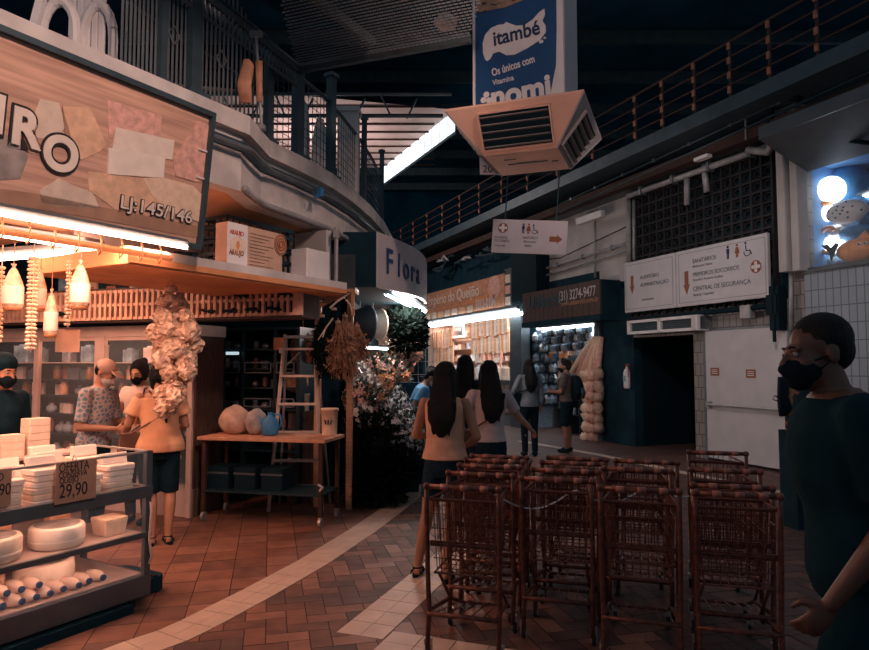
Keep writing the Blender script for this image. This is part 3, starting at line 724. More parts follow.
    if mask:
        m = B(); m.ell(Hd((0, -.05, -.05)), (.064*k, .068*k, .052*k), 18, 12, rot=Mh); m.cap(Hd((0, -.1, -.012)), Hd((0, -.112, -.04)), .012*k, .02*k); m.ell(Hd((0, -.062, -.085)), (.04*k, .045*k, .03*k), rot=Mh)
        mk = blob(m, 'face_mask', mask, root, .007*k, 4)
        for sg in (1, -1):
            m = B(); m.tube([Hd((sg*.058, -.04, -.02)), Hd((sg*.078, 0, -.008)), Hd((sg*.08, .025, -.005)), Hd((sg*.078, 0, -.024)), Hd((sg*.058, -.04, -.06))], .0028*k, 4); m.build('ear_loop', mask, mk)
    else:
        m = B(); m.ell(Hd((0, -.099, -.058)), (.022*k, .007*k, .0055*k), rot=Mh); m.build('lips', 'lip', root, True)
    # hair
    if hair:
        h = B()
        def hh(c, r): h.ell(Hd(c), tuple(v*k for v in r), 18, 12, rot=Mh)
        if hair == 'buzz': hh((0, .03, .048), (.0815, .096, .087)); hh((0, .06, .01), (.07, .062, .075))
        elif hair == 'short': hh((0, .03, .05), (.085, .097, .088)); hh((0, .06, .0), (.07, .05, .07)); hh((0, -.04, .1), (.06, .04, .028))
        elif hair == 'scarf': hh((0, .02, .055), (.088, .105, .085)); hh((0, .05, .0), (.08, .06, .08))
        else:
            hh((0, .03, .048), (.09, .1, .093)); hh((0, .06, -.01), (.085, .055, .09))
            for sg in (1, -1): hh((sg*.06, .0, .0), (.034, .05, .09))
        if hair in ('long', 'long_wavy'):
            c0_ = Hd((0, .06, .02)); bk = L((0, .13, 1.34)); e1 = L((0, .145, 1.26)); e2 = L((0, .13, 1.17))
            I3 = Ml
            h.loft([(c0_+Vector((0, 0, .02))*k, .07*k, .05*k, I3), (c0_.lerp(bk, .35), .1*k, .065*k, I3), (bk, .118*k, .05*k, I3), (e1, .112*k, .04*k, I3), (e2, .07*k, .03*k, I3), (e2+Vector((.01, 0, -.05))*k, .02*k, .015*k, I3)], 18)
            for j in range(9):
                xx = -.1+.025*j; h.cap(bk+Vector((xx, .02*math.cos(j*2.1), .05))*k, e2+Vector((xx*.85+.02*math.sin(j*3), .015*math.sin(j), .05-.09*abs(math.sin(j*1.7))))*k, .024*k, .007*k, 7)
            for sg in (1, -1): h.cap(Hd((sg*.072, .0, .0)), L((sg*.1, .05, 1.3)), .03*k, .028*k)
        elif hair == 'pony':
            p0 = Hd((0, .13, .01)); h.cap(Hd((0, .1, .02)), p0, .03*k, .028*k); h.cap(p0, L((-.02, .17, 1.35)), .034*k, .042*k); h.cap(L((-.02, .17, 1.35)), L((-.03, .16, 1.12)), .042*k, .012*k)
        elif hair == 'bun': h.ell(Hd((0, .12, .09)), .045*k)
        blob(h, 'head_scarf' if hair == 'scarf' else 'hair', hairmat if hair != 'scarf' else 'black_cloth', root, (.009 if vox > .007 else .005)*k, 3)
    if cap:
        c_ = B(); c_.ell(Hd((0, .02, .06)), (.09*k, .104*k, .078*k), 18, 12, rot=Mh)
        cp_ = blob(c_, 'cap_crown', cap, root, .008*k, 2)
        c_ = B(); sec = []
        c_.ell(Hd((0, -.115, .055)), (.068*k, .075*k, .008*k), 18, 6, rot=Mh @ Matrix.Rotation(R(12), 3, 'X')); c_.build('cap_brim', cap, root, True)
    # clothes
    if top:
        b = B(); z1 = 1.37 if bare_sh else 1.42
        secs = []
        for z, rx, ry, yo in TS:
            if topz-1e-3 <= z <= z1+1e-3:
                e = flare*max(0, (1.3-z)); secs.append((L((0, yo, z)), (rx*bw+.018+e)*k, (ry*bw+.02+e*.7)*k, Ml if z > 1.05 else Matrix.Identity(3)))
        if z1 > 1.4: secs.append((L((0, .015, 1.45)), .082*k, .078*k, Ml))
        b.loft(secs, 24)
        for i in (0, 1):
            S, E, Wr = A[i]
            if bare_sh: b.cap(S.lerp(E, .12), S.lerp(E, .62), .062*k*bw, .082*k*bw, 14, flat1=True); b.cap(L((0, .0, 1.3)), S.lerp(E, .2), .09*k, .06*k)
            elif sleeve > 0:
                if sleeve <= 1: b.cap(S, S.lerp(E, sleeve), .064*k*bw, .06*k*bw, 14, flat1=True)
                else:
                    b.cap(S, E, .062*k*bw, .052*k*bw, 14); b.cap(E, E.lerp(Wr, sleeve-1), .052*k*bw, .04*k, 14, flat1=True)
                b.cap(L((0, .01, 1.36)), S, .085*k, .058*k*bw)
        blob(b, 'top', top, root, .011*k, 3)
    if bottom:
        b = B(); torso(b, .012, .8, 1.02)
        for i in (0, 1):
            Hp, Kn, An = G[i]
            if blen == 'short': b.cap(Hp, Hp.lerp(Kn, .62), .1*k*bw, .088*k*bw, 14, flat1=True)
            elif blen == 'mid': b.cap(Hp, Kn, .1*k*bw, .078*k*bw, 14, flat1=True)
            else: b.cap(Hp, Kn, .1*k*bw, .07*k*bw, 14); b.cap(Kn, An, .07*k*bw, .056*k*bw, 14, flat1=True)
        blob(b, 'shorts' if blen != 'long' else 'trousers', bottom, root, .011*k, 3)
    for i, sg in enumerate((1, -1)):
        An = G[i][2]
        if shoes == 'shoe':
            b = B(); b.cap(An+Vector((0, .02, -.04))*k, An+Vector((sg*.012, -.145, -.05))*k, .043*k, .036*k); b.cap(An+Vector((0, .01, -.0))*k, An+Vector((0, .015, -.04))*k, .044*k, .042*k, flat0=True)
            o = blob(b, 'shoe', 'black', root, .009, 2)
        else:
            b = B(); pts = [(An.x+sg*.012*k+.042*k*math.cos(a*PI/6)*(1 if math.sin(a*PI/6) < 0 else .85), An.y-.06*k+.135*k*math.sin(a*PI/6)) for a in range(12)]
            b.prism(pts, 0.0, .024*k); o = b.build('sandal', 'black', root)
            b = B()
            for yy in (-.085, -.03, .03):
                c = An+Vector((sg*.008, yy, -.05))*k; b.tube([c+Vector((.042*math.cos(a*PI/6), 0, .046*math.sin(a*PI/6)-.012))*k for a in range(7)], .006*k, 5)
            b.tube([An+Vector((.038*math.cos(a*PI/6), .002+.036*math.sin(a*PI/6), -.012))*k for a in range(13)], .006*k, 5); b.build('strap', 'black', o)
    if tpl: tpl(root, L, Hd, A, k, Ml)
    return root
def strapbag(col, sgn=1, size=(.22, .08, .18), at=(.22, .02, .92), strap=True):
    def f(root, L, Hd, A, k, Ml):
        b = B(); c = Vector((at[0]*sgn, at[1], at[2])); b.rbox(c, size, .03); o = b.build('shoulder_bag', col, root, bevel=.01)
        b = B(); b.tube([c+Vector((0, -.04, size[2]/2)), L((.06*sgn*-1, -.125, 1.2)), L((-.1*sgn, -.08, 1.42)), L((-.1*sgn, .06, 1.44)), L((.02*sgn, .14, 1.2)), c+Vector((0, .05, size[2]/2))], .009, 5); b.build('strap', col, o)
    return f
def facing(px_dir): return px_dir
# 1 near man on the right, walking to the left
def man_extra(root, L, Hd, A, k, Ml): pass
p = W(856, 364, 2.22)
person('shaved-headed man in dark T-shirt and black mask walking in the near right corner', p.x, p.y, R(-103), 1.765, 'skin_dark', 'buzz', 'teal_cloth', 'teal_cloth', 'long', 'shoe', 'mask_black',
       build=1.22, vox=.0065, lean=9, pitch=-3, yaw=14, arms=(((.215, .02, 1.09), (.2, -.16, .84)), ((-.225, .06, 1.1), (-.24, .1, .85))), legs=(((.09, -.12, .5), (.09, -.05, .1)), ((-.09, .08, .5), (-.09, .3, .14))), sleeve=.8, topz=.8, flare=.02)
# 2 woman with long black hair, tan top, seen from behind
p = F(436, 566); p = Vector((.08, 5.05, 0))
person('woman with long black hair, sleeveless tan top and dark denim shorts, seen from behind', p.x, p.y, R(168), 1.6, 'skin_a', 'long', 'tan_top', 'denim', 'short', 'sandal', 'mask_light',
       build=.93, sleeve=0, topz=.94, arms=(((.25, -.02, 1.12), (.13, -.2, 1.1)), ((-.26, .0, 1.12), (-.15, -.17, 1.03))), legs=(((.15, -.02, .48), (.225, .0, .085)), ((-.06, .03, .48), (-.02, .08, .085))), flare=.05, tpl=None, yaw=8)
# 3 woman in pink tee reaching right
p = W(489, 364, 6.1)
person('woman with black hair and pale pink T-shirt reaching her arm out to the right', p.x, p.y, R(190), 1.615, 'skin_pale', 'long', 'pink_tee', 'denim', 'long', 'shoe', None,
       build=.92, sleeve=.75, topz=.94, side=0, arms=(((.3, .02, 1.14), (.2, -.15, .98)), ((-.3, -.02, 1.17), (-.44, -.1, 1.05))), yaw=-14, tpl=strapbag('leather', -1, (.2, .08, .15), (-.19, .03, .93)))
# 4 woman hidden between them
p = W(465, 364, 7.3)
person('dark-haired woman mostly hidden between the tan top woman and the pink T-shirt woman', p.x, p.y, R(160), 1.68, 'skin_a', 'long', 'black_cloth', 'denim', 'long', 'shoe', 'mask_black', build=.92, vox=.012)
# 5 grey jacket
p = W(529, 364, 11.6)
person('woman with long dark hair in a grey-blue shirt and black trousers, at the second shop', p.x, p.y, R(188), 1.67, 'skin_a', 'long', 'grey_cloth', 'black_cloth', 'long', 'shoe', 'mask_black', build=.95, sleeve=1.8, vox=.012, topz=.87,
       arms=(((.3, .02, 1.13), (.25, -.16, .95)), None), tpl=strapbag('black', 1, (.26, .1, .22), (.24, -.02, .98)))
# 6 backpack person
def backpack(root, L, Hd, A, k, Ml):
    b = B(); b.loft([(L((0, .2, .98)), .12*k, .07*k), (L((0, .22, 1.08)), .16*k, .1*k), (L((0, .22, 1.25)), .16*k, .1*k), (L((0, .19, 1.4)), .12*k, .06*k), (L((0, .17, 1.43)), .05*k, .03*k)], 16); o = b.build('backpack', 'black', root, True)
    b = B(); b.loft([(L((0, .3, 1.0)), .1*k, .03*k), (L((0, .33, 1.1)), .11*k, .03*k), (L((0, .3, 1.2)), .1*k, .03*k)], 12); b.build('front_pocket', 'slate', o, True)
    for sg in (1, -1):
        b = B(); b.tube([L((sg*.1, .15, 1.42)), L((sg*.11, .0, 1.47)), L((sg*.11, -.13, 1.33)), L((sg*.15, -.08, 1.1)), L((sg*.13, .12, 1.05))], .018*k, 6); b.build('shoulder_strap', 'slate', o)
p = W(566, 364, 12.1)
person('short-haired person with black backpack and dark shorts looking into the second shop', p.x, p.y, R(-118), 1.66, 'skin_b', 'short', 'brown_cloth', 'black_cloth', 'mid', 'shoe', 'mask_black', build=1.0, sleeve=.7, vox=.012,
       arms=(((.22, -.04, 1.12), (.12, -.25, 1.12)), ((-.22, -.04, 1.12), (-.12, -.25, 1.12))), tpl=backpack)
# 7, 8 at the flower stall
p = W(409, 364, 8.9)
person('person in light blue shirt bending over the flowers at the stall', p.x, p.y, R(95), 1.6, 'skin_b', 'short', 'blue_cloth', 'denim', 'long', 'shoe', 'mask_light', build=1.0, lean=28, sleeve=.7, vox=.012, pitch=6)
p = W(427, 364, 9.8)
person('dark-haired woman in black blouse beside the person in light blue at the flowers', p.x, p.y, R(120), 1.56, 'skin_a', 'long', 'black_cloth', 'blue_grey', 'long', 'shoe', 'mask_light', build=.98, lean=8, sleeve=1.2, vox=.012,
       arms=(None, ((-.22, -.12, 1.1), (-.12, -.34, 1.05))))
# 9 clerk
p = W(1, 364, 4.75)
person('shop clerk with dark head covering and black mask standing behind the cheese counter', p.x, p.y, R(66), 1.66, 'skin_a', 'scarf', 'black_cloth', 'denim', 'long', 'shoe', 'mask_black', build=.95, sleeve=.7, pitch=12)
# 10 capped man
p = W(97, 364, 6.25)
person('man in beige cap and blue patterned T-shirt looking down, beside the glass cabinets', p.x, p.y, R(80), 1.63, 'skin_a', 'buzz', 'shirt_print', 'denim', 'long', 'shoe', 'mask_light', build=1.03, sleeve=.85, cap='cap_cloth', pitch=24, yaw=0, topz=.87, lean=6,
       arms=(((.22, -.08, 1.08), (.1, -.34, 1.12)), ((-.24, -.02, 1.07), (-.1, -.3, 1.05))))
# 11 white top
p = W(141, 364, 6.75)
person('dark-haired woman in pale printed top and black mask looking down between two people', p.x, p.y, R(-8), 1.62, 'skin_a', 'bun', 'white_top', 'denim', 'long', 'shoe', 'mask_black', build=.95, sleeve=.4, pitch=18,
       arms=(((.22, -.06, 1.1), (.06, -.27, 1.08)), ((-.24, -.04, 1.1), (-.1, -.28, 1.1))), tpl=strapbag('leather', -1, (.16, .07, .14), (-.2, .0, .95)))
# 12 orange top
p = W(160, 364, 6.0)
person('woman in loose orange off-shoulder top and dark shorts leaning towards the counter', p.x+.02, p.y, R(212), 1.6, 'skin_a', 'pony', 'orange_top', 'black_cloth', 'mid', 'sandal', 'mask_black', build=1.0, bare_sh=True, topz=.87, flare=.1, lean=12, pitch=14, yaw=18,
       arms=(((.27, -.14, 1.12), (.3, -.33, .95)), ((-.25, -.1, 1.1), (-.16, -.3, 1.02))), legs=(((.07, -.01, .48), (.06, .03, .085)), ((-.1, .0, .48), (-.08, .05, .085))), tpl=strapbag('leather', -1, (.18, .07, .15), (-.24, -.02, .92)))
# ================================================================== CHEESE SHOP, LEFT
def lb(name, parent=None): pass
def Lth(name, label, cat, lx, ly, z, group=None, da=0): 
    return thing(name, label, cat, LW.p(lx, ly, z), LW.a+da, group)
# ---- big picture sign over the shop
s0, s1 = -3.3, LW.hit(196, 190, 0)[0]
t = Lth('shop_sign', 'long tilted shop sign showing cheeses on wood with LJ:145/146 in the corner', 'sign', 0, 0, 2.47)
tilt = Matrix.Rotation(R(7), 4, 'X'); HS = .93
def tb(b): b.T = tilt; return b
b = tb(B()); b.bx(s0, s1, -.01, .03, 0, HS); b.build('picture_panel', 'sign_wood', t)
b = tb(B()); b.bx(s0, s1+.03, -.05, .06, -.035, .0); b.bx(s0, s1+.03, -.05, .06, HS, HS+.035); b.bx(s1, s1+.03, -.05, .06, 0, HS); b.build('sign_frame', 'teal_steel', t)
def onsign(px, py):
    x, z = LW.hit(px, py, -.03); return x, (z-2.47)
def shape(name, pts, m, k=0, parent=t):
    b = tb(B()); P = [onsign(*p) for p in pts]; b.plate(P, -.014-.003*k, -.008); return b.build(name, m, parent)
shape('cheese_wedge', [(30, 115), (34, 100), (53, 104), (60, 128), (52, 140), (33, 138)], 'cream', 0)
shape('cheese_wedge', [(56, 107), (84, 109), (102, 145), (96, 152), (78, 160), (68, 140)], 'cheese_rind', 0)
shape('cheese_wedge', [(56, 107), (66, 138), (78, 160), (70, 158), (62, 142)], 'card', 1)
shape('cheese_block', [(100, 101), (154, 117), (154, 148), (104, 138)], 'petal_pink', 0)
shape('cheese_block', [(110, 128), (168, 141), (167, 160), (108, 150)], 'cream_lt', 1)
shape('cheese_block', [(104, 148), (160, 158), (160, 178), (105, 174)], 'cheese_white', 2)
shape('cheese_block', [(86, 171), (140, 178), (160, 190), (160, 208), (120, 212), (88, 190)], 'cheese_rind', 0)
shape('cheese_wheel', [(140, 178), (158, 177), (190, 186), (203, 198), (200, 222), (165, 210), (150, 195)], 'cheese', 1)
shape('cheese_wedge', [(168, 160), (190, 122), (203, 128), (204, 180), (192, 182), (172, 176)], 'petal_pink', 1)
shape('cheese_wheel', [(40, 190), (58, 178), (72, 185), (92, 192), (100, 208), (60, 206), (42, 202)], 'cream', 0)
shape('jar_picture', [(-5, 135), (18, 140), (26, 158), (20, 178), (-5, 180)], 'sack_grey', 0)
shape('shadow_band', [(-40, 183), (30, 192), (100, 206), (200, 226), (200, 238), (100, 219), (0, 202), (-40, 194)], 'card', 0)
def signtext(s_, px, py, size, m, bold, k, sx=1):
    x, z = onsign(px, py); return text(s_, size, m, t, tilt @ TR(x, -.02-.003*k, z, R(0)), bold=bold, ext=.003, sx=sx)
x, z = onsign(12, 152)
for s_, px, py in (('I', -13, 130), ('R', 5, 141), ('O', 38, 165)):
    signtext(s_, px, py, .28, 'ink', .024, 1, .92); signtext(s_, px, py, .28, 'cream_lt', .01, 3, .92)
for tx, m, bo, k in (('LJ:145/146', 'ink', .006, 1), ('LJ:145/146', 'cream_lt', .001, 2)): signtext(tx, 118, 207, .12, m, bo, k, 1.12)
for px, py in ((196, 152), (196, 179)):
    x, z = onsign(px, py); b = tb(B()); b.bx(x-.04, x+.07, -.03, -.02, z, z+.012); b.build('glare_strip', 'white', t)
# ---- light fittings
def tube_lamp(label, a, c, m, r=.018, housing=True, group=None):
    a, c = Vector(a), Vector(c); t_ = thing('fluorescent_lamp', label, 'lamp', a, 0, group); d = c-a
    b = B(); b.tube([(0, 0, 0), d], r, 8); b.build('glass_tube', m, t_)
    if housing:
        b = B(); b.tube([Vector((0, 0, r*1.9)), d+Vector((0, 0, r*1.9))], r*1.3, 4)
        for q in (0, 1): b.box(d*q+Vector((0, 0, r*.6)), (.03, .03, .05))
        b.build('housing', 'grey_steel', t_)
    return t_
sa, sb = LW.hit(10, 207, -.04), LW.hit(187, 243, -.04)
tube_lamp('bright white tube running along the bottom edge of the cheese picture sign', LW.p(sa[0]-1.2, -.04, 2.43), LW.p(sb[0], -.04, 2.43), 'tube_warm')
tube_lamp('glowing tube slanting under the shop ceiling, nearer one over the counter', W(-60, 224, 4.5), W(103, 250, 5.4), 'tube_warm', .026)
tube_lamp('glowing tube further back under the shop ceiling, ends at the dark wall', W(-60, 262, 5.0), W(121, 249, 5.8), 'tube_warm', .026)
# rail with hooks behind the sign
t = Lth('hook_rail', 'long rail with a row of hooks just behind the bottom of the picture sign', 'rail', 0, .12, 2.36)
b = B(); b.tube([(-3.3, 0, 0), (.2, 0, 0)], .022, 6); b.build('rail_tube', 'orange_edge', t)
b = B(); b.tube([(-3.3, 0, .1), (.2, 0, .1)], .008, 6); b.build('upper_rod', 'teal_steel', t)
for k in range(16):
    b = B(); x = .1-k*.15; b.tube([(x, 0, .1), (x, -.02, .04), (x, -.02, -.03), (x, .01, -.05), (x, .02, -.02)], .006, 5); b.build('hook', 'orange_edge', t)
# ---- display case
t = Lth('display_case', 'long grey metal and glass display case of cheeses at the lower left', 'display case', 0, 0, 0)
X0 = -3.2
def fr_(name, m, *bxs, glassy=False):
    b = B()
    for q in bxs: b.bx(*q)
    return b.build(name, m, t, bevel=.004)
for x in (0, -1.6, X0+.05):
    for y in (0, .7): fr_('corner_post', 'slate', (x-.045, x, y, y+.04, .06 if y == 0 else .06, 1.02 if x > -1 else 1.0))
for x in (-.02, -1.58, X0+.1):
    for y in (.03, .68): fr_('leg', 'dark_gloss', (x-.1, x-.06, y, y+.04, 0, .08))
fr_('base_beam', 'slate', (X0, 0, -.01, .03, .07, .205)); fr_('base_beam', 'slate', (-.04, 0, .03, .74, .07, .205))
fr_('shelf_edge', 'slate', (X0, 0, -.008, .022, .45, .485)); fr_('shelf_edge', 'slate', (X0, 0, -.01, .03, .71, .79))
fr_('shelf_edge', 'slate', (-.04, 0, .03, .74, .71, .785)); fr_('shelf_edge', 'slate', (-.04, -.0, .03, .74, .45, .475))
fr_('shelf', 'cabinet', (X0, -.04, .03, .72, .20, .215)); fr_('shelf', 'cabinet', (X0, -.04, .025, .6, .465, .48)); fr_('shelf', 'cabinet', (X0, -.04, .03, .72, .745, .765))
fr_('back_panel', 'cabinet', (X0, -.04, .72, .735, .2, .75))
fr_('top_rod', 'galv', (X0, 0, .005, .02, 1.005, 1.02)); fr_('top_rod', 'galv', (-.02, -.005, 0, .74, 1.005, 1.02))
for g in ((X0, -.045, .008, .012, .79, 1.005), (X0, -.045, .006, .01, .205, .45), (X0, -.045, .006, .01, .487, .71)): fr_('glass_pane', 'glass', g)
b = B(); b.tube([(-.025, -.02, .68), (-.04, -.05, .62), (-.05, -.05, .45), (-.03, -.05, .33), (-.025, -.02, .28)], .008, 6); b.build('hanging_cord', 'cabinet', t)
b = B(); b.bx(X0, -.15, -.05, .6, .0, .055); b.build('floor_plinth', 'dark', t)
tube_lamp('added slim light tube hidden inside the display case under the upper shelf', LW.p(-3.1, .05, .729), LW.p(-.1, .05, .729), 'tube_warm', .008, False)  # added tube, hidden behind the shelf edge to light the cheeses
tube_lamp('added slim light tube hidden inside the display case under the middle shelf', LW.p(-3.1, .034, .458), LW.p(-.1, .034, .458), 'tube_warm', .006, False)  # likewise added, out of sight under the middle shelf
# low dark crate / drain box beneath
t = Lth('floor_tray', 'low black tray lying on the floor under the display case', 'tray', -.1, .1, .0)
b = B(); b.rbox((.1, .28, .06), (.5, .45, .1), .06); b.build('tray_body', 'dark', t)
b = B(); 
for k in range(6): b.bx(-.1+k*.07, -.07+k*.07, .06, .5, .108, .12)
b.build('tray_ribs', 'black', t)
# cheese stacks on the top shelf
def stack_proto(n, w, d, label):
    r_ = thing('cheese_stack', label, 'cheese', (0, 0, 0), 0, 'packed cheese stacks on the top shelf')
    for k in range(n):
        b = B(); hh = .035; jx, jy = random.uniform(-.006, .006), random.uniform(-.006, .006)
        b.rbox((jx, jy, hh/2+k*(hh+.001)), (w*(1 if k < n-1 else 1.05), d*(1 if k < n-1 else 1.05), hh), .03, 3)
        b.build('cheese_slab', ['cream', 'cheese', 'cream_lt', 'cheese_white'][(k*3+n) % 4] if k < n-1 else 'cheese_white', r_, bevel=.006)
    b = B(); b.T = Matrix.Translation((0, d*.12, n*.036+.034)) @ Matrix.Rotation(R(-8), 4, 'X'); b.rbox((0, 0, 0), (w*.93, .05, .07), .012); b.build('standing_slab', 'cheese_white', r_, bevel=.01)
    return reg(r_)
P0 = stack_proto(5, .19, .16, 'stack'); P1_ = stack_proto(6, .175, .17, 'stack'); P2_ = stack_proto(4, .2, .17, 'stack')
spots = []
rows = (.12, .32, .53)
for j, yy in enumerate(rows):
    for i in range(13): spots.append((-.2-.235*i-(.08 if j % 2 else 0), yy, (i*2+j) % 3, j))
used = set()
for x, y, kk, j in spots:
    if x < X0+.2: continue
    pr = (P0, P1_, P2_)[kk]
    row = ('front', 'middle', 'back')[j]
    lab = f'pale cheese stack, {row} row of the top shelf, ' + ('near the right end' if x > -.45 else 'behind the price card' if x > -.95 else 'left of the card' if x > -1.5 else 'far left')
    if kk not in used: used.add(kk); o = pr; o.location = LW.p(x, y, .767); o.rotation_euler.z = LW.a+random.uniform(-.06, .06); o['label'] = lab
    else: dup(pr, LW.p(x, y, .767), LW.a+random.uniform(-.08, .08), lab, (1, 1, random.uniform(.94, 1.12)))
# drums on middle and lower shelves
def drum(label, x, y, z, r, h, m='cream', lid=True):
    t_ = Lth('cheese_drum', label, 'cheese', x, y, z)
    b = B(); b.lathe([(r*.9, 0), (r, .015), (r*1.01, h*.5), (r, h-.015), (r*.94, h)], n=28); b.build('wheel', m, t_, True)
    if lid:
        b = B(); b.lathe([(r*.8, h), (r*.82, h+.003), (r*.78, h+.004)], n=28); b.build('top_label', 'sack_grey', t_)
        b = B(); b.lathe([(r*1.015, h*.3), (r*1.02, h*.34), (r*1.02, h*.36), (r*1.012, h*.4)], n=28); b.build('wrap_band', 'cheese_white', t_)
    return t_
drum('white cheese wheel with a lid label, middle shelf, second from the right post', -.9, .2, .482, .155, .14)
drum('white cheese wheel on the middle shelf just left of the square block', -.52, .2, .482, .155, .13, 'cheese_white')
drum('white cheese wheel on the middle shelf, cut by the left edge', -1.28, .2, .482, .15, .14)
drum('white cheese wheel on the middle shelf out at the far left', -1.66, .22, .482, .15, .14)
drum('large pale cheese wheel on the bottom shelf behind the bottles', -.5, .36, .217, .17, .15, 'cheese_white')
drum('orange toned cheese wheel on the bottom shelf left of the large pale one', -.86, .46, .217, .16, .14, 'cheese_rind', False)
drum('orange toned cheese wheel on the bottom shelf at the far left', -1.4, .46, .217, .16, .14, 'cheese_rind', False)
b = B(); b.T = Matrix.Identity(4); b.add([(-.07, -.06, 0), (.07, -.06, 0), (.07, .08, 0), (-.07, .08, 0), (-.085, -.07, .115), (.085, -.07, .115), (.085, .095, .115), (-.085, .095, .115)], [(3, 2, 1, 0), (4, 5, 6, 7), (0, 1, 5, 4), (1, 2, 6, 5), (2, 3, 7, 6), (3, 0, 4, 7)])
tag(b.build('cheese_block', 'cheese', loc=LW.p(-.19, .16, .482), rotz=LW.a, bevel=.008), 'square pale cheese tub block at the right end of the middle shelf', 'cheese')
for k, (x, lab) in enumerate(((-.38, 'upright orange pack behind the wheels on the middle shelf, near the square block'), (-.75, 'upright orange pack on the middle shelf between the two full wheels'))):
    b = B(); b.rbox((0, 0, .08), (.14, .08, .16), .01); tag(b.build('cheese_pack', 'pack_a', loc=LW.p(x, .44, .482), rotz=LW.a, bevel=.004), lab, 'packet')
# lying bottles on the bottom shelf
bt = thing('milk_bottle', 'small white bottle with blue cap lying on the bottom shelf of the case', 'bottle', (0, 0, 0), 0, 'lying bottles on the bottom shelf')
b = B(); b.T = Matrix.Rotation(PI/2, 4, 'X') @ Matrix.Diagonal((1.15, 1.15, .8, 1)); b.lathe([(.026, -.1), (.032, -.09), (.034, -.02), (.03, .03), (.018, .06), (.014, .075)], n=14); b.build('bottle_body', 'bottle', bt, True)
b = B(); b.T = Matrix.Rotation(PI/2, 4, 'X') @ Matrix.Diagonal((1.15, 1.15, .8, 1)); b.lathe([(.016, .073), (.0165, .09), (.013, .092)], n=12); b.build('cap', 'navy', bt, True)
reg(bt); fst = True
for j, (yy, z, n, off) in enumerate(((.12, .25, 22, 0), (.14, .308, 14, .04))):
    for i in range(n):
        x = -.3-off-i*.085-(.35 if j else 0)
        if x < X0+.1: continue
        if fst: bt.location = LW.p(x, yy, z); bt.rotation_euler.z = LW.a; fst = False
        else: dup(bt, LW.p(x, yy+random.uniform(-.01, .02), z), LW.a+random.uniform(-.25, .25))
# price cards
def card(label, px0, py0, px1, py1, lines, off=-.03):
    x0, z0 = LW.hit(px0, py1, off); x1, z1 = LW.hit(px1, py0, off)
    t_ = Lth('price_card', label, 'sign', (x0+x1)/2, off, z0); w_, h_ = x1-x0, z1-z0
    b = B(); b.bx(-w_/2, w_/2, 0, .006, 0, h_); b.build('card', 'card', t_)
    for s_, fx, fz, sz, bo, sx in lines: text(s_, sz, 'ink', t_, TR(-w_/2+fx*w_, -.002, fz*h_), bold=bo, ext=.001, sx=sx)
    b = B(); b.tube([(0, .004, h_), (0, .03, h_+.03), (0, .05, h_+.0)], .004, 4); b.build('clip', 'galv', t_)
card('brown cardboard price card hand-lettered OFERTA hanging on the front of the case', 55, 458, 97, 505, (('OFERTA', .06, .77, .075, 0, .68), ('CONSERVA', .06, .62, .05, 0, .68), ('QUEIJO', .08, .48, .05, 0, .7), ('29,90', .08, .14, .11, 0, .72)))
card('brown cardboard price card on the case cut by the left edge of the photo', -30, 468, 12, 512, (('QUEIJO', .1, .7, .06, 0, .7), ('19,90', .3, .3, .09, 0, .7)))
# side counter with packs near the clerk
t = Lth('side_counter', 'low counter between the clerk and the cheese case', 'counter', 0, 0, 0)
b = B(); b.bx(-2.2, -.05, .78, .99, 0, .95); b.build('counter_body', 'wood_dark', t); b = B(); b.bx(-2.22, -.03, .76, 1.0, .95, .97); b.build('counter_top', 'cabinet', t)
pk = B(); pk.rbox((0, 0, .024), (.15, .12, .048), .012); pkm = pk.mesh('wrapped_pack', 'cream')
for c_, (x, n) in enumerate(((-.3, 5), (-.47, 3), (-.64, 2), (-.81, 2), (-1.3, 2))):
    for k in range(n):
        o = bpy.data.objects.new('wrapped_pack', pkm); COL.objects.link(o); o.location = LW.p(x, .88, .971+k*.05); o.rotation_euler.z = LW.a+random.uniform(-.1, .1)
        tag(o, ('wrapped cheese pack in the tallest pile in front of the clerk' if c_ == 0 else 'wrapped cheese pack in the pile beside the tallest one' if c_ == 1 else 'wrapped cheese pack in the low piles at the left edge'), 'packet', 'wrapped packs beside the clerk')
o = B(); o.rbox((0, 0, .09), (.3, .02, .17), .008); tag(o.build('white_board', 'cream_lt', loc=LW.p(-.95, .79, .971), rotz=LW.a), 'plain pale board standing in front of the clerk', 'board')
# ---- hanging goods
def hanging_bottle(label, px, py0, py1, Y, w_=.06, kind='bottle'):
    a, c = W(px, py0, Y), W(px, py1, Y); H_ = a.z-c.z
    t_ = thing('hanging_jar' if kind == 'bottle' else 'hanging_packet', label, kind, (a.x, a.y, c.z), LW.a)
    r = w_
    b = B(); b.lathe([(r*.75, 0), (r, .02), (r*1.02, H_*.5), (r*.85, H_*.62), (r*.4, H_*.85), (r*.12, H_*.93), (r*.3, H_)], n=12); b.build('body', 'bag_film', t_, True)
    b = B(); b.lathe([(r*1.03, H_*.1), (r*1.05, H_*.12), (r*1.05, H_*.48), (r*1.03, H_*.5)], n=12); b.build('paper_label', 'cream_lt', t_, True)
    b = B(); b.lathe([(r*.8, -.012), (r*.9, 0), (r*.9, .02)], n=12); b.build('bottom', 'amber', t_, True)
    b = B(); b.tube([(0, 0, H_*.95), (0, 0, max(2.4-c.z, H_+.05))], .003, 4); b.build('string', 'amber', t_)
hanging_bottle('pale wrapped jar hanging furthest left from the hook rail', 14, 264, 309, 4.3)
hanging_bottle('pale wrapped jar hanging right of the bead strings', 81, 260, 308, 4.5)
hanging_bottle('brown packet hanging lower between the two pale jars', 52, 289, 336, 4.5, .042, 'packet')
hanging_bottle('pale packet hanging just behind the thick bead string', 41, 268, 310, 4.6, .04, 'packet')
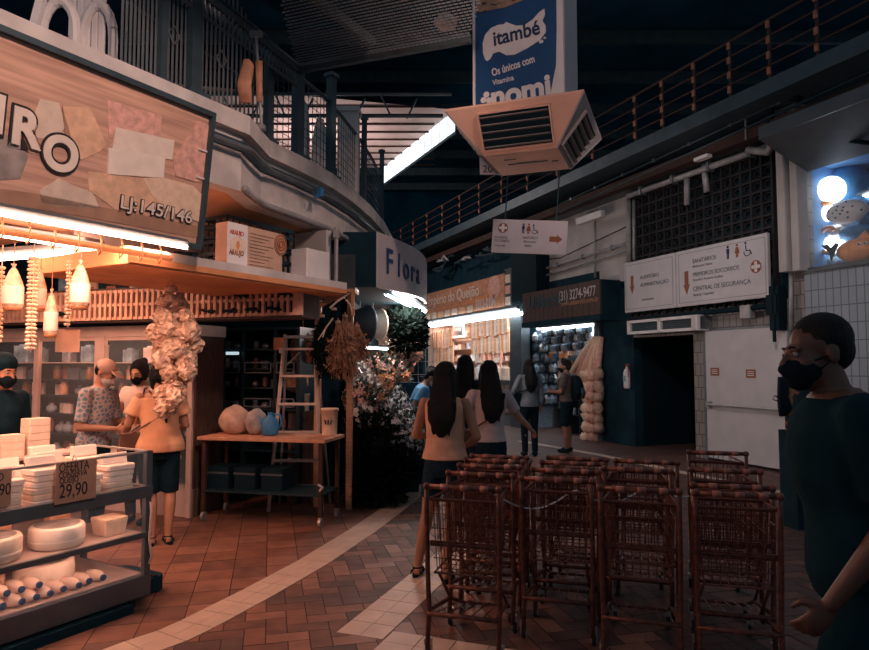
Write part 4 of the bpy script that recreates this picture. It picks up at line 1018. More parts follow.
def beads(label, px, py0, py1, Y, wd_, n):
    a, c = W(px, py0, Y), W(px, py1, Y); b = B(); st_ = (a.z-c.z)/n
    for k in range(n):
        for q in (-1, 1): b.ell((q*wd_*.5, (k % 2)*.01, -k*st_), (wd_*.55, .02, st_*.42), 8, 5, rot=Euler((0, R(12*q), 0)).to_matrix())
    b.tube([(0, 0, max(.1, 2.4-a.z)), (0, 0, -(a.z-c.z))], .004, 4)
    tag(b.build('packet_string', 'cheese', loc=a, rotz=LW.a, smooth=True), label, 'strung packets')
beads('long thick string of small pale packets hanging left of the shop post', 34, 258, 352, 4.4, .036, 24)
beads('thin string of small packets hanging above the little brown card', 70, 262, 328, 4.6, .018, 18)
beads('thin string of small packets hanging at the extreme left edge', 2, 268, 345, 4.4, .02, 18)
a, c = W(55, 352, 4.6), W(77, 329, 4.6); b = B(); b.bx(0, .15, 0, .004, 0, c.z-a.z); b.bx(.11, .122, -.004, 0, .06, .16); tag(b.build('hanging_card', 'card', loc=a, rotz=LW.a-R(30)), 'little brown card hanging under the thin string of packets', 'card')
# cluster of hanging snack bags
def bag(seed, r=.095):
    rn = random.Random(seed); b = B(); b.ell((0, 0, 0), (r, r*.72, r*.85), 16, 11)
    b.v = [(x*(1+rn.uniform(-.26, .2)), y*(1+rn.uniform(-.28, .2)), z*(1+rn.uniform(-.2, .2))) for x, y, z in b.v]
    b.lathe([(.03, r*.78), (.012, r*.9), (.035, r*1.1)], n=8); return b.mesh('snack_bag', 'bag_film', False)
bags = [bag(k) for k in range(5)]
bx_ = [(168, 303), (178, 305), (163, 318), (176, 320), (186, 319), (158, 333), (170, 334), (182, 333), (191, 331), (161, 347), (173, 348), (184, 347), (192, 345), (163, 360), (174, 361), (186, 360), (170, 373), (181, 374), (188, 371), (173, 386), (165, 395), (175, 397), (166, 408), (173, 342), (166, 328)]
for k, (px, py) in enumerate(bx_):
    q = W(px, py, 5.35+.09*math.sin(k*2.3)); o = bpy.data.objects.new('snack_bag', bags[k % 5]); COL.objects.link(o); o.location = q; o.rotation_euler = (random.uniform(-.3, .3), random.uniform(-.3, .3), k*1.3)
    tag(o, 'crinkled clear snack bag in the ' + ('upper' if py < 325 else 'middle' if py < 362 else 'lower') + ' part of the big hanging bunch', 'snack bag', 'snack bags of the hanging bunch, ' + ('upper' if py < 325 else 'middle' if py < 362 else 'lower') + ' part')
a = W(172, 262, 5.35); c = W(170, 405, 5.35); b = B(); b.tube([a, W(171, 290, 5.35), c], .006, 5); b.ell(W(171, 289, 5.35), (.06, .04, .035)); tag(b.build('bag_cord', 'bag_film'), 'cord with knotted top that holds the big bunch of snack bags', 'cord')
# ---- glass cabinets at the back of the shop
CF = Frame(-5.6, 8.05, R(-19.2))
t = thing('glass_cabinet', 'large pale framed glass cabinet full of goods behind the three shoppers', 'cabinet', CF.o, CF.a)
CL = CF.hit(196, 364)[0]; zt = 2.02
def cb_(name, m, *q):
    b = B()
    for k in q: b.bx(*k)
    return b.build(name, m, t, bevel=.003)
cb_('header', 'cabinet', (-.6, CL, -.03, .5, 1.9, zt)); cb_('header', 'cabinet', (-.6, CL, -.02, .0, 1.86, 1.9))
posts = [CF.hit(p_, 364)[0] for p_ in (-30, 38, 101, 192)]
for x, w_ in zip(posts, (.06, .07, .14, .06)): cb_('post', 'cabinet', (x-w_/2, x+w_/2, -.03, .02, .0, 1.9))
cb_('back_panel', 'dark', (-.6, CL, .46, .5, 0, 1.9)); cb_('side_panel', 'wood_dark', (CL-.03, CL, .0, .5, 0, 1.9)); cb_('base', 'cabinet', (-.6, CL, 0, .5, 0, .3))
shz = [.55, .8, 1.03, 1.24, 1.42, 1.62]
for z in shz: cb_('shelf', 'dark' if z < 1.5 else 'cabinet', (-.6, CL-.03, .02, .46, z-.012, z))
for a_, c_ in zip(posts, posts[1:]): cb_('glass_pane', 'glass', (a_+.03, c_-.03, -.012, -.008, .3, 1.86))
pm = []
for k, m in enumerate(('pack_a', 'pack_b', 'pack_c', 'pack_d', 'pack_e', 'cheese', 'amber')):
    b = B()
    if k % 3 == 0: b.lathe([(.035, 0), (.04, .01), (.04, .09), (.03, .105), (.032, .125), (.03, .13)], n=10)
    elif k % 3 == 1: b.rbox((0, 0, .055), (.11, .05, .11), .01)
    else: b.ell((0, 0, .04), (.055, .045, .045), 10, 6); b.box((0, 0, .085), (.04, .012, .03))
    pm.append(b.mesh('packaged_food', m, k % 3 != 1))
BAY = ('left', 'middle', 'right')
for zi, z in enumerate(shz[:-1]):
    x = posts[0]+.1
    while x < CL-.1:
        bay = 0 if x < posts[1] else 1 if x < posts[2] else 2
        if min(abs(x-p_) for p_ in posts) > .07 and random.random() < .85:
            o = bpy.data.objects.new('packaged_food', random.choice(pm)); COL.objects.link(o); o.location = CF.p(x, random.uniform(.1, .2), z+.0005); o.rotation_euler.z = CF.a+random.uniform(-.4, .4); sc = random.uniform(.95, 1.35); o.scale = (sc, sc, sc)
            lv = ('lowest', 'second lowest', 'middle', 'second highest', 'upper')[zi]
            tag(o, f'small packaged food item on the {lv} shelf, {BAY[bay]} bay of the glass cabinet', 'packaged food', f'goods on the {lv} shelf of the {BAY[bay]} cabinet bay')
        x += random.uniform(.11, .145)
tube_lamp('added thin light tube hidden inside the glass cabinet under its header', CF.p(.2, .06, 1.893), CF.p(CL-.2, .06, 1.893), 'tube_warm', .005, False)  # added tube, kept out of sight behind the header lip
# blue-grey bottles and a monitor on the upper cabinet shelf
for k, (px, m, w_, h_) in enumerate(((12, 'bluish', .22, .2), (30, 'blue_grey', .1, .16), (58, 'silver', .12, .14), (78, 'bluish', .16, .18), (92, 'white', .08, .2), (120, 'bluish', .14, .14), (140, 'pack_b', .12, .16), (160, 'silver', .14, .15), (176, 'pack_a', .1, .17))):
    x = CF.hit(px, 350)[0]; b = B(); b.rbox((0, 0, h_/2), (w_, .12, h_), .02); b.box((0, 0, h_+.01), (w_*.5, .05, .02))
    tag(b.build('food_tub', m, loc=CF.p(x, .16, 1.6205), rotz=CF.a, bevel=.005), f'{["blue", "grey", "silver", "bluish", "white", "small blue", "pinkish", "low silver", "orange"][k]} tub on the top shelf of the glass cabinet', 'tub')
# ---- pierced wooden lattice above cabinets and rack
LF = Frame(-5.9, 8.0, R(-18.7)); LE = LF.hit(301, 300, -.1)[0]
t = thing('wooden_lattice', 'long orange wooden pierced lattice box above the glass cabinet and dark rack', 'lattice', LF.o, LF.a)
b = B(); z0, z1 = 2.07, 2.39
for z in (z0, z0+.145, z1-.03): b.bx(-.4, LE, -.12, -.09, z, z+.03)
x = -.35
while x < LE:
    b.bx(x, x+.032, -.13, -.1, z0, z1); x += .07
b.bx(LE-.06, LE, -.135, -.09, z0, z1)
b.build('lattice_front', 'lattice', t)
b = B(); b.bx(-.4, LE, .25, .27, z0, z1-.05); b.bx(-.4, LE, -.1, .25, z0-.02, z0-.002); b.bx(-.4, LE, -.13, .27, z1, z1+.02); b.bx(LE-.02, LE, -.1, .25, z0, z1); b.build('lattice_box', 'wood_dark', t)
for k in range(9):
    x = LF.hit(208+k*11 if k < 8 else 60, 300, -.14)[0]; b = B(); z = z0+(.23 if k % 2 else .07)+random.uniform(-.02, .02)
    for q in range(5): b.box((q*.03-.06, 0, random.uniform(-.015, .015)), (.045, .02, .02), (0, random.uniform(-.6, .6), 0))
    tag(b.build('iron_bracket', 'black', loc=LF.p(x, -.14, z), rotz=LF.a), 'small black ironwork piece fixed on the front of the orange lattice' , 'ironwork', 'black ironwork on the lattice')
# boxes on top of the lattice
for px0, px1, h_, m, lab in ((88, 100, .3, 'carton', 'brown carton on the lattice left of the black box'), (98, 128, .3, 'black', 'black box on top of the lattice'), (131, 156, .33, 'cream_lt', 'white box on top of the lattice beside the black one'), (158, 168, .2, 'bluish', 'slim blue box between the white box and the striped cartons'), (176, 204, .12, 'cream', 'flat pale carton on the lattice, lower of two'), (60, 84, .3, 'bluish', 'blue crate on the lattice behind the hanging jars'), (10, 36, .28, 'dark', 'dark crate on the lattice at the far left')):
    x0, x1 = LF.hit(px0, 280)[0], LF.hit(px1, 280)[0]; b = B(); b.bx(-(x1-x0)/2, (x1-x0)/2, -.1, .1, 0, h_); b.k = 1; b.bx(-(x1-x0)*.15, (x1-x0)*.15, -.103, -.1, 0, h_*.14)
    tag(b.build('storage_box', [m, 'rust_ink'], loc=LF.p((x0+x1)/2, .08, z1+.02), rotz=LF.a, bevel=.004), lab, 'box')
# ---- things on the concrete shelf
x0, z = LW.hit(237, 262, .18); x1 = LW.hit(257, 262, .18)[0]; x2 = LW.hit(292, 275, .18)[0]; hB = .37
t = Lth('printed_carton', 'tall carton printed ARAUJO with brown lined side on the concrete shelf', 'box', x0, .3, 2.412)
b = B(); b.bx(0, x1-x0, -.006, .0, 0, hB); b.build('white_label', 'white', t); b = B(); b.bx(0, x2-x0, 0, .14, 0, hB); b.build('carton_body', 'carton', t, bevel=.004)
text('ARAUJO', .055, 'red', t, TR(.02, -.008, hB-.1), sx=.75, bold=.001); text('ARAUJO', .06, 'rust_ink', t, TR(.02, -.008, .1), sx=.7, bold=.002)
b = B(); b.plate([((x1-x0)/2+.09*math.cos(a*PI/6), hB*.48+.08*math.sin(a*PI/6)) for a in range(12)], -.009, -.005); b.build('printed_disc', 'cream', t)
b = B(); b.plate([((x1-x0)/2+.02*math.cos(a*PI/3), hB*.5+.04*math.sin(a*PI/3)) for a in range(6)], -.012, -.009); b.build('printed_flame', 'orange', t)
b = B()
for k in range(11): b.bx(x1-x0+.03, x2-x0-.12-(k % 3)*.05, -.003, 0, hB-.06-k*.03, hB-.056-k*.03)
b.build('ruled_lines', 'ink', t)
b = B(); c_ = (x2-x0-.03, hB-.1); 
for r in (.085, .055, .03): b.tube([(c_[0]+r*.8*math.cos(a*PI/8), -.012, c_[1]+r*math.sin(a*PI/8)) for a in range(17)], .006, 5, False)
b.build('rosette_rings', 'rust_ink', t); b = B(); b.plate([(c_[0]+.08*math.cos(a*PI/8), c_[1]+.1*math.sin(a*PI/8)) for a in range(16)], -.009, -.001); b.build('rosette', 'card', t)
def crate(label, x, y, z, w_, d_, h_):
    t_ = Lth('plastic_crate', label, 'crate', x, y, z); b = B(); tk = .012
    for zz_ in (0, h_*.5, h_-.03):
        b.bx(0, w_, 0, tk, zz_, zz_+.03); b.bx(0, w_, d_-tk, d_, zz_, zz_+.03); b.bx(0, tk, 0, d_, zz_, zz_+.03); b.bx(w_-tk, w_, 0, d_, zz_, zz_+.03)
    n = int(w_/.07)
    for k in range(n+1):
        xx = k*(w_-tk)/n; b.bx(xx, xx+tk, 0, tk, 0, h_); b.bx(xx, xx+tk, d_-tk, d_, 0, h_)
    for k in range(5):
        yy = k*(d_-tk)/4; b.bx(0, tk, yy, yy+tk, 0, h_); b.bx(w_-tk, w_, yy, yy+tk, 0, h_)
    b.build('crate_walls', 'dark_gloss', t_); b = B(); b.bx(0, w_, 0, d_, 0, .01); b.build('crate_floor', 'dark_gloss', t_)
crate('dark plastic crate, lower one, behind the ARAUJO carton', x0+.15, .47, 2.412, .85, .32, .27)
crate('dark plastic crate stacked on top behind the ARAUJO carton', x0+.15, .47, 2.69, .85, .32, .2)
xx = LW.hit(320, 265, .4)[0]
b = B(); b.rbox((0, 0, .14), (.34, .2, .28), .01); tag(b.build('white_block', 'white', loc=LW.p(1.95, .33, 2.412), rotz=LW.a, bevel=.01), 'white box at the right end of the concrete shelf', 'box')
b = B(); b.tube([(.08*math.cos(a*.7), .05*math.sin(a*.9), .03+.05*abs(math.sin(a*.5))) for a in range(24)], .012, 5); tag(b.build('cable_coil', 'black', loc=LW.p(x0-.25, .5, 2.42), smooth=True), 'coil of black cable left of the ARAUJO carton', 'cable')
b = B(); b.tube([(0, 0, 2.411), (0, 0, 2.97)], .02, 8); b.box((0, 0, 2.9), (.06, .06, .08)); tag(b.build('drain_pipe', 'pipe', loc=LW.p(2.24, .25, 0)), 'short vertical pale pipe at the right end of the concrete shelf', 'pipe')
b = B(); b.box((0, 0, 0), (.05, .05, .09)); b.tube([(0, 0, -.04), (-.06, 0, -.07), (-.1, 0, -.03)], .01, 6); tag(b.build('junction_box', 'blue', loc=(q_ := W(320, 192, 6.35)), rotz=LW.a), 'small blue junction box on the curved fascia', 'box')
# ---- dark shelving rack
RK = Frame(-2.85, 7.95, R(-14)); t = thing('dark_rack', 'dark wall of framed drawers and bins behind the work table', 'rack', RK.o, RK.a)
def rk(name, m, *q):
    b = B()
    for k in q: b.bx(*k)
    return b.build(name, m, t)
xs_ = [RK.hit(p_, 364)[0] for p_ in (198, 209, 243, 275, 298)]
for x in xs_: rk('upright', 'dark_gloss', (x-.02, x+.02, 0, .4, 0, 2.03))
rk('back', 'black', (xs_[0], xs_[-1], .4, .42, 0, 2.03)); rk('top_board', 'dark_gloss', (xs_[0], xs_[-1], -.01, .42, 2.0, 2.03))
for z in (.35, .6, .85, 1.08, 1.33, 1.55, 1.78): rk('shelf', 'dark_gloss', (xs_[0], xs_[-1], 0, .4, z-.02, z))
def zpy(py): return W(240, py, 7.95).z
for a_, c_, y0_, y1_, m in ((1, 2, 362, 373, 'grey_steel'), (2, 3, 362, 373, 'grey_steel'), (3, 4, 362, 373, 'grey_steel'), (1, 2, 400, 408, 'grey_steel'), (2, 3, 397, 406, 'grey_steel'), (3, 4, 397, 406, 'grey_steel')):
    x0_, x1_ = xs_[a_]+.03, xs_[c_]-.03; z1_, z0_ = zpy(y0_), zpy(y1_); b = B(); w_ = .015
    b.bx(x0_, x1_, -.03, -.015, z0_, z0_+w_); b.bx(x0_, x1_, -.03, -.015, z1_-w_, z1_); b.bx(x0_, x0_+w_, -.03, -.015, z0_, z1_); b.bx(x1_-w_, x1_, -.03, -.015, z0_, z1_); b.build('drawer_frame', m, t)
for px0, px1, py, lab in ((211, 240, 353.5, 'long'), (196, 206, 331, 'short'), (194, 206, 403, 'low')):
    x0_, x1_ = RK.hit(px0, 364)[0], RK.hit(px1, 364)[0]; z_ = zpy(py)
    tube_lamp(f'{lab} pale light bar in the dark rack behind the table', RK.p(x0_, -.04, z_), RK.p(x1_, -.04, z_), 'tube_dim' if 'tube_dim' in M else 'silver', .018, False)
gm = [B().rbox((0, 0, .045), (.09, .06, .09), .01).mesh('rack_item', 'pack_e'), B().ell((0, 0, .035), (.05, .04, .035)).mesh('rack_item', 'silver'), B().lathe([(.02, 0), (.03, .02), (.03, .09), (.015, .12)], n=8).mesh('rack_item', 'pack_d')]
for zi, z in enumerate((.85, 1.08, 1.33, 1.55, 1.78)):
    for k in range(9):
        x = xs_[0]+.08+k*.125
        if x > xs_[-1]-.06 or min(abs(x-u) for u in xs_) < .05: continue
        o = bpy.data.objects.new('rack_item', gm[(k+zi) % 3]); COL.objects.link(o); o.location = RK.p(x, .12, z+.0005); o.rotation_euler.z = k
        lv = ('lowest', 'second', 'middle', 'fourth', 'top')[zi]
        tag(o, f'small dim item on the {lv} shelf of the dark rack', 'goods', f'items on the {lv} shelf of the dark rack')
# ---- work table
ta, tc_ = W(197, 437, 6.8), W(325, 441, 6.5); TF = Frame(ta.x, ta.y, math.atan2(tc_.y-ta.y, tc_.x-ta.x)); TL = (tc_-ta).length; tz = .86
t = thing('work_table', 'narrow wooden-topped work table on a metal frame with wheels', 'table', TF.o, TF.a)
b = B(); b.bx(0, TL, 0, .55, tz-.035, tz); b.build('table_top', 'wood_orange', t, bevel=.004)
for x in (.06, TL-.06):
    for y in (.05, .5):
        b = B(); b.bx(x-.02, x+.02, y-.02, y+.02, .1, tz-.035); o = b.build('leg', 'rust', t)
        b = B(); b.T = Matrix.Translation((x, y, .05)) @ Matrix.Rotation(PI/2, 4, 'Y'); b.lathe([(.02, -.015), (.045, -.014), (.045, .014), (.02, .015)], n=14); b.T = None; b.box((x, y, .09), (.04, .03, .04)); b.build('caster', 'galv', o)
b = B(); b.bx(.04, TL-.04, .03, .52, .3, .32); b.build('lower_shelf', 'dark_gloss', t); b = B(); b.tube([(TL-.06, .02, .36), (TL-.02, 0, .4), (TL-.06, -.02, .43)], .012, 5); b.build('tied_rag', 'white', t)
for k, x in enumerate((.15, .45, .75)):
    b = B(); b.rbox((0, 0, .11), (.24, .3, .22), .02); b.k = 1; b.bx(-.12, .12, -.155, -.15, .15, .17)
    tag(b.build('storage_bin', ['black', 'slate'], loc=TF.p(x+.02, .27, .3205), rotz=TF.a), f'dark bin with a pale strip under the work table, {["left", "middle", "right"][k]} one', 'bin')
# sacks, jug
def lump(name, m, label, cat, loc, r, seed, rotz=0, sub=(14, 10), n=.12):
    rn = random.Random(seed); b = B(); b.ell((0, 0, r[2]*.92), r, *sub); b.v = [(x*(1+rn.uniform(-n, n)), y*(1+rn.uniform(-n, n)), max(0, z*(1+rn.uniform(-n*.6, n*.6)))) for x, y, z in b.v]
    o = b.build(name, m, loc=loc, rotz=rotz, smooth=True); sd = o.modifiers.new('s', 'SUBSURF'); sd.levels = 1; sd.render_levels = 1; return tag(o, label, cat)
lump('cloth_sack', 'sack', 'plump pinkish sack standing on the left end of the work table', 'sack', TF.p(.26, .3, tz+.001), (.18, .15, .155), 3)
lump('plastic_sack', 'sack_grey', 'crumpled grey-brown sack leaning against the plump sack on the table', 'sack', TF.p(.5, .3, tz+.001), (.12, .12, .14), 5, n=.2)
t = thing('watering_jug', 'small blue plastic jug on the work table right of the sacks', 'jug', TF.p(.68, .26, tz), 0)
b = B(); b.lathe([(.06, 0), (.085, .02), (.09, .1), (.075, .16), (.03, .2), (.025, .235), (.035, .24)], n=18); b.build('jug_body', 'blue', t, True); b = B(); b.tube([(.03, 0, .22), (.1, 0, .21), (.12, 0, .13), (.085, 0, .07)], .012, 6); b.build('handle', 'blue', t, True); b = B(); b.tube([(-.07, 0, .1), (-.12, 0, .2)], [.02, .012], 8); b.build('spout', 'blue', t, True)
# step ladder behind the table
la, lc = W(276, 437, 7.35), W(323, 437, 7.35); fl = F(270, 507); lx0 = W(270, 507, 7.35).x; lx1 = W(327, 507, 7.35).x; tx0 = W(284, 334, 7.35).x; tx1 = W(313, 334, 7.35).x; lh = W(300, 334, 7.35).z
t = thing('step_ladder', 'pale aluminium step ladder standing behind the work table', 'ladder', (0, 0, 0)); yb = 7.28
for a_, c_ in ((lx0, tx0), (lx1-.04, tx1)):
    b = B(); b.tube([(a_, yb-.0, 0), (c_, yb+.12, lh)], .02, 4); b.build('side_rail', 'cabinet', t); b = B(); b.tube([(a_+.02, yb+.42, 0), (c_+.01, yb+.17, lh-.05)], .014, 4); b.build('rear_rail', 'galv', t)
for py in (349, 376, 404, 432, 460, 485):
    z = W(300, py, 7.35).z; f_ = z/lh; b = B(); b.box(((lx0+(tx0-lx0)*f_+lx1-.04+(tx1-lx1+.04)*f_)/2, yb+.12*f_, z), ((lx1-.04+(tx1-lx1+.04)*f_)-(lx0+(tx0-lx0)*f_), .07, .025)); b.build('step', 'cabinet', t)
b = B(); b.box(((tx0+tx1)/2, yb+.14, lh-.03), (tx1-tx0, .1, .03)); b.build('top_cap', 'galv', t)
b = B(); b.tube([(tx0+.02, yb+.13, lh-.35), (tx0+.16, yb+.18, lh-.2)], .01, 4); b.build('brace', 'galv', t)
# buckets and baskets
def bucket(label, q, r, h_, m, band='ink'):
    t_ = thing('bucket', label, 'bucket', q); b = B(); b.lathe([(r*.85, 0), (r*.88, .01), (r, h_), (r*1.05, h_), (r*1.05, h_-.02), (r*.96, h_-.02), (r*.84, .02)], n=20); b.build('pail', m, t_, True)
    b = B(); b.tube([(r*math.cos(a*PI/10), -.02, h_+r*.0-.02-r*.35*math.sin(a*PI/10)) for a in range(11)], .005, 4); b.build('wire_handle', 'galv', t_)
    b = B()
    for k in range(3): b.box((-.03+k*.03, -r*.97, h_*.5), (.012, .012, .045), (0, .3*(k-1), 0))
    b.build('marking', band, t_); return t_
q = W(333, 436, 6.85); bucket('pale striped bucket on the right end of the work table', TF.p(TL-.02-.1, .42, tz), .088, .28, 'cheese')
b = B(); b.bx(-.16, .16, -.12, .12, 0, 1.05); q = W(302, 430, 7.75); tag(b.build('plinth_crate', 'wood_dark', loc=(q.x, q.y+.1, 0)), 'dark stand behind the ladder holding buckets', 'stand')
bucket('small white and red bucket seen through the ladder', (q.x, q.y+.08, 1.05), .07, .2, 'cream_lt', 'red')
lump('wicker_basket', 'straw', 'brown round wicker basket behind the upper steps of the ladder', 'basket', (W(303, 350, 7.85).x, 7.85, 1.6), (.17, .1, .2), 8)
lump('wicker_bundle', 'straw', 'brown basket bundle behind the middle steps of the ladder', 'basket', (W(296, 385, 7.85).x, 7.85, 1.26), (.15, .1, .15), 9)
b = B(); b.tube([W(303, 300, 7.85), W(303, 400, 7.85)], .006, 4); tag(b.build('basket_cord', 'straw'), 'thin cord holding the brown baskets behind the ladder', 'cord')
t = thing('paper_card', 'small orange and white card hanging left of the ladder top', 'card', W(279, 348, 7.6)); b = B(); b.bx(-.06, .06, 0, .01, -.02, .12); b.build('orange_half', 'orange', t); b = B(); b.bx(-.0, .1, -.01, 0, -.06, 0); b.build('white_half', 'white', t)
# ---- wooden posts with dried plants
for px, Y, pt, lab in ((318, 7.5, 300, 'orange wooden post rising from behind the work table'), (350, 7.4, 286, 'wooden post at the corner between work table and flower stall')):
    p = W(px, 364, Y); zt_ = W(px, pt, Y).z; b = B(); b.bx(-.035, .035, -.03, .03, 0, zt_); tag(b.build('wooden_post', 'wood_orange' if px < 330 else 'wood', loc=(p.x, p.y, 0), bevel=.004), lab, 'post')
a, c = W(312, 309, 7.44), W(352, 290, 7.44); b = B(); b.tube([a, c], .03, 5); b.box(a.lerp(c, .5)+Vector((0, -.03, .03)), (.3, .04, .05)); tag(b.build('wooden_beam', 'wood'), 'short slanting wooden beam joining the two posts under the grey box', 'beam')
def wisps(name, label, cat, q, n, ln, spread, m, down=1, seed=0, r=.006, parts=None):
    rn = random.Random(seed); t_ = thing(name, label, cat, q); b = B(); b2 = B()
    for k in range(n):
        a = rn.uniform(0, 2*PI); s_ = spread*rn.random()**.6; l = ln*rn.uniform(.5, 1)
        p1 = Vector((s_*math.cos(a)*.4, s_*math.sin(a)*.4, -down*l*.5)); p2 = Vector((s_*math.cos(a), s_*math.sin(a), -down*l))
        b.tube([(0, 0, 0), p1, p2], [r*.6, r, r*.3], 3, False)
        for j in range(2):
            c = p1.lerp(p2, rn.random()); d_ = Vector((rn.uniform(-1, 1), rn.uniform(-1, 1), rn.uniform(-1, 1))).normalized()*r*5; e_ = Vector((rn.uniform(-1, 1), rn.uniform(-1, 1), rn.uniform(-1, 1))).normalized()*r*2
            b2.add([c, c+d_+e_, c+d_*2, c+d_-e_], [(0, 1, 2, 3)])
    b.build('stems', m, t_); b2.build('leaves', m, t_); b3 = B(); b3.tube([(0, 0, -down*.03), (0, 0, -down*.06)], .03, 8); b3.build('binding', 'sack', t_); return t_
for px, py, Y, ln, sp, m, lab in ((334, 305, 7.3, .85, .2, 'leaf', 'broad dark dried plant bundle hanging between the posts'), (322, 312, 7.4, .7, .14, 'leaf', 'dark dried plant bundle hanging over the orange post'), (345, 312, 7.25, .75, .16, 'straw', 'rusty brown dried grass bundle on the corner post'), (357, 322, 7.5, .45, .16, 'straw', 'small brown dried grass bundle right of the corner post'), (338, 318, 7.2, .6, .12, 'straw', 'thin brown dried grass bundle in front of the dark one')):
    wisps('dried_bundle', lab, 'dried plant', W(px, py, Y), 260, ln, sp, m, 1, px, .008)
for (a_, c_), lab in (zip((((330, 308), (345, 296)), ((333, 318), (318, 340)), ((346, 300), (352, 312))), ('pale bare twig above the dried bundles', 'pale bare twig pointing down left of the dried bundles', 'pale twig by the head of the corner post'))):
    b = B(); A_, C_ = W(*a_, 7.1), W(*c_, 7.1); b.tube([A_, A_.lerp(C_, .5)+Vector((.01, 0, .02)), C_], [.012, .01, .005], 5); b.tube([A_.lerp(C_, .5), C_+Vector((.05, 0, .03))], .006, 4); tag(b.build('twig', 'cream'), lab, 'twig')
# grey box under the fascia and the blocks beside it
a, c = W(327, 289, 7.3), W(356, 254, 7.3); b = B(); b.bx(0, c.x-a.x, 0, .3, 0, c.z-a.z); b.k = 1; b.bx(-.03, c.x-a.x, -.03, .3, -.04, 0); b.bx(c.x-a.x-.05, c.x-a.x-.01, -.02, 0, -.3, 0)
tag(b.build('grey_cupboard', ['slate', 'wood_orange'], loc=a, bevel=.005), 'plain grey cupboard box under the curved fascia beside the dark sign side', 'box')
# ---- Flora sign
SA, SB = W(378, 260, 7.3), W(427, 284, 10.4); N = 14
z0, z1 = W(378, 287, 7.3).z, W(378, 232, 7.3).z; z2, z3 = W(427, 304, 10.4).z, W(427, 264, 10.4).z
dS = (SB-SA); nS = Vector((dS.y, -dS.x, 0)).normalized()
arc = [SA.lerp(SB, k/N)+nS*.16*math.sin(PI*k/N) for k in range(N+1)]
t = thing('flower_shop_sign', 'curved pinkish sign reading Flora with a dark boxed side', 'sign', (SA.x, SA.y, z0))
def rel(v, z): return (v.x-SA.x, v.y-SA.y, z-z0)
b = B(); A_ = [rel(p, z0+(z2-z0)*k/N) for k, p in enumerate(arc)]; C_ = [rel(p, z1+(z3-z1)*k/N) for k, p in enumerate(arc)]
bk_ = [(x-nS.x*.05, y-nS.y*.05, z) for x, y, z in A_]; bt_ = [(x-nS.x*.05, y-nS.y*.05, z) for x, y, z in C_]; n = N+1
b.add(A_+C_+bk_+bt_, [(i, i+1, n+i+1, n+i) for i in range(N)]+[(2*n+i, 3*n+i, 3*n+i+1, 2*n+i+1) for i in range(N)]+[(n+i, n+i+1, 3*n+i+1, 3*n+i) for i in range(N)]+[(i+1, i, 2*n+i, 2*n+i+1) for i in range(N)]+[(0, n, 3*n, 2*n), (N, 2*n+N, 3*n+N, n+N)])
b.build('sign_face', 'sign_pink', t)
b = B(); xw = W(330, 260, 7.3).x-SA.x; b.add([(xw, .0, 0), (-.02, .0, 0), (-.02, .0, z1-z0), (xw, 0, z1-z0), (xw+.1, 3.2, 0), (.38, 3.1, 0), (.38, 3.1, z1-z0), (xw+.1, 3.2, z1-z0)], [(0, 1, 2, 3), (5, 4, 7, 6), (4, 0, 3, 7), (1, 5, 6, 2), (3, 2, 6, 7), (4, 5, 1, 0)]); b.build('dark_side_box', 'dark', t)
def arc_at(px):
    kk = (px-CX)/FPX
    for i in range(400):
        f_ = i/400; j = int(f_*N); p = arc[j].lerp(arc[j+1], f_*N-j)
        if p.x-kk*p.y >= 0: return f_
    return .99
for k, (ch, px) in enumerate(zip('Flora', (384.5, 396.5, 402, 410, 415.5))):
    f_ = arc_at(px)
    i = f_*N; p = arc[int(i)].lerp(arc[int(i)+1], i-int(i)); q2 = arc[min(N, int(i)+1)]; d_ = (q2-arc[int(i)]).normalized(); an = math.atan2(d_.y, d_.x)
    zc_ = z0+(z2-z0)*f_+(z1-z0)*.3*(1-f_*.1)
    T = Matrix.Translation(rel(p+nS*.012, zc_)) @ Matrix.Rotation(an, 4, 'Z')
    text(ch, .42 if ch == 'F' else .4, 'navy', t, T, bold=.004, ext=.003, sx=1.15)
tube_lamp('bright tube lamp under the curved flower shop sign, outer one', W(395, 292, 8.2), W(425, 311, 10.2), 'tube_cool', .03)
tube_lamp('bright tube lamp under the curved flower shop sign, inner one', W(386, 294, 8.0), W(414, 308, 9.9), 'tube_cool', .022)
tube_lamp('short tube lamp low at the back of the flower stall', W(352, 347, 9.5), W(388, 349, 9.8), 'tube_cool', .016)
b = B(); b.add([(-1.2, 7.4, 2.62), (-.55, 7.4, 2.62), (-.05, 10.4, 2.7), (-.5, 13, 2.8), (-1.2, 13, 2.8)], [(0, 1, 2, 3, 4)])
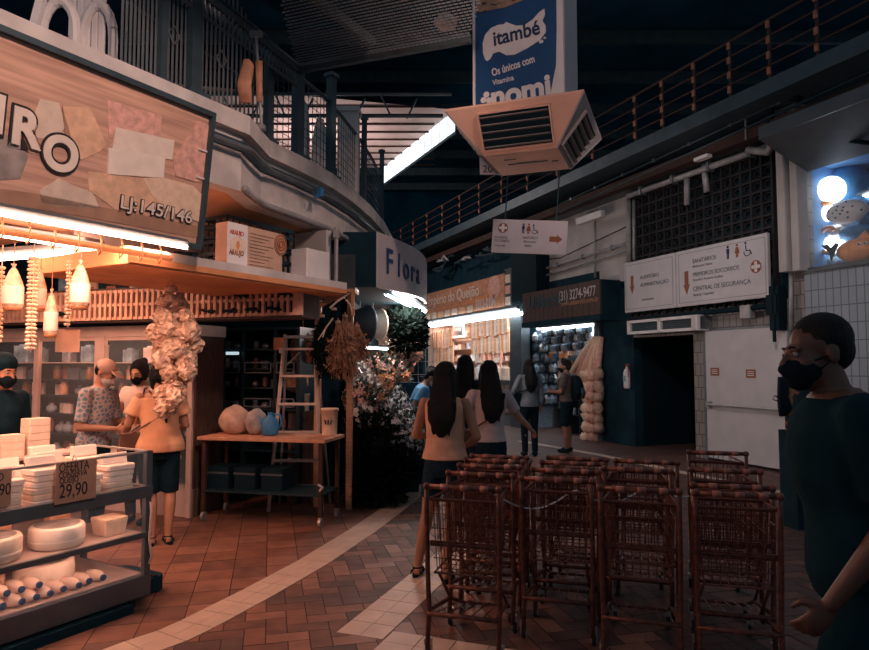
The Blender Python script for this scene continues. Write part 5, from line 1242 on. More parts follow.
# ---- flower stall goods
def sphere_pts(rn, n): 
    out = []
    while len(out) < n:
        v = Vector((rn.uniform(-1, 1), rn.uniform(-1, 1), rn.uniform(-.6, 1)))
        if .3 < v.length < 1: out.append(v)
    return out
def bunch(seed, r, leafm, petm, nl, nf, fr, label):
    rn = random.Random(seed); t_ = thing('leafy_bush' if nf == 0 else 'flower_bunch', label, 'flowers'); b = B()
    for v in sphere_pts(rn, nl):
        c = v*r*.9; d_ = (v+Vector((rn.uniform(-.5, .5), rn.uniform(-.5, .5), .2))).normalized()*r*.38; s_ = d_.cross(Vector((rn.uniform(-1, 1), rn.uniform(-1, 1), 1))).normalized()*r*.09
        b.add([c, c+d_*.5+s_, c+d_, c+d_*.5-s_], [(0, 1, 2, 3)])
    for k in range(10):
        b.tube([(0, 0, -r*1.1), tuple(sphere_pts(rn, 1)[0]*r*.7)], r*.02, 3, False)
    b.build('foliage', leafm, t_)
    if nf:
        b = B()
        for v in sphere_pts(rn, nf):
            c = v.normalized()*r*rn.uniform(.75, 1.05); q = v.to_track_quat('Z', 'Y').to_matrix()
            for a in range(5):
                w1 = q @ Vector((math.cos(a*1.257), math.sin(a*1.257), .25))*fr; w2 = q @ Vector((math.cos(a*1.257+.5), math.sin(a*1.257+.5), .12))*fr*.7; w3 = q @ Vector((math.cos(a*1.257-.5), math.sin(a*1.257-.5), .12))*fr*.7
                b.add([c, c+w3, c+w1, c+w2], [(0, 1, 2, 3)])
        b.build('blossoms', petm, t_)
    return reg(t_)
protos = {'white': bunch(1, .21, 'leaf_mid', 'petal_white', 160, 110, .034, ''), 'pink': bunch(2, .22, 'leaf_mid', 'petal_pink', 200, 55, .05, ''), 'orange': bunch(3, .2, 'leaf_mid', 'petal_orange', 200, 50, .055, ''),
          'green': bunch(4, .26, 'leaf', 'leaf', 700, 0, .03, ''), 'cream': bunch(5, .2, 'silver', 'cream_lt', 160, 50, .04, '')}
fl_ = [('white', 391, 400, 8.6, 'top of the white cascade'), ('white', 398, 412, 8.3, 'upper part of the white cascade'), ('white', 388, 413, 8.3, 'upper left of the white cascade'), ('white', 402, 426, 8.1, 'middle of the white cascade'), ('white', 394, 428, 8.0, 'middle left of the white cascade'), ('white', 408, 438, 7.9, 'lower right of the white cascade'), ('white', 402, 448, 7.8, 'lower end of the white cascade'), ('white', 411, 450, 8.0, 'lowest right of the white cascade'), ('white', 385, 402, 8.8, 'back left of the white cascade'),
       ('pink', 372, 372, 8.8, 'at the left back of the stall'), ('orange', 380, 385, 8.6, 'beside the white cascade'), ('cream', 366, 388, 8.2, 'front left, silvery leaves'), ('pink', 388, 372, 9.2, 'in the middle back of the stall'), ('orange', 396, 380, 9.4, 'next to the person in light blue'), ('cream', 358, 375, 8.3, 'by the corner post'), ('orange', 372, 400, 8.2, 'low, left of the white cascade'), ('pink', 362, 400, 8.0, 'low by the corner post'), ('cream', 378, 398, 8.5, 'between white and orange flowers'), ('cream', 360, 415, 7.9, 'lowest by the corner post'),
       ('pink', 400, 362, 10.2, 'high at the far back'), ('orange', 385, 360, 10.0, 'high behind the light tube'), ('pink', 410, 352, 10.8, 'far back, highest'), ('cream', 395, 350, 10.6, 'far back beside the highest ones'),
       ('green', 362, 436, 7.9, 'dark mass, left top'), ('green', 378, 432, 8.0, 'dark mass, top middle'), ('green', 390, 446, 7.8, 'dark mass, right top'), ('green', 364, 462, 7.8, 'dark mass, left middle'), ('green', 381, 462, 7.7, 'dark mass, centre'), ('green', 396, 466, 7.7, 'dark mass, right middle'), ('green', 366, 488, 7.6, 'dark mass, bottom left'), ('green', 384, 486, 7.6, 'dark mass, bottom right'), ('green', 404, 322, 9.6, 'hanging dark foliage under the curved sign, left'), ('green', 413, 330, 9.8, 'hanging dark foliage under the curved sign, right'), ('green', 408, 338, 9.7, 'hanging dark foliage under the curved sign, lowest')]
nm = {'white': 'bunch of tiny white flowers, ', 'pink': 'bunch of pink flowers, ', 'orange': 'bunch of orange flowers, ', 'green': 'leafy dark bush, ', 'cream': 'pale silvery flower bunch, '}
seen = set()
for kd, px, py, Y, lab in fl_:
    q = W(px, py, Y); rz = random.uniform(0, 6); L_ = (nm[kd]+lab)
    if kd not in seen: seen.add(kd); o = protos[kd]; o.location = q; o.rotation_euler.z = rz; o['label'] = L_
    else: o = dup(protos[kd], q, rz, L_, random.uniform(.9, 1.15))
# stepped stand that carries them
b = B()
for k, (z, y_) in enumerate(((.35, 7.75), (.7, 8.0), (1.05, 8.35), (1.35, 8.9))):
    b.add([(-1.05, y_, 0), (-.52+.16*k, y_, 0), (-.52+.16*k, y_+.3, 0), (-1.05, y_+.3, 0), (-1.05, y_, z), (-.52+.16*k, y_, z), (-.52+.16*k, y_+.3, z), (-1.05, y_+.3, z)], [(3, 2, 1, 0), (4, 5, 6, 7), (0, 1, 5, 4), (1, 2, 6, 5), (2, 3, 7, 6), (3, 0, 4, 7)])
tag(b.build('stepped_stand', 'dark'), 'dark stepped stand carrying the flower bunches', 'stand')
# hanging buckets
for k, (px, Y, r, m, lab) in enumerate(((360, 8.9, .19, 'slate', 'large grey round tub hanging sideways at the flower stall'), (373, 9.2, .16, 'cream', 'pale round lid behind the large grey tub'))):
    t = thing('hanging_tub', lab, 'tub', W(px, 324, Y), R(35)); b = B(); b.T = Matrix.Rotation(PI/2, 4, 'Y'); b.lathe([(r*.9, -.12), (r*1.3, .1), (r*1.38, .1), (r*1.38, .12), (r*1.3, .12), (r*.88, -.1)], n=24); b.build('tub_shell', m, t, True)
    b = B(); b.tube([(0, 0, r*1.1), (0, 0, 2.8-W(px, 324, Y).z)], .006, 4); b.build('hanging_wire', 'galv', t)
# small cards and clutter in the back of the stall
cols = ['pack_a', 'pack_b', 'petal_pink', 'cream_lt', 'petal_orange', 'pack_c']
for k in range(46):
    px, py = random.uniform(384, 422), random.uniform(322, 372); Y = random.uniform(10.9, 12.4); q = W(px, py, Y); b = B(); w_ = random.uniform(.06, .12); h_ = random.uniform(.08, .18); b.rbox((0, 0, 0), (w_, .05, h_), .01); b.k = 1; b.box((0, -.028, .01), (w_*.6, .004, h_*.3))
    tag(b.build('gift_packet', [cols[k % 6], cols[(k+3) % 6]], loc=q, rotz=random.uniform(-.5, .5)), 'small pink or pale gift packet hung at the back of the flower stall', 'packet', 'gift packets at the back of the flower stall')
# wire grid that carries the packets
b = B()
for k in range(9): b.tube([(-1.15+k*.14, 12.6, .3), (-1.15+k*.14, 12.6, 2.7)], .006, 4)
for k in range(10): b.tube([(-1.2, 12.6, .4+k*.25), (.0, 12.6, .4+k*.25)], .006, 4)
tag(b.build('wire_grid', 'galv'), 'tall wire grid at the back of the flower stall', 'grid')
# ================================================================== HANGING AIR COOLER WITH BANNERS
ca_ = Vector((.94, 6.53)); cz0, cz1 = 3.62, 4.0; an_ = R(-20.7)
t = thing('air_cooler', 'big salmon coloured air cooler outlet with louvres hanging under the banner duct', 'air cooler', (ca_.x, ca_.y, cz0), an_)
hT, hB_, hh = .65, .36, cz1-cz0
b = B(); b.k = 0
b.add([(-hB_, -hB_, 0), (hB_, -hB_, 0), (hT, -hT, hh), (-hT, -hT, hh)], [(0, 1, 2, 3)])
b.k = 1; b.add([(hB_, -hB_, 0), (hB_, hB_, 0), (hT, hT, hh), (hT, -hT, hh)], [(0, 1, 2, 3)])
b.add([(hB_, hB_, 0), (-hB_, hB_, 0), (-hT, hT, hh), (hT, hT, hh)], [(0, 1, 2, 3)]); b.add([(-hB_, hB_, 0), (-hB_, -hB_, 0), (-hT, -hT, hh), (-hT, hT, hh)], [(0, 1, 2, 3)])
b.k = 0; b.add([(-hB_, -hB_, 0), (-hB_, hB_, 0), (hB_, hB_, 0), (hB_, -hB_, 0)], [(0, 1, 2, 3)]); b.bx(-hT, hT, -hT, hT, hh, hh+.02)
b.k = 1
for x, y in ((1, -1), (1, 1), (-1, 1), (-1, -1)): b.tube([(x*hB_, y*hB_, 0), (x*hT, y*hT, hh)], .012, 4)
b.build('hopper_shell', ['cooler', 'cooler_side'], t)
for sd, m in ((0, 'cooler'), (1, 'cooler_side'), (2, 'cooler_side'), (3, 'cooler_side')):
    Rz = Matrix.Rotation(R(90*sd), 4, 'Z'); g = math.atan2(hT-hB_, hh); sl = math.hypot(hT-hB_, hh)
    Tm = Rz @ Matrix.Translation((0, -hB_, 0)) @ Matrix.Rotation(g, 4, 'X')
    b = B(); b.T = Tm; x0, x1, z0, z1 = -.33, .33, .06, sl-.07
    b.bx(x0, x1, -.004, .0, z0, z1); w1 = b.build('vent_opening', 'black', t)
    for k in range(5):
        b = B(); b.T = Tm; zz_ = z0+.02+k*(z1-z0-.04)/4.3; b.T = Tm @ Matrix.Translation((0, -.018, zz_)) @ Matrix.Rotation(R(-35), 4, 'X'); b.bx(x0+.01, x1-.01, -.022, .022, 0, .006); b.build('louvre', 'louvre', w1)
    b = B(); b.T = Tm
    for q in ((x0-.015, x0, z0, z1), (x1, x1+.015, z0, z1), (x0-.015, x1+.015, z0-.015, z0), (x0-.015, x1+.015, z1, z1+.015)): b.bx(q[0], q[1], -.03, 0, q[2], q[3])
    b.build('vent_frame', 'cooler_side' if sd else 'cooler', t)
b = B(); b.bx(-.2, .2, -.02, .0, -.006, 0); b.bx(-.1, .1, -.035, -.02, -.006, 0); b.bx(.24, .3, .02, .04, -.006, 0); b.bx(-.2, -.08, -.18, -.165, -.006, 0); b.build('nameplate', 'teal_steel', t)
b = B()
for k in range(12): b.bx(-.3+k*.022, -.286+k*.022, -.352, -.33, -.004, 0)
b.build('embossed_letters', 'cooler_side', t)
t = thing('banner_duct', 'white square duct rising above the cooler with a blue milk advertising banner', 'banner', (ca_.x, ca_.y, cz1+.02), an_)
hd = .44; Hd_ = 2.6
b = B(); b.bx(-hd, hd, -hd, hd, .03, Hd_); b.bx(-hd-.05, hd+.05, -hd-.05, hd+.05, 0, .03); b.build('duct', 'white', t)
yb_ = -hd-.008
xl_, xr_ = -hd+.03, hd-.06
b = B(); P = [(xl_, .04), (xr_-.1, .04), (xr_-.06, .12), (xr_-.01, .35), (xr_, .7), (xr_, Hd_-.1), (xl_, Hd_-.1)]; b.plate(P, yb_, -hd); b.build('blue_banner', 'navy', t)
b = B(); sp_ = [(-.31, .52), (-.33, .6), (-.335, .72), (-.31, .82), (-.25, .89), (-.18, .91), (-.12, .905), (-.1, .93), (-.06, .9), (.0, .86), (.08, .85), (.16, .9), (.22, .97), (.27, 1.0), (.275, .93), (.25, .86), (.28, .8), (.28, .72), (.22, .64), (.1, .57), (-.02, .52), (-.1, .53), (-.17, .59), (-.23, .58), (-.26, .52), (-.29, .5)]
b.plate([(x, .5+(z-.5)*.82) for x, z in sp_], yb_-.008, yb_); b.build('milk_splash', 'white', t)
for x, z, r in ((.235, .6, .022), (.27, .63, .013)): b = B(); b.plate([(x+r*math.cos(a*PI/5), z+r*.8*math.sin(a*PI/5)) for a in range(10)], yb_-.006, yb_); b.build('milk_drop', 'white', t)
text('itambé', .2, 'navy_ink', t, TR(-.225, yb_-.012, .635, R(-5)), bold=.004, sx=.84)
text('Os únicos com', .105, 'white', t, TR(-.24, yb_-.006, .34, R(-10)), bold=.002, sx=.66)
text('Vitamina', .075, 'white', t, TR(-.235, yb_-.006, .25, R(-6)), bold=.001, sx=.8)
text('nomi', .3, 'white', t, TR(-.25, yb_-.006, .03, R(-4)), bold=.012, sx=.95, name='bubble_lettering')
b = B()
for x, z, r in ((-.3, .17, .03), (-.33, .12, .03), (-.275, .11, .03)): b.plate([(x+r*math.cos(a*PI/5), z+r*math.sin(a*PI/5)) for a in range(10)], yb_-.005, yb_)
b.build('printed_clover', 'white', t)
rn = random.Random(4); b = B(); b.k = 3; b.plate([(xl_+.01, 1.0), (xl_+.3, 1.0), (xr_-.02, 1.1), (xr_-.02, 1.36), (xl_+.01, 1.36)], yb_-.003, yb_)
for k in range(110):
    x = rn.uniform(xl_+.03, xr_-.03); z = rn.uniform(.985+.13*(x+.4), 1.33); r = rn.uniform(.02, .035); b.k = rn.choice((0, 0, 1, 2, 3)); b.plate([(x+r*math.cos(a*PI/3), z+r*.5*math.sin(a*PI/3)) for a in range(6)], yb_-.003-.00004*k, yb_)
b.build('printed_nuts', ['sack', 'wood_dark', 'cream', 'card'], t)
b = B(); b.T = Matrix.Rotation(PI/2, 4, 'Z'); b.bx(-hd+.03, hd-.05, -hd-.006, -hd, .05, Hd_); b.build('side_banner', 'sign_pink', t)
b = B(); b.tube([(-.3, 0, Hd_), (-.3, 0, 5.4)], .02, 5); b.tube([(.3, 0, Hd_), (.3, 0, 5.4)], .02, 5); b.build('hanger_rods', 'teal_steel', t)
b = B(); b.box((0, 0, 0), (.26, .02, .2)); t2 = thing('number_board', 'small pale board with 20 printed on it below the cooler, partly hidden', 'sign', W(491, 166, 7.6), 0); b.build('board', 'sign_pink', t2); text('20', .12, 'ink', t2, TR(-.1, -.014, -.08)); b = B(); b.tube([(0, 0, .1), (0, 0, 1.5)], .008, 4); b.build('hanging_cord', 'teal_steel', t2)
# pendant lamp
q = W(446, 22, 9.5); t = thing('pendant_lamp', 'small pale crumpled pendant lamp high up near the dark ceiling', 'lamp', q); rn = random.Random(2)
b = B(); b.ell((0, 0, 0), (.17, .17, .11), 12, 8); b.v = [(x*rn.uniform(.8, 1.2), y*rn.uniform(.8, 1.2), z*rn.uniform(.8, 1.2)) for x, y, z in b.v]; b.build('lamp_shade', 'sack', t); b = B(); b.tube([(0, 0, .1), (0, 0, 9.5-q.z)], .012, 4); b.build('cord', 'teal_steel', t)
# ================================================================== HANGING DIRECTION SIGN
a, c = W(491, 236, 8.5), W(566, 236, 8.3)
DF = Frame(a.x, a.y, math.atan2(c.y-a.y, c.x-a.x)); wS = (c.xy-a.xy).length; zt, zb_ = W(491, 219, 8.5).z, W(491, 252, 8.5).z; hS = zt-zb_
t = thing('direction_sign', 'hanging pale direction sign with first-aid cross, toilet symbols and right arrow', 'sign', (a.x, a.y, zb_), DF.a)
t.rotation_euler = (0, R(4.3), DF.a)
b = B(); b.bx(0, wS, 0, .03, 0, hS); b.build('sign_board', 'sign_pink', t, bevel=.003)
def ring(b, x, z, r, w_, y): 
    n = 20; vs = [(x+rr*math.cos(2*PI*k/n), yy, z+rr*math.sin(2*PI*k/n)) for yy in (y, y+.004) for rr in (r, r-w_) for k in range(n)]
    fs = []
    for k in range(n):
        j = (k+1) % n; fs += [(k, n+k, n+j, j), (k, j, 2*n+j, 2*n+k), (n+k, 3*n+k, 3*n+j, n+j)]
    b.add(vs, fs)
def medcross(t_, x, z, r, y):
    b = B(); b.plate([(x+r*math.cos(a*PI/10), z+r*math.sin(a*PI/10)) for a in range(20)], y, y+.004); b.build('round_emblem', 'rust_ink', t_)
    b = B(); b.bx(x-r*.25, x+r*.25, y-.003, y, z-r*.8, z+r*.8); b.bx(x-r*.8, x+r*.8, y-.0031, y, z-r*.25, z+r*.25); b.build('white_cross', 'white', t_)
def man_icon(t_, x, z, h_, y, m, skirt=False):
    b = B(); b.plate([(x+h_*.1*math.cos(a*PI/6), z+h_*.88+h_*.1*math.sin(a*PI/6)) for a in range(12)], y-.004, y)
    if skirt: b.plate([(x-h_*.1, z+h_*.74), (x+h_*.1, z+h_*.74), (x+h_*.22, z+h_*.3), (x-h_*.22, z+h_*.3)], y-.004, y)
    else: b.bx(x-h_*.13, x+h_*.13, y-.004, y, z+h_*.38, z+h_*.74)
    b.bx(x-h_*.1, x-h_*.02, y-.004, y, z, z+h_*.4); b.bx(x+h_*.02, x+h_*.1, y-.004, y, z, z+h_*.4); b.build('toilet_symbol', m, t_)
def chair_icon(t_, x, z, h_, y):
    b = B(); b.plate([(x-h_*.15+h_*.09*math.cos(a*PI/6), z+h_*.9+h_*.09*math.sin(a*PI/6)) for a in range(12)], y-.004, y)
    b.tube([(x-h_*.15, y-.002, z+h_*.75), (x-h_*.1, y-.002, z+h_*.35), (x+h_*.2, y-.002, z+h_*.35), (x+h_*.35, y-.002, z+h_*.05)], h_*.045, 4)
    b.tube([(x-h_*.02+h_*.28*math.cos(a*PI/8), y-.002, z+h_*.25+h_*.28*math.sin(a*PI/8)) for a in range(7, 17)], h_*.03, 4); b.build('wheelchair_symbol', 'navy_ink', t_)
def arrow(t_, x, z, ln, w_, ang, y, m='rust_ink'):
    P = [(0, w_*.28), (ln*.6, w_*.28), (ln*.55, w_*.5), (ln, 0), (ln*.55, -w_*.5), (ln*.6, -w_*.28), (0, -w_*.28)]; b = B(); c_, s_ = math.cos(ang), math.sin(ang)
    b.plate([(x+p*c_-q*s_, z+p*s_+q*c_) for p, q in P], y-.004, y); b.build('arrow', m, t_)
medcross(t, wS*.14, hS*.74, .065, -.005)
man_icon(t, wS*.415, hS*.6, .13, 0, 'navy_ink'); man_icon(t, wS*.485, hS*.58, .14, 0, 'rust_ink', True); chair_icon(t, wS*.57, hS*.6, .12, 0)
arrow(t, wS*.77, hS*.45, wS*.17, .12, 0, 0)
for k, (s_, x, z) in enumerate((('PRIMEIROS', .03, .42), ('SOCORROS', .035, .32), ('First Aid', .05, .18), ('SANITÁRIOS', .41, .44), ('Restrooms', .43, .32), ('Baños', .45, .2))): text(s_, .042, 'slate', t, TR(wS*x, -.003, hS*z), ext=.001, sx=.85)
b = B(); 
for x in (.15, wS-.15): b.tube([(x, .015, hS), (x, .015, 9.4-zb_)], .008, 4)
b.build('hanging_rods', 'teal_steel', t)
# ================================================================== WALL SIGN
x0, zt = RW.hit(624, 263, -.18); x1, _ = RW.hit(767, 233, -.18); zb_ = RW.hit(770, 297, -.18)[1]; zt = (zt+RW.hit(767, 233, -.18)[1])/2; hS = zt-zb_; wS = x1-x0
t = thing('information_board', '', 'sign', RW.p(x0, -.18, zb_), RW.a)
t['label'] = 'large pale two-panel sign listing SANITÁRIOS and CENTRAL DE SEGURANÇA above the doorway'
b = B(); b.bx(0, wS*.42, 0, .06, 0, hS); b.build('left_panel', 'panel_white', t, bevel=.01); b = B(); b.bx(wS*.425, wS, 0, .06, 0, hS); b.build('right_panel', 'panel_white', t, bevel=.01)
for xa, xb in ((.04, wS*.4), (wS*.445, wS-.04)):
    b = B(); 
    for q in ((xa, xb, .06, .066), (xa, xb, hS-.066, hS-.06), (xa, xa+.006, .06, hS-.06), (xb-.006, xb, .06, hS-.06)): b.bx(q[0], q[1], -.002, 0, q[2], q[3])
    b.build('printed_border', 'slate', t)
arrow(t, wS*.07, hS*.72, hS*.36, .14, -PI/2, 0); arrow(t, wS*.5, hS*.62, hS*.42, .16, -PI/2, 0)
for s_, fx, fz, sz in (('AUDITÓRIO', .14, .62, .1), ('ADMINISTRAÇÃO', .14, .47, .1), ('Administration', .15, .2, .06), ('SANITÁRIOS', .545, .74, .1), ('Restrooms / Baños', .545, .66, .06), ('PRIMEIROS SOCORROS', .545, .5, .1), ('First Aid / Primeros Auxilios', .545, .42, .06), ('CENTRAL DE SEGURANÇA', .545, .25, .105), ('Security / Seguridad', .545, .16, .06)):
    text(s_, sz, 'slate', t, TR(wS*fx, -.004, hS*fz), ext=.001, sx=.95)
man_icon(t, wS*.775, hS*.7, .22, 0, 'navy_ink'); man_icon(t, wS*.83, hS*.7, .22, 0, 'rust_ink', True); chair_icon(t, wS*.89, hS*.7, .22, 0); medcross(t, wS*.935, hS*.5, .1, -.004)
# bits of conduit around
b = B(); b.rbox((0, 0, 0), (.2, .14, .2), .03); tag(b.build('wall_speaker', 'pipe', loc=RW.p(s(756), -.15, zz(756, 312)), rotz=RW.a), 'small pale box under the right end of the wall sign', 'box')
b = B(); b.bx(-.08, .08, -.07, .1, -.33, .33); b.bx(-.12, .06, -.09, -.07, -.1, .2); b.bx(-.02, .02, -.09, -.06, -.5, .45); tag(b.build('fuse_box', 'black', loc=RW.p(s(779, -.14), -.14, zz(779, 308, -.14)), rotz=RW.a), 'black electrical box at the foot of the pale column', 'box')
b = B(); b.rbox((0, 0, 0), (.3, .12, .05), .02); tag(b.build('wall_lamp', 'white', loc=RW.p(s(734), -.55, zz(734, 146, -.55)), rotz=RW.a), 'short unlit white tube fitting by the top of the screen', 'lamp')
rpipe('black cable bundle running below the wall sign', [(628, 321, -.16), (770, 306, -.16)], .04, 'black')
rpipe('thin cable sagging along the pale upper wall', [(520, 262, -.06), (560, 258, -.06), (628, 226, -.06)], .012, 'black')
q = RW.hit(752, 88, -.9); b = B(); b.tube([(0, 0, 0), (0, 0, .45), (.05, 0, .52), (.14, 0, .5)], .015, 6); b.ell((.16, 0, .47), (.05, .05, .035)); tag(b.build('camera_pole', 'pipe', loc=RW.p(RW.hit(746, 140, -.5)[0], -.5, RW.hit(746, 140, -.5)[1])), 'thin pole with a small lamp head beside the bent pipes', 'pole')
rng = random.Random(12)
for k in range(14):
    px = rng.uniform(430, 520); py = 282-(px-430)*.3+rng.uniform(-24, -8); x, z = RW.hit(px, py, -.4); b = B(); ln = rng.uniform(.5, 1.4); b.tube([(0, 0, 0), (ln*.5, -.02, rng.uniform(-.1, .12)), (ln, 0, rng.uniform(-.1, .25))], rng.uniform(.02, .04), 5); b.box((ln*.3, 0, .0), (.08, .07, .09))
    tag(b.build('service_pipe', ['slate', 'teal_steel', 'pipe'][k % 3], loc=RW.p(x, -.3-.1*(k % 3), z), rotz=RW.a), 'dull pipe or cable among the clutter above the brown shop sign', 'pipe', 'pipes above the brown shop sign')
# ================================================================== SHOP 1 (brown sign, stick packs)
def shop_room(name, xa, xb, zt_, dep, m):
    b = B(); b.bx(xa, xb, dep, dep+.1, 0, zt_+.3); b.bx(xa-.1, xa, .2, dep, 0, zt_+.3); b.bx(xb, xb+.1, .2, dep, 0, zt_+.3); b.bx(xa, xb, .2, dep, zt_+.12, zt_+.2); return struct(b.build(name, m, loc=RW.o, rotz=RW.a))
shop_room('wall_shop_interior', X1a, X1b, Z1, 1.25, 'plaster_warm'); shop_room('wall_shop_interior_dark', X2a, X2b, Z2, 1.05, 'blue_grey')
yS = -.35; sz0 = RW.hit(519, 305, yS)[1]; sxa, sxb = RW.s(424, yS), RW.s(505, yS); sz1 = RW.hit(505, 273, yS)[1]
t = thing('brown_shop_sign', 'brown lit sign board with pale cartoonish lettering and phone number over the left far shop', 'sign', RW.p(sxa, yS, sz0), RW.a); t['label'] = 'brown sign board with pale lettering and number 3213-0104 over the left far shop'
SWd, SHt = sxb-sxa, sz1-sz0
b = B(); b.bx(0, SWd, 0, .3, 0, SHt); b.build('sign_board', 'wood_orange', t); b = B(); b.bx(-.05, SWd+.05, -.02, .32, -.06, 0); b.bx(-.05, SWd+.05, -.02, .32, SHt, SHt+.05); b.build('sign_frame', 'dark', t)
text('Império do Queijão', .46, 'cream_lt', t, TR(.4, -.01, SHt*.52, R(0)), bold=.004, sx=1.05); text('3213-0104', .36, 'white', t, TR(SWd*.7, -.01, SHt*.1), bold=.002, sx=.8)
b = B(); b.plate([(SWd*.5, SHt*.3), (SWd*.8, SHt*.34), (SWd*.86, SHt*.5), (SWd*.62, SHt*.44)], -.008, 0); b.plate([(.1, SHt*.28), (SWd*.5, SHt*.34), (SWd*.5, SHt*.38), (.1, SHt*.33)], -.008, 0); b.build('printed_swoosh', 'orange', t)
b = B(); b.plate([(SWd*.9+.34*math.cos(a*PI/8), SHt*.66+.34*math.sin(a*PI/8)) for a in range(16)], -.012, 0); b.plate([(SWd*.88, SHt*.45), (SWd*.92, SHt*.45), (SWd*.9, SHt*.2)], -.012, 0); b.build('printed_badge', 'petal_pink', t)
for k in range(7): b = B(); b.rbox((.35+k*.55, -.008, SHt*.13), (.36, .012, SHt*.22), .004); b.build('product_picture', ['cream', 'cream_lt', 'cheese_rind'][k % 3], t)
b = B(); xa_ = RW.s(505, yS)-sxa; xb_ = RW.s(512, yS)-sxa; b.bx(xa_, xb_, 0, .3, 0, SHt+.1); b.build('side_strip', 'slate', t)
for k in range(3): b = B(); b.rbox(((xa_+xb_)/2, -.008, SHt*(.17+.32*k)), ((xb_-xa_)*.7, .012, SHt*.24), .004); b.build('side_picture', ['cream_lt', 'petal_pink', 'cream'][k], t)
ta_, tb_ = RW.hit(418, 329, -.5), RW.hit(518, 309, -.5)
tube_lamp('long bright cool tube lamp along the bottom of the brown shop sign, front one', RW.p(ta_[0], -.5, sz0-.16), RW.p(tb_[0], -.5, sz0-.16), 'tube_cool', .045)
tube_lamp('second cool tube lamp behind the front one under the brown shop sign', RW.p(ta_[0]+.4, -.3, sz0-.22), RW.p(tb_[0], -.3, sz0-.22), 'tube_cool', .035)
# stick packs hanging in curtains
spm = [B().rbox((0, 0, 0), (.11, .05, .62), .02).mesh('stick_pack', m) for m in ('pack_a', 'cream', 'petal_orange', 'cheese_rind')]
def zr(px, py, off): return RW.hit(px, py, off)[1]
kx = 0
for pa, pb, ytop, n, lab in ((425, 452, 334, 15, 'left'), (470, 508, 320, 20, 'right')):
    for row in range(2):
        for k in range(n):
            px = pa+(pb-pa)*(k+.5)/n; x = RW.s(px, .35); z = zr(px, ytop-(px-pa)*.22, .35)-.3-row*.5
            o = bpy.data.objects.new('stick_pack', spm[kx*7 % 4]); kx += 1; COL.objects.link(o); o.location = RW.p(x, .35+.06*row, z); o.rotation_euler.z = RW.a+random.uniform(-.2, .2); o.scale = (1, 1, random.uniform(.8, 1.1))
            tag(o, f'long orange-tan pack hanging in the {lab} curtain of packs of the left far shop, {"upper" if row == 0 else "lower"} row', 'packet', f'hanging packs, {lab} curtain {"upper" if row == 0 else "lower"} row')
            o['label'] = f'long tan pack hanging in the {lab} curtain, {"upper" if row == 0 else "lower"} row, left far shop'
for pa, pb, lab in ((424, 453, 'left'), (469, 509, 'right')):
    b = B(); x0_, x1_ = RW.s(pa, .4), RW.s(pb, .4); b.tube([RW.p(x0_, .36, zr(pa, 330, .36)+.15), RW.p(x1_, .36, zr(pa, 330, .36)+.15)], .02, 5); tag(b.build('hanging_rod', 'galv'), f'rod carrying the {lab} curtain of hanging packs in the left far shop', 'rod')
shm = [B().rbox((0, 0, .1), (.2, .15, .2), .02).mesh('shop_product', m) for m in ('pack_a', 'pack_b', 'white', 'pack_c', 'petal_pink', 'cream', 'pack_d')]
shm2 = [B().lathe([(.07, 0), (.08, .02), (.08, .16), (.05, .2), (.05, .24)], n=10).mesh('shop_product', m) for m in ('pack_b', 'pack_e', 'silver', 'white', 'bluish', 'pack_a')]
def shelves(label, xa, xb, y, zs, dep=.35, m='galv', sc=1.0, mats=shm, tag_='', gap=(.22, .34), maxn=40):
    t_ = thing('shop_shelf', label, 'shelf', RW.p(xa, y, 0), RW.a)
    for z in zs: b = B(); b.bx(0, xb-xa, 0, dep, z-.02, z); b.build('shelf_board', m, t_)
    for x in (0, xb-xa-.03): b = B(); b.bx(x, x+.03, 0, dep, 0, zs[-1]+.1); b.build('side_post', m, t_)
    for i, z in enumerate(zs):
        x = xa+.15; c_ = 0
        while x < xb-.1 and c_ < maxn:
            o = bpy.data.objects.new('shop_product', random.choice(mats)); COL.objects.link(o); o.location = RW.p(x, y+.12, z+.0005); o.rotation_euler.z = RW.a+random.uniform(-.3, .3); f_ = random.uniform(.7, 1.1)*sc; o.scale = (f_, f_, f_); x += random.uniform(*gap); c_ += 1
            L2 = f'small product on shelf {["one", "two", "three", "four", "five", "six"][i]} from the bottom, {tag_}'; tag(o, L2, 'product', f'products, {tag_}, shelf {i+1}')
shelves('pale shelving filled with goods at the back of the left far shop', X1a+.1, X1b-.1, .8, (.9, 1.3, 1.7, 2.1, 2.5), mats=shm, tag_='back of the left far shop', gap=(.26, .4))
for k, (px, py, w_, h_, m) in enumerate(((490, 340, 1.3, .22, 'wood_orange'), (486, 346, 1.0, .2, 'pack_d'), (460, 330, .8, .35, 'silver'), (480, 356, .3, .5, 'cream'), (500, 361, .4, .6, 'petal_pink'), (450, 348, .3, .6, 'pack_a'), (440, 341, .4, .4, 'petal_orange'))):
    x, z = RW.hit(px, py, .55); b = B(); b.rbox((0, 0, 0), (w_, .1, h_), .03); b.k = 1; b.box((0, -.055, 0), (w_*.7, .01, h_*.3)); tag(b.build('hanging_poster', [m, 'cream_lt'], loc=RW.p(x, .5, z), rotz=RW.a), ['wide orange board', 'wide dark board', 'grey frame', 'cream card', 'pink card', 'tilted orange pack', 'bright orange pack'][k]+' hung in the middle of the left far shop', 'board')
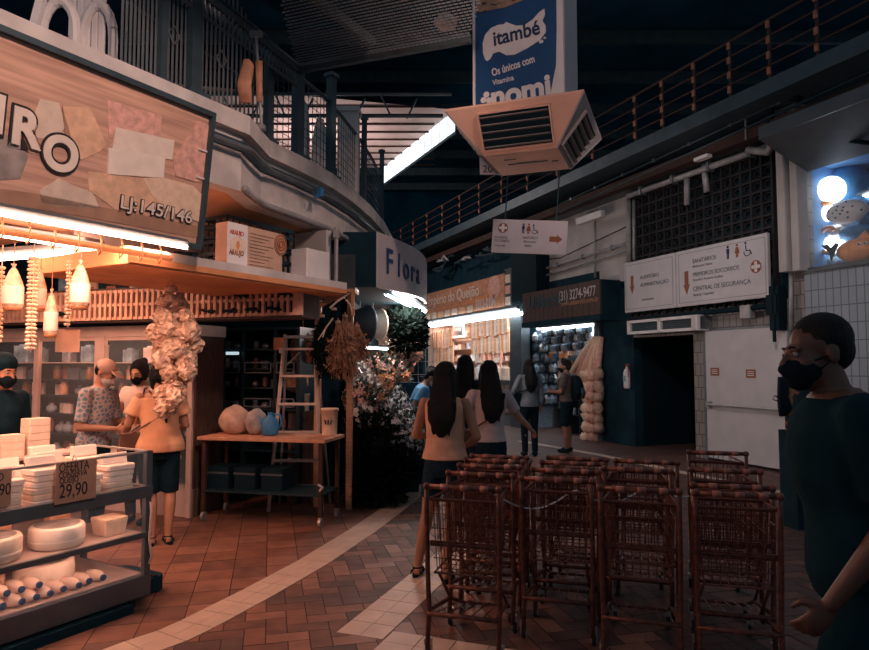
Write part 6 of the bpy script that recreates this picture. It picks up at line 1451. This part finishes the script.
# glass counter with bins
def counter(label, xa, xb, h_, m):
    t_ = thing('glass_counter', label, 'counter', RW.p(xa, -.15, 0), RW.a); w_ = xb-xa
    b = B(); b.bx(0, w_, 0, .6, 0, h_*.45); b.build('counter_base', m, t_); b = B(); b.bx(0, w_, 0, .012, h_*.45, h_); b.build('glass_front', 'glass', t_); b = B(); b.bx(0, w_, -.02, .62, h_, h_+.03); b.build('counter_top', 'galv', t_)
    b = B(); b.bx(0, w_, .1, .6, h_*.7, h_*.71); b.bx(0, w_, .58, .6, h_*.45, h_); b.build('inner_shelf', 'galv', t_)
counter('glass-fronted counter of the left far shop', X1a+.15, X1b-.2, 1.15, 'grey_steel')
x_ = X1a+.35; k = 0
while x_ < X1b-.4:
    for z_, mm in ((.53, shm), (.82, shm2)):
        o = bpy.data.objects.new('counter_product', mm[k % len(mm)]); COL.objects.link(o); o.location = RW.p(x_, .12, z_); o.rotation_euler.z = RW.a; o.scale = (.9, .9, .9); tag(o, f'product behind the glass of the left far shop counter, {"lower" if z_ < .6 else "upper"} tier', 'product', f'counter goods, {"lower" if z_ < .6 else "upper"} tier'); k += 1
    x_ += .33
# tall pale panels / jars on the counter
for k in range(9):
    x = RW.s(512-k*8.5, 0)-.1; b = B(); b.lathe([(.1, 0), (.12, .03), (.12, .3), (.08, .36), (.085, .42)], n=12); b.k = 1; b.lathe([(.09, .4), (.09, .46)], n=12)
    tag(b.build('counter_jar', [['white', 'cream', 'pack_b', 'silver'][k % 4], 'pack_d'], loc=RW.p(x, .1, 1.1805), rotz=RW.a), 'pale jar standing on the counter of the left far shop', 'jar', 'jars on the left far counter')
# pillar between the shops
b = B(); b.bx(X1b-.02, X2a+.05, -.25, 0, 0, Z1+.1); struct(b.build('trim_17', 'slate', loc=RW.o, rotz=RW.a))
# black sign box end beside brown sign
b = B(); xa_, xb_ = RW.s(512, yS), RW.s(537, yS); b.bx(xa_, xb_, 0, .5, -.15, 1.35); tag(b.build('black_sign_end', 'black', loc=RW.p(0, yS, sz0)+RW.X*0, rotz=RW.a), 'plain black boxed end between the brown sign and the dark wood sign', 'box')
# ================================================================== SHOP 2 dark wood sign
yD = -.5; dz0, dz1 = RW.hit(600, 314, yD)[1], RW.hit(600, 279, yD)[1]; da, db = RW.s(523, yD), RW.s(601, yD); wD, hD = db-da, dz1-dz0
t = thing('dark_shop_sign', 'dark wooden sign board with pale phone number over the second far shop', 'sign', RW.p(da, yD, dz0), RW.a)
b = B(); n = 16
for k in range(n): b.bx(wD*k/n+.006, wD*(k+1)/n-.006, 0, .04, 0, hD)
b.build('wood_boards', 'wood_dark', t); b = B(); b.bx(0, wD, .04, .5, 0, hD); b.bx(-.02, wD+.02, -.02, .5, -.12, 0); b.build('backing', 'dark', t)
text('(31) 3274-9477', .3, 'sign_pink', t, TR(wD*.52, -.01, hD*.55), bold=.002, sx=.72); text('www.utilservbh.com.br', .15, 'wood', t, TR(wD*.55, -.01, hD*.38), bold=.003, sx=.95); text('Utilserve', .42, 'teal_steel', t, TR(wD*.1, -.01, hD*.45), bold=.01, sx=.9)
tube_lamp('long cool tube lamp inside the top of the second far shop', RW.p(RW.s(538, .1), .1, Z2-.08), RW.p(X2b-.15, .1, Z2-.12), 'tube_cool', .04)
tube_lamp('second cool tube lamp deeper inside the second far shop', RW.p(X2a+.3, 1.0, Z2-.02), RW.p(X2b-.15, 1.0, Z2-.02), 'tube_cool', .03)
shelves('grey shelving full of cups and pans at the back of the second far shop', X2a+.1, X2b-.1, .65, (.5, .85, 1.2, 1.5, 1.8, 2.1), mats=shm2+shm[3:4]+shm[6:], tag_='back of the second far shop', gap=(.19, .27), m='slate')
shelves('low dark display shelf at the front of the second far shop', X2a+1.5, X2b-.9, .1, (.45, .8, 1.1), mats=shm2, tag_='front display of the second far shop', gap=(.2, .3), m='dark_gloss', sc=.9)
hm = [B().lathe([(.02, .1), (.05, .06), (.09, 0), (.085, -.1), (.05, -.14)], n=10).mesh('hanging_pan', m) for m in ('silver', 'bluish', 'pack_e', 'dark_gloss')]
for row in range(3):
    for k in range(16):
        px = 545+k*2.9+row; q = RW.hit(px, 332+row*8-(px-545)*.12, .2+.14*row); o = bpy.data.objects.new('hanging_utensil', hm[(k*5+row) % 4]); COL.objects.link(o); o.location = RW.p(q[0], .2+.14*row, q[1]); o.rotation_euler = (random.uniform(-.3, .3), 0, k)
        tag(o, f'small silvery utensil hanging in the {["front", "middle", "back"][row]} row inside the second far shop', 'utensil', f'hanging utensils, {["front", "middle", "back"][row]} row')
for i in range(7):
    for j in range(6):
        o = bpy.data.objects.new('hanging_utensil', hm[(i*3+j) % 4]); COL.objects.link(o); o.location = RW.p(X2a+.16+.04*(j % 2), .1+.14*j, 2.3-i*.26); o.rotation_euler = (0, random.uniform(-.3, .3), i)
        tag(o, 'small utensil hanging on the left side wall inside the second far shop', 'utensil', 'utensils on the left side wall of the second far shop')
for row in range(3):
    b = B(); q0, q1 = RW.hit(543, 329+row*7, .2+.14*row), RW.hit(592, 323+row*7, .2+.14*row); b.tube([RW.p(q0[0], .2+.14*row, q0[1]), RW.p(q1[0], .2+.14*row, q1[1])], .012, 4); tag(b.build('hanging_rod', 'galv'), f'rod of the {["front", "middle", "back"][row]} row of hanging utensils', 'rod')
for k, (px, py, m, lab) in enumerate(((553, 352, 'orange', 'bright orange box inside the second far shop, left of the blue one'), (557, 352, 'blue', 'blue box between two orange boxes inside the second far shop'), (563, 352, 'orange', 'bright orange box inside the second far shop, right of the blue one'))):
    x, z = RW.hit(px, py, .5); b = B(); b.rbox((0, 0, 0), (.22, .12, .3), .01); b.k = 1; b.box((0, -.062, .02), (.15, .006, .12)); tag(b.build('product_box', [m, 'cream_lt'], loc=RW.p(x, .5, z), rotz=RW.a), lab, 'box')
# hanging long foam tubes
t = thing('tube_bundle', 'fan of long pinkish tubes hanging at the right of the second far shop', 'tubes', RW.p(RW.s(599, -.1), -.1, RW.hit(598, 337, -.1)[1]), RW.a)
for k in range(11):
    f_ = k/10; ex_ = -1.05*(1-f_)**1.1; b = B(); L_ = 1.15+.1*math.sin(k*2); b.tube([(.02*k-.12, .02*(k % 3), 0), (ex_*.5-.03, .03*(k % 2), -L_*.5+.25*(1-f_)), (ex_, .04*(k % 3), -L_+.32*(1-f_))], [.045, .065, .07], 8); b.build('foam_tube', 'petal_pink' if k % 3 else 'cheese', t, True)
b = B(); b.tube([(0, 0, 0), (0, 0, .2)], .015, 5); b.build('tie', 'galv', t)
bgm = []
for sd in range(3):
    rn = random.Random(20+sd); b = B(); b.ell((0, 0, 0), (.17, .12, .13), 10, 7); b.v = [(x*rn.uniform(.75, 1.2), y*rn.uniform(.75, 1.2), z*rn.uniform(.8, 1.2)) for x, y, z in b.v]; bgm.append(b.mesh('net_bag', ['cheese', 'petal_pink', 'sack'][sd], True))
for k in range(20):
    px = 587+(k % 3)*5.5+random.uniform(-1, 1); py = 376+(k//3)*10.5+random.uniform(-2, 2); x, z = RW.hit(px, py, -.15); o = bpy.data.objects.new('net_bag', bgm[k % 3]); COL.objects.link(o); o.location = RW.p(x, -.15, z); o.rotation_euler = (random.random(), random.random(), k)
    tag(o, 'lumpy pinkish bag in the column hanging below the long tubes', 'bag', 'hanging bags under the long tubes')
b = B(); b.tube([RW.p(RW.s(593), -.12, .3), RW.p(RW.s(594), -.12, 2.3)], .01, 4); tag(b.build('net_bag_rope', 'sack'), 'cord holding the column of pinkish bags', 'cord')
b = B(); b.bx(X2b-.06, X2b+.04, -.1, .0, 0, Z2); struct(b.build('trim_18', 'grey_steel', loc=RW.o, rotz=RW.a))
# white stair lamp
x, z = RW.hit(590, 218, -.3); b = B(); b.rbox((0, 0, 0), (.9, .12, .14), .03); tag(b.build('tube_fitting', 'white', loc=RW.p(x, -.3, z), rotz=RW.a), 'unlit white tube fitting on the pale upper wall behind the direction sign', 'lamp')
# ================================================================== TOY WINDOW
def toy(kind, label, px, py, off, fn, cat='toy'):
    x, z = RW.hit(px, py, off); t_ = thing(kind, label, cat, RW.p(x, off, z), RW.a); fn(t_); return t_
def globe(t_):
    b = B(); b.ell((0, 0, 0), (.2, .2, .2), 16, 12); b.build('glass_globe', 'bulb', t_, True); b = B(); b.T = Matrix.Rotation(PI/2, 4, 'Y'); b.lathe([(.1, -.28), (.2, -.2), (.2, -.16), (.1, -.12)], n=16); b.build('side_cap', 'slate', t_, True)
toy('globe_lamp', 'glowing globe lamp at the top left of the toy window', 831, 190, .5, globe, 'lamp')
def blobs(*bl):
    def f(t_):
        for name, m, c, r in bl:
            b = B(); b.ell(c, r, 14, 10); b.build(name, m, t_, True)
    return f
toy('lit_figure', 'white glowing lamp figure in the middle left of the toy window', 826, 214, .5, blobs(('glowing_body', 'bulb', (0, 0, 0), (.22, .12, .12)), ('orange_cap', 'orange', (-.0, -.02, .16), (.13, .1, .07))), 'lamp')
def ball(t_):
    b = B(); b.ell((0, 0, 0), (.3, .16, .17), 20, 14); b.build('ball', 'white', t_, True)
    for k in range(14):
        a = k*2.4; r = .05+.02*k; b = B(); b.ell((r*.85*math.cos(a), -.155*math.sqrt(max(.05, 1-(r*.85*math.cos(a)/.3)**2-(r*.45*math.sin(a)/.17)**2)), r*.45*math.sin(a)), (.018, .012, .014), 8, 6); b.build('dark_spot', 'navy_ink', t_)
toy('spotted_ball', 'white oval ball with dark spots in the toy window', 847, 212, .35, ball)
toy('blue_ball', 'large blue ball behind the glowing globe in the toy window', 846, 187, .9, blobs(('ball', 'blue', (0, 0, 0), (.34, .3, .36))))
toy('blue_ball', 'blue round toy behind the white spotted ball', 862, 212, .9, blobs(('ball', 'blue', (0, 0, 0), (.3, .25, .26))))
toy('lit_figure', 'large glowing white shape low at the left of the toy window', 822, 246, .5, blobs(('glowing_body', 'bulb', (0, 0, 0), (.16, .12, .15)), ('glowing_arm', 'bulb', (.22, 0, -.04), (.16, .1, .1))), 'lamp')
def fish(t_):
    b = B(); b.ell((0, 0, 0), (.3, .16, .16), 18, 12); b.build('fish_body', 'orange', t_, True)
    b = B(); b.plate([(-.3, 0), (-.42, .12), (-.33, .12), (-.28, .06), (-.2, .12), (-.16, .1), (-.28, -.12)], -.17, -.15); b.build('dark_tail_mark', 'black', t_)
    b = B(); b.plate([(-.05, .12), (.12, .25), (.2, .12)], -.02, .02); b.plate([(-.05, -.12), (.05, -.24), (.14, -.12)], -.02, .02); b.build('fin', 'orange', t_)
    for x_ in (.12, .2): b = B(); b.ell((x_, -.13, .05), .028); b.k = 1; b.ell((x_, -.155, .05), .013); b.build('eye', ['white', 'black'], t_)
toy('orange_toy_fish', 'orange round plush toy low in the toy window, right side', 858, 250, .3, fish)
toy('curly_toy', 'brown curled toy in the middle of the toy window', 826, 232, .4, lambda t_: B().tube([(.12*math.cos(a*.5), 0, .12*math.sin(a*.5)-.02*a) for a in range(12)], .03, 8).build('curl', 'wood_orange', t_, True))
for k, (px, py, m, r, lab) in enumerate(((838, 232, 'silver', .2, 'grey-blue toy in the middle of the window under the spotted ball'), (856, 232, 'blue', .22, 'blue toy above the orange plush toy'), (830, 262, 'bluish', .18, 'bluish toy at the bottom left of the window'), (848, 264, 'blue_grey', .2, 'grey toy at the bottom middle of the window'), (864, 263, 'pack_e', .16, 'dark toy at the bottom right of the window'), (818, 202, 'pack_d', .1, 'brown small toy at the left frame of the window'))):
    def f(t_, r=r, m=m, k=k):
        rn = random.Random(k); b = B(); b.ell((0, 0, 0), (r*1.2, r*.8, r*.6), 12, 8); b.v = [(x*rn.uniform(.8, 1.15), y, z*rn.uniform(.8, 1.2)) for x, y, z in b.v]; b.build('toy_body', m, t_, True); b = B(); b.ell((r*.7, -.05, r*.6), r*.3, 10, 7); b.build('toy_head', m, t_, True)
    toy('window_toy', lab, px, py, .6, f)
tube_lamp('slanting cool tube lamp seen through the toy window', RW.p(*[RW.hit(852, 200, .8)[0], .8, RW.hit(852, 200, .8)[1]]), RW.p(RW.hit(875, 194, .8)[0], .8, RW.hit(875, 194, .8)[1]), 'tube_cool', .03)
b = B()
for k in range(4): b.bx(XT0, XR, 1.0, 1.03, ZTb+.3+k*.4, ZTb+.32+k*.4)
tag(b.build('toy_rails', 'slate', loc=RW.o, rotz=RW.a), 'thin rails at the back of the toy window', 'rails')
# ================================================================== CLOTH BAG BEHIND THE NEAR MAN
q = W(800, 400, 6.6); t = thing('cloth_bag', 'dark patterned cloth bag with loop handle on a stand behind the near man', 'bag', (q.x, q.y, W(800, 430, 6.6).z), R(10))
hB2 = W(800, 374, 6.6).z-W(800, 430, 6.6).z
b = B(); b.rbox((0, 0, hB2/2), (.3, .12, hB2), .04); b.build('bag_body', 'bag_print', t, True); b = B(); b.loft([((-.17, 0, hB2*.95), .06, .05), ((-.2, -.01, hB2*.6), .05, .05), ((-.16, 0, hB2*.4), .08, .06), ((-.2, 0, hB2*.25), .03, .03)], 10); b.build('crumpled_fold', 'black', t, True)
b = B(); b.tube([(-.2, 0, hB2*.55), (-.28, 0, hB2*.62), (-.3, 0, hB2*.55), (-.22, 0, hB2*.5)], .006, 5); b.build('loop_handle', 'black', t)
b = B(); b.bx(-.16, .16, -.12, .12, 0, W(800, 430, 6.6).z-.002); tag(b.build('display_plinth', 'dark', loc=(q.x, q.y, 0), rotz=R(10)), 'dark plinth under the patterned cloth bag', 'plinth')
# ================================================================== SHOPPING CARTS
def cart_proto():
    t_ = thing('shopping_cart', 'cart', 'shopping cart'); wd_ = .2; H = .93
    b = B(); b.tube([(-wd_, 0, H), (wd_, 0, H)], .015, 8); hnd = b.build('handle', 'cart_rust', t_, True)
    for k in range(3): b = B(); b.tube([(-.12+k*.11, 0, H), (-.075+k*.11, 0, H)], .0175, 8); b.build('grip_band', 'cart_grip', hnd, True)
    for sg in (-1, 1):
        b = B(); b.tube([(sg*wd_, 0, H), (sg*wd_, .0, .8), (sg*wd_, .02, .5), (sg*(wd_-.005), .03, .25), (sg*(wd_-.005), .0, .06)], .014, 7); b.build('rear_upright', 'cart_rust', t_, True)
        b = B(); b.ell((sg*wd_, 0, H), .022, 8, 6); b.build('corner_knob', 'cart_rust', t_, True)
        b = B(); b.tube([(sg*(wd_-.01), .02, .26), (sg*(wd_-.03), .4, .2), (sg*(wd_-.06), .62, .1)], .012, 6); b.tube([(sg*(wd_-.03), .4, .2), (sg*(wd_-.04), .1, .44)], .009, 5); b.build('lower_frame', 'cart_rust', t_, True)
    b = B(); b.tube([(-wd_, .02, .24), (wd_, .02, .24)], .013, 6); b.build('cross_bar', 'cart_rust', t_, True)
    b = B()
    for k in range(6): b.tube([(-.17+k*.068, .02, .24), (-.14+k*.056, .58, .13)], .004, 4)
    b.tube([(-.16, .58, .12), (.16, .58, .12)], .009, 5); b.build('lower_rack', 'cart_rust', t_)
    def basket(zb, zt, y1, nv, nh, name):
        b = B(); w0 = wd_-.012; w1 = wd_-.05; yb1 = y1-.06
        def pt(u, v, side):
            w_ = (w0-.02*(1-v)) if side in (-1, 1) else 0; return
        top = [(-w0, .02, zt), (w0, .02, zt), (w1, y1, zt-.02), (-w1, y1, zt-.02)]; bot = [(-w0+.025, .03, zb), (w0-.025, .03, zb), (w1-.02, yb1, zb+.04), (-w1+.02, yb1, zb+.04)]
        T_ = [Vector(p) for p in top]; B_ = [Vector(p) for p in bot]
        b.tube(T_+[T_[0]], .008, 5, False); b.tube(B_+[B_[0]], .006, 5, False)
        for k in range(1, nh): f_ = k/nh; R_ = [B_[i].lerp(T_[i], f_) for i in range(4)]; b.tube(R_+[R_[0]], .003, 4, False)
        for i in range(4):
            j = (i+1) % 4; n_ = nv if i in (0, 2) else int(nv*1.6)
            for k in range(1, n_): f_ = k/n_; b.tube([T_[i].lerp(T_[j], f_), B_[i].lerp(B_[j], f_)], .0026, 4, False)
        for k in range(1, nv): f_ = k/nv; b.tube([B_[0].lerp(B_[1], f_), B_[3].lerp(B_[2], f_)], .003, 4, False)
        for k in range(1, 8): f_ = k/8; b.tube([B_[0].lerp(B_[3], f_), B_[1].lerp(B_[2], f_)], .003, 4, False)
        return b.build(name, 'cart_rust', t_)
    basket(.46, .86, .62, 8, 5, 'wire_basket')
    b = B(); b.bx(-.19, .19, .035, .045, .6, .63); b.tube([(-.19, .04, .85), (.19, .04, .85)], .007, 5)
    for k in range(5): b.tube([(-.15+k*.075, .035, .85), (-.15+k*.075, .1, .62)], .0035, 4)
    b.build('child_flap', 'cart_rust', t_)
    for x_, y_ in ((-.2, .02), (.2, .02), (-.155, .6), (.155, .6)):
        b = B(); b.box((x_, y_+.015, .09), (.035, .05, .03)); b.box((x_-.015, y_+.02, .06), (.004, .03, .07)); b.box((x_+.015, y_+.02, .06), (.004, .03, .07)); cs_ = b.build('caster', 'galv', t_)
        b = B(); b.T = Matrix.Translation((x_, y_+.03, .038)) @ Matrix.Rotation(PI/2, 4, 'Y'); b.lathe([(.02, -.011), (.036, -.01), (.038, 0), (.036, .01), (.02, .011)], n=14); b.build('wheel', 'caster', cs_, True)
    return reg(t_)
cp_ = cart_proto()
def cart(px, py, label, rz=R(-16), first=[True]):
    d = ray(px, py); k = (.93-CAMZ)/d.z; q = Vector((0, 0, CAMZ))+d*k
    if first[0]: first[0] = False; cp_.location = (q.x, q.y, 0); cp_.rotation_euler.z = rz; cp_['label'] = label; cp_['group'] = 'shopping carts parked in nested rows'
    else: dup(cp_, (q.x, q.y, 0), rz+random.uniform(-.02, .02), label)
ORD = ('foremost', 'second', 'third', 'fourth', 'rearmost')
for row, nm_, lst in (('A', 'leftmost row, beside the tan top woman', [(462, 488), (480, 474.5), (489, 466.5), (494, 461), (499, 457)]), ('B', 'second row from the left', [(556, 480), (565, 471), (572, 463.5), (577, 459)]), ('C', 'third row from the left', [(639, 490), (637, 470), (646, 462)]), ('D', 'rightmost row, nearest the walking man', [(737, 495), (732, 487), (725, 471), (717, 453)])):
    for k, (px, py) in enumerate(lst):
        cart(px, py, f'rust-brown wire shopping cart, {ORD[k] if k < len(lst)-1 else "rearmost"} of the {nm_}')
# chain between carts
b = B(); P = []
for k in range(36):
    f_ = k/35; P.append(Vector((.35+f_*1.5, 3.9+.5*f_, .84-.1*abs(math.sin(f_*PI*3)))))
b.tube(P, .006, 4); tag(b.build('security_chain', 'galv'), 'thin grey security chain looped along the rows of shopping carts', 'chain')
# white plastic bag hanging at the counter between people
q = W(507, 412, 12.2); b = B(); b.loft([((0, 0, .35), .05, .04), ((0, 0, .2), .1, .07), ((0, 0, .0), .12, .08), ((0, 0, -.05), .08, .05)], 12); tag(b.build('plastic_bag', 'silver', loc=q, smooth=True), 'pale plastic bag hanging from the hand side of the grey-blue shirt woman', 'bag')
# ================================================================== LIGHT
wd = bpy.data.worlds.new('world'); SC.world = wd; wd.use_nodes = True
bg = wd.node_tree.nodes['Background']; bg.inputs[0].default_value = (.42, .54, .66, 1); bg.inputs[1].default_value = .23
vs_ = SC.view_settings; vs_.view_transform = 'Standard'; vs_.look = 'None'; vs_.gamma = 1; vs_.exposure = 0
try: vs_.use_curve_mapping = False
except Exception: pass
def larea(lx, ly, z, sx, sy, power, col, tilt=0, fr=LW):
    return area('shop_light', fr.p(lx, ly, z), (R(tilt), 0, fr.a), sx, sy, power, col)
def spot(name, loc, to, power, col, ang=50, blend=.8, r=.15):
    l = bpy.data.lights.new(name, 'SPOT'); l.energy = power; l.color = col; l.spot_size = R(ang); l.spot_blend = blend; l.shadow_soft_size = r
    o = bpy.data.objects.new(name, l); COL.objects.link(o); o.location = loc; o.rotation_euler = (Vector(to)-Vector(loc)).to_track_quat('-Z', 'Y').to_euler(); return o
larea(-1.1, .18, 2.42, 2.6, .1, 60, WARM, 0)
larea(-1.3, 1.2, 2.62, 3.0, .8, 60, WARM, 0)
larea(.1, 2.6, 2.62, 1.6, .8, 55, WARM, 0)
PINK = (1, .64, .53)
spot('added_spot_sign', (.3, 1.2, 4.6), LW.p(-.7, 0, 3.0), 460, PINK, 62)  # added spot without a fixture, brightens the picture sign
spot('added_spot_ledge', (1.6, 3.2, 5.4), (-1.2, 6.6, 3.2), 330, PINK, 46)  # fixtureless spot put in to lift the balcony ledge
spot('added_spot_cooler', (-.4, 2.0, 3.0), (.95, 6.2, 4.3), 165, PINK, 34)  # added to light the cooler front, no lamp hangs here
spot('added_spot_door', (2.6, 6.0, 4.6), (4.9, 10.4, 1.9), 190, (1, .8, .76), 62)  # added spot for the fire door, no fitting of its own
spot('added_spot_board', (3.0, 7.6, 4.6), (4.0, 12.8, 3.6), 60, (1, .84, .82), 70)  # extra spot brightening the wall sign, belongs to no lamp
point('added_stall_fill', (-.35, 9.3, 2.35), 90, (1, .8, .7), .2)  # added fill for the flowers, no fitting here
point('added_stall_fill', (-.35, 11.2, 2.4), 80, (1, .72, .58), .2)  # second added fill, warms the back of the stall
area('far_shop_light', RW.p((X1a+X1b)/2, .6, Z1-.1), (0, 0, RW.a), X1b-X1a-.5, .5, 150, (1, .86, .78))
area('far_shop_light', RW.p((X2a+X2b)/2, .8, Z2-.1), (0, 0, RW.a), X2b-X2a-.5, .5, 70, (.9, .95, 1))

point('added_far_hall_fill', (-3.2, 18, 6.6), 260, (1, .84, .8), .4)  # added fill standing in for clerestory daylight under the far roof
spot('added_spot_direction', (2.7, 4.6, 4.3), (1.2, 8.4, 3.25), 170, (1, .74, .7), 22)  # added spot aimed past the cooler at the direction sign
spot('added_spot_carts', (1.5, 3.9, 5.2), (1.1, 3.9, 0), 38, (1, .62, .5), 60)  # added overhead spot for the carts, no lamp above them
spot('added_spot_brown_sign', (.8, 12.5, 4.6), RW.p((X1a+X1b)/2, 0, 3.1), 120, (1, .74, .62), 50)  # spot put in to brighten the brown sign, without a fixture
